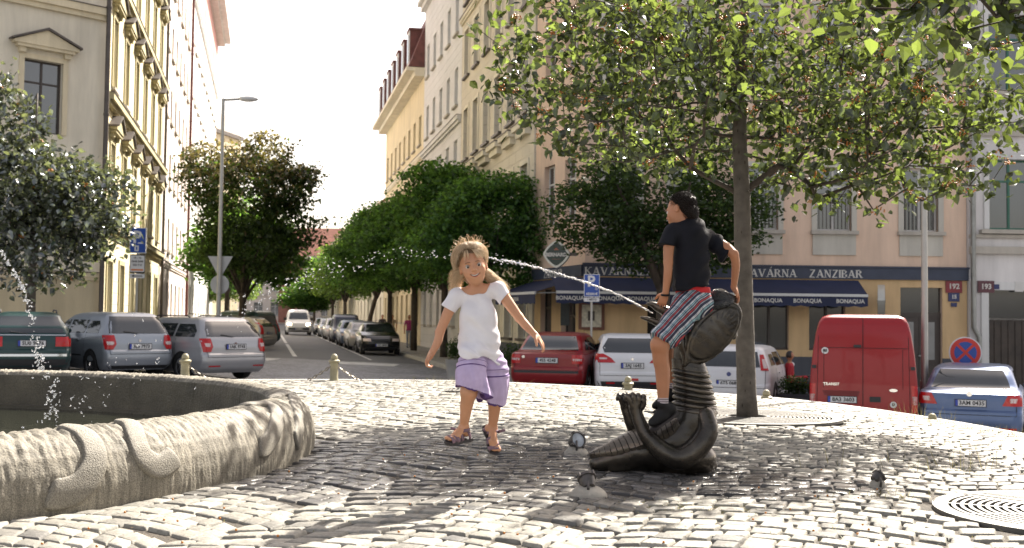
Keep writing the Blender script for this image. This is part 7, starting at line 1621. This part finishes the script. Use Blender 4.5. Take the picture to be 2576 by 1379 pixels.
# ================================================================ cafe terrace
def planter(label, px, Y, w, d, h, hb, kind='box'):
    b = P(px, 900, Y); z = groad(b.x, Y)+(.12 if Y > 31.6 else 0); t = thing('planter', label, 'planter', (b.x, Y, z), 0)
    if kind == 'box': MB().box(-w/2, -d/2, 0, w/2, d/2, h).box(-w/2-.02, -d/2-.02, h, w/2+.02, d/2+.02, h+.03).build('trough', M_plinth, t)
    else: MB().lathe([(.14,0),(.17,.02),(.24,h),(.26,h+.02),(.22,h+.02)], 18).build('pot', mat('white_pot', (.45,.43,.40), .7, var=.15), t, smooth=40)
    C = ellip(1500 if kind == 'box' else 1100, (0,0,h+hb*.5), (w*.56, d*.6, hb*.6), .6); V, F = leaves(C, .055, .1, QV, QF); npmesh('plant', V, F, ML_dark, t, smooth=False, attr=np.repeat(RNG.beta(1.6, 2, len(C)), 4)); return t
planter('dark hedge planter between the white hatchback and the red van', 2000, 25.8, .9, .4, .45, .42); planter('round bush in a pot behind the girl, beside the red car', 1292, 29.5, .62, .62, .5, .62, 'pot'); planter('bush in a white pot half hidden by the girl', 1142, 31.0, .45, .45, .55, .6, 'pot'); planter('low bush before the cafe corner', 1262, 30.5, .7, .5, .5, .35, 'pot')
M_redc = mat('red_cloth', (.42,.02,.03), .8, var=.1); M_dkc = mat('dark_cloth', (.03,.03,.035), .85, var=.2); M_pink = M_pink if False else M_pink; M_pinkc = mat('magenta_cloth', (.35,.04,.16), .8); M_jean = mat('pale_jeans', (.25,.27,.32), .85, var=.15); M_beige = mat('beige_cloth', (.42,.33,.24), .85)
def person(label, x, y, z, rz, top, bot, hair, seated=False, lean=0, name='person', grp=None):
    t = thing(name, label, 'person', (x, y, z), rz, grp); s = SDF((-.42,-.5,-.03), (.42,.6,1.85), .012); o = (0,0,0)
    hz = .50 if seated else .92; sh = hz+.52; s.cap((0,0,hz+.05), (0,lean,sh-.08), .13, .15, .04, sq=((0,1,0), .72)); s.cap((-.17,lean,sh-.03), (.17,lean,sh-.03), .055, .055, .05); s.cap((0,lean,sh), (0,lean-.01,sh+.12), .05, .045, .02)
    s.ell((0,lean-.01,sh+.21), (.077,.095,.12), .02); s.ell((0,lean-.105,sh+.195), (.014,.02,.02), .01)
    for sg in (1, -1):
        s.ell((sg*.078,lean,sh+.20), (.01,.02,.03), .005)
        if seated: hd_ = (sg*.14,-.36,hz+.22); s.chain([(sg*.2,lean,sh-.05), (sg*.25,lean-.02,sh-.32), hd_], [.05,.04,.028], .02); s.chain([(sg*.1,0,hz), (sg*.12,-.44,hz+.0), (sg*.12,-.46,.08)], [.085,.06,.045], .03); s.cap((sg*.12,-.44,.04), (sg*.12,-.62,.03), .04, .035, .02)
        else: hd_ = (sg*.26,lean-.06,sh-.60); s.chain([(sg*.2,lean,sh-.05), (sg*.25,lean+.02,sh-.32), hd_], [.05,.04,.028], .02); s.chain([(sg*.09,0,hz), (sg*.1,sg*.06,.48), (sg*.1,sg*.14+.03,.07)], [.085,.058,.042], .03); s.cap((sg*.1,sg*.14+.03,.04), (sg*.1,sg*.14-.15,.03), .04, .035, .02)
        for i in range(4): a = np.array(hd_)+np.array([.018*(i-1.5), 0, -.03]); s.cap(a, a+np.array([0,-.02,-.06]), .010, .009, .004)
        a = np.array(hd_); s.cap(a+np.array([-sg*.02,-.02,-.01]), a+np.array([-sg*.03,-.05,-.04]), .011, .010, .004)
    V, F = s.mesh(); V = vsmooth(V, F, 1); cz = V[F].mean(1)
    mi = np.zeros(len(F), int); mi[(cz[:, 2] < sh+.03) & (cz[:, 2] > hz-.02) & ((np.abs(cz[:, 0]) < .21) | (cz[:, 2] > sh-.25))] = 1; mi[(cz[:, 2] <= hz+(.08 if seated else 0)) & (np.abs(cz[:, 0]) < (.22 if seated else .2)) & (cz[:, 2] > .07)] = 2; mi[cz[:, 2] <= .07] = 3; h_ = (cz[:, 2] > sh+.16) & ((cz[:, 1] > lean-.045+.0) | (cz[:, 2] > sh+.285)); mi[h_] = 4
    npmesh('body', V, F, [M_skb, top, bot, M_shoe, hair], t, mi=mi); return t
M_hd = mat('dark_hair', (.02,.014,.01), .5, var=.2)
def chair(label, x, y, z, rz, m=M_redc):
    t = thing('cafe_chair', label, 'chair', (x, y, z), rz, 'cafe terrace chairs'); MB().box(-.21,-.21,.43,.21,.21,.46).build('seat', m, t); MB().box(-.21,.2,.5,.21,.22,.86).build('backrest', m, t)
    for sx in (-1, 1):
        for sy in (-1, 1): MB().tube([(sx*.19,sy*.19,0),(sx*.19,sy*.2,.88 if sy > 0 else .44)], .012, 6).build('leg', M_tin, t)
    return t
def cafe_table(label, x, y, z):
    t = thing('cafe_table', label, 'table', (x, y, z), 0, 'cafe terrace tables'); MB().lathe([(.001,.72),(.36,.72),(.36,.745),(.001,.745)], 24).build('table_top', M_wood_d, t); MB().lathe([(.2,0),(.2,.02),(.03,.04),(.03,.72)], 14).build('pedestal', M_tin, t)
w = P(1990, 900, 27.2); wz = groad(w.x, 27.2)+.12; MBp = MB()
person('dark haired woman in a red top sitting at the cafe terrace, facing right', w.x, 27.2, wz, R(80), M_redc, M_dkc, M_hd, True, .04); chair('red chair under the woman in red', w.x-.02, 27.22, wz, R(80)+math.pi*0); cafe_table('terrace table in front of the woman in red', w.x+.75, 27.3, wz)
t = tag(MB().box(0,0,0,.01,.01,.01).build('x', M_redc), 'x', 'x'); bpy.data.objects.remove(t)
for px, Y, lab, top, rz, cl in ((1473, 30.6, 'man sitting at the terrace behind the red car', M_dkc, R(-60), 'chair of the man behind the red car'), (1530, 31.2, 'person in beige sitting behind the white crossover', M_beige, R(120), 'chair of the person in beige')):
    w = P(px, 900, Y); z = groad(w.x, Y)+.02; person(lab, w.x, Y, z, rz, top, M_dkc, M_hd, True, .03); chair(cl, w.x, Y, z, rz)
w = P(1509, 900, 29.9); chair('empty red terrace chair between the red car and the white crossover', w.x, 29.9, groad(w.x, 29.9)+.08, 0)
w = P(1500, 900, 31.2); cafe_table('terrace table behind the parked red car', w.x, 31.2, groad(w.x, 31.2)+.02)
for px, u, lab, top, bot in ((964, 7.9, 'stroller in dark clothes on the right pavement', M_dkc, M_dkc), (989, 7.9, 'bare-shouldered stroller beside the one in dark clothes', M_beige, M_dkc), (1031, 7.7, 'pedestrian in a magenta top by the grey house base', M_pinkc, M_jean)):
    k = (px-CX)/FPX; Y = u/(.22+k); person(lab, ux(u, Y), Y, groad(ux(u, Y), Y)+.125, R(10+random.uniform(-20, 20)), top, bot, M_hd)
# ================================================================ water, berries, weeds
M_drop = mat('water_drop', (.93,.95,.97), .03, var=0, trans=.85, spec=1.0)
def drops(name, label, path, n, r0, r1, sc0, sc1, rope=0):
    pts = [np.array(P(*p)) for p in path]; k = len(pts)-1; mb = MB(); rnd = random.Random(len(path)*7+n)
    def at(f): u = f*k; i = min(int(u), k-1); u -= i; p0, p1, p2, p3 = pts[max(i-1, 0)], pts[i], pts[i+1], pts[min(i+2, k)]; return .5*((2*p1)+(-p0+p2)*u+(2*p0-5*p1+4*p2-p3)*u*u+(-p0+3*p1-3*p2+p3)*u**3)
    if rope:
        m = 260; mb.tube([at(rope*i/m)+np.array([rnd.gauss(0,1), rnd.gauss(0,1), rnd.gauss(0,1)])*(.0012+.0035*i/m) for i in range(m+1)], [(.0042+.0035*rnd.random())*(1 if i < m*.8 else .7) for i in range(m+1)], 6)
    for _ in range(n):
        f = rnd.random() if not rope else rnd.random()**.9; sg = sc0+(sc1-sc0)*f; c = at(f)+np.array([rnd.gauss(0,1), rnd.gauss(0,.6), rnd.gauss(0,1)])*sg; r = (r0+(r1-r0)*f)*rnd.uniform(.35, 1.35)
        tg = Vector(at(min(1, f+.01))-at(max(0, f-.01)))+Vector((rnd.gauss(0,.03), 0, rnd.gauss(0,.03))); mb.ball((0,0,0), (r*rnd.uniform(1.0,2.8), r*rnd.uniform(.6,1.1), r*rnd.uniform(.6,1.1)), 8, 0, Matrix.Translation(c) @ tg.to_track_quat('X', 'Z').to_matrix().to_4x4())
    o = mb.build(name, M_drop, smooth=True); tag(o, label, 'water jet'); o['kind'] = 'stuff'; return o
drops('water_jet', 'arching jet of water drops from the beak of the creature to the fountain', [(1642,788,7.1),(1560,744,7.12),(1480,713,7.15),(1400,688,7.18),(1320,666,7.2),(1240,651,7.25),(1150,643,7.3),(1050,642,7.35),(980,647,7.4),(900,661,7.45),(820,682,7.5),(750,706,7.55),(690,730,7.6),(640,758,7.65),(590,800,7.7)], 400, .0024, .0044, .002, .045, .42)
drops('water_jet', 'falling string of water drops over the left side of the basin', [(-20,610,6.4),(10,645,6.4),(40,690,6.4),(62,740,6.42),(75,790,6.45),(86,850,6.5),(100,905,6.5),(118,945,6.5),(135,1000,6.55),(128,1060,6.6)], 190, .0052, .0055, .004, .026)
drops('water_splash', 'scattered splash drops above the basin', [(120,1075,7.0),(150,1040,7.0),(220,1000,7.1),(290,960,7.2),(360,900,7.2),(400,850,7.3)], 80, .0045, .004, .10, .12)
# fallen berries
bm = MB().ball((0,0,.006), (.0062,.0062,.0056), 8).build('fallen_berry', M_berry, smooth=True); first = True; rnd = random.Random(11); nb = 0
while nb < 48:
    px, py = rnd.uniform(40, 2250), rnd.uniform(1130, 1375); d = EYE*FPX/(py-806-.0122*(px-1288)); x = (px-1288)/2800*d
    if math.hypot(x-FC[0], d-FC[1]) < FRO+.05 or (1450 < px < 1820 and py < 1200): continue
    o = bm if first else dup(bm); first = False; o.location = (x, d, gpl(x, d)+.001); tag(o, 'tiny orange berry fallen on the cobbles', 'berry', 'fallen orange berries'); nb += 1
# weeds and dry grass in the joints
V = []; F = []; T = []
def blade(x, y, z, h, lean):
    a = random.uniform(0, 6.28); w = .0018; dx, dy = math.cos(a)*w, math.sin(a)*w; b = len(V); lx_, ly_ = random.gauss(0, lean), random.gauss(0, lean)
    V.extend([(x-dx, y-dy, z), (x+dx, y+dy, z), (x+lx_*.4+dx*.7, y+ly_*.4+dy*.7, z+h*.6), (x+lx_*.4-dx*.7, y+ly_*.4-dy*.7, z+h*.6), (x+lx_, y+ly_, z+h)]); F.extend([(b, b+1, b+2), (b, b+2, b+3), (b+3, b+2, b+4)]); T.extend([random.random()]*5)
for cx_, cy_, n, sp, h in [(.9, 5.85, 260, .22, .012), (1.0, 5.7, 160, .18, .01), (2.2, 6.3, 90, .25, .03), (3.6, 9.2, 120, .5, .05), (5.2, 11.8, 160, .35, .09), (4.8, 12.6, 60, .4, .08), (-.6, 16.3, 120, .5, .08), (3.6, 5.0, 80, .3, .02), (1.6, 5.2, 100, .5, .012), (-1.0, 5.4, 60, .5, .012), (2.9, 7.6, 50, .4, .12), (4.9, 13.4, 60, .2, .16)]:
    for _ in range(n): x = random.gauss(cx_, sp); y = random.gauss(cy_, sp*.5); blade(x, y, gpl(x, y)-.008, h*random.uniform(.4, 1.6), .02+h*.25)
o = npmesh('weeds', V, F, leaf_mat('dry_weed', (.16,.15,.06), (.25,.22,.08), tw=.3, gmix=.02), attr=T); o['kind'] = 'stuff'

# dry leaves and grit swept into the joints
n = 420; C = np.stack([RNG.uniform(-4, 6, n), RNG.uniform(3.6, 13, n), np.zeros(n)], 1); C = C[np.hypot(C[:, 0]-FC[0], C[:, 1]-FC[1]) > FRO+.03]; C[:, 2] = [gpl(a, b)+.003 for a, b, _ in C]
V, F = leaves(C, .018, 0, QV, QF); Vz = np.repeat(C[:, 2], 4); V[:, 2] = Vz+np.abs(V[:, 2]-Vz)*.25; o = npmesh('leaf_litter', V, F, leaf_mat('dry_litter', (.17,.11,.05), (.2,.12,.04), tw=.2, gmix=.03), smooth=False, attr=np.repeat(RNG.random(len(C)), 4)); o['kind'] = 'stuff'
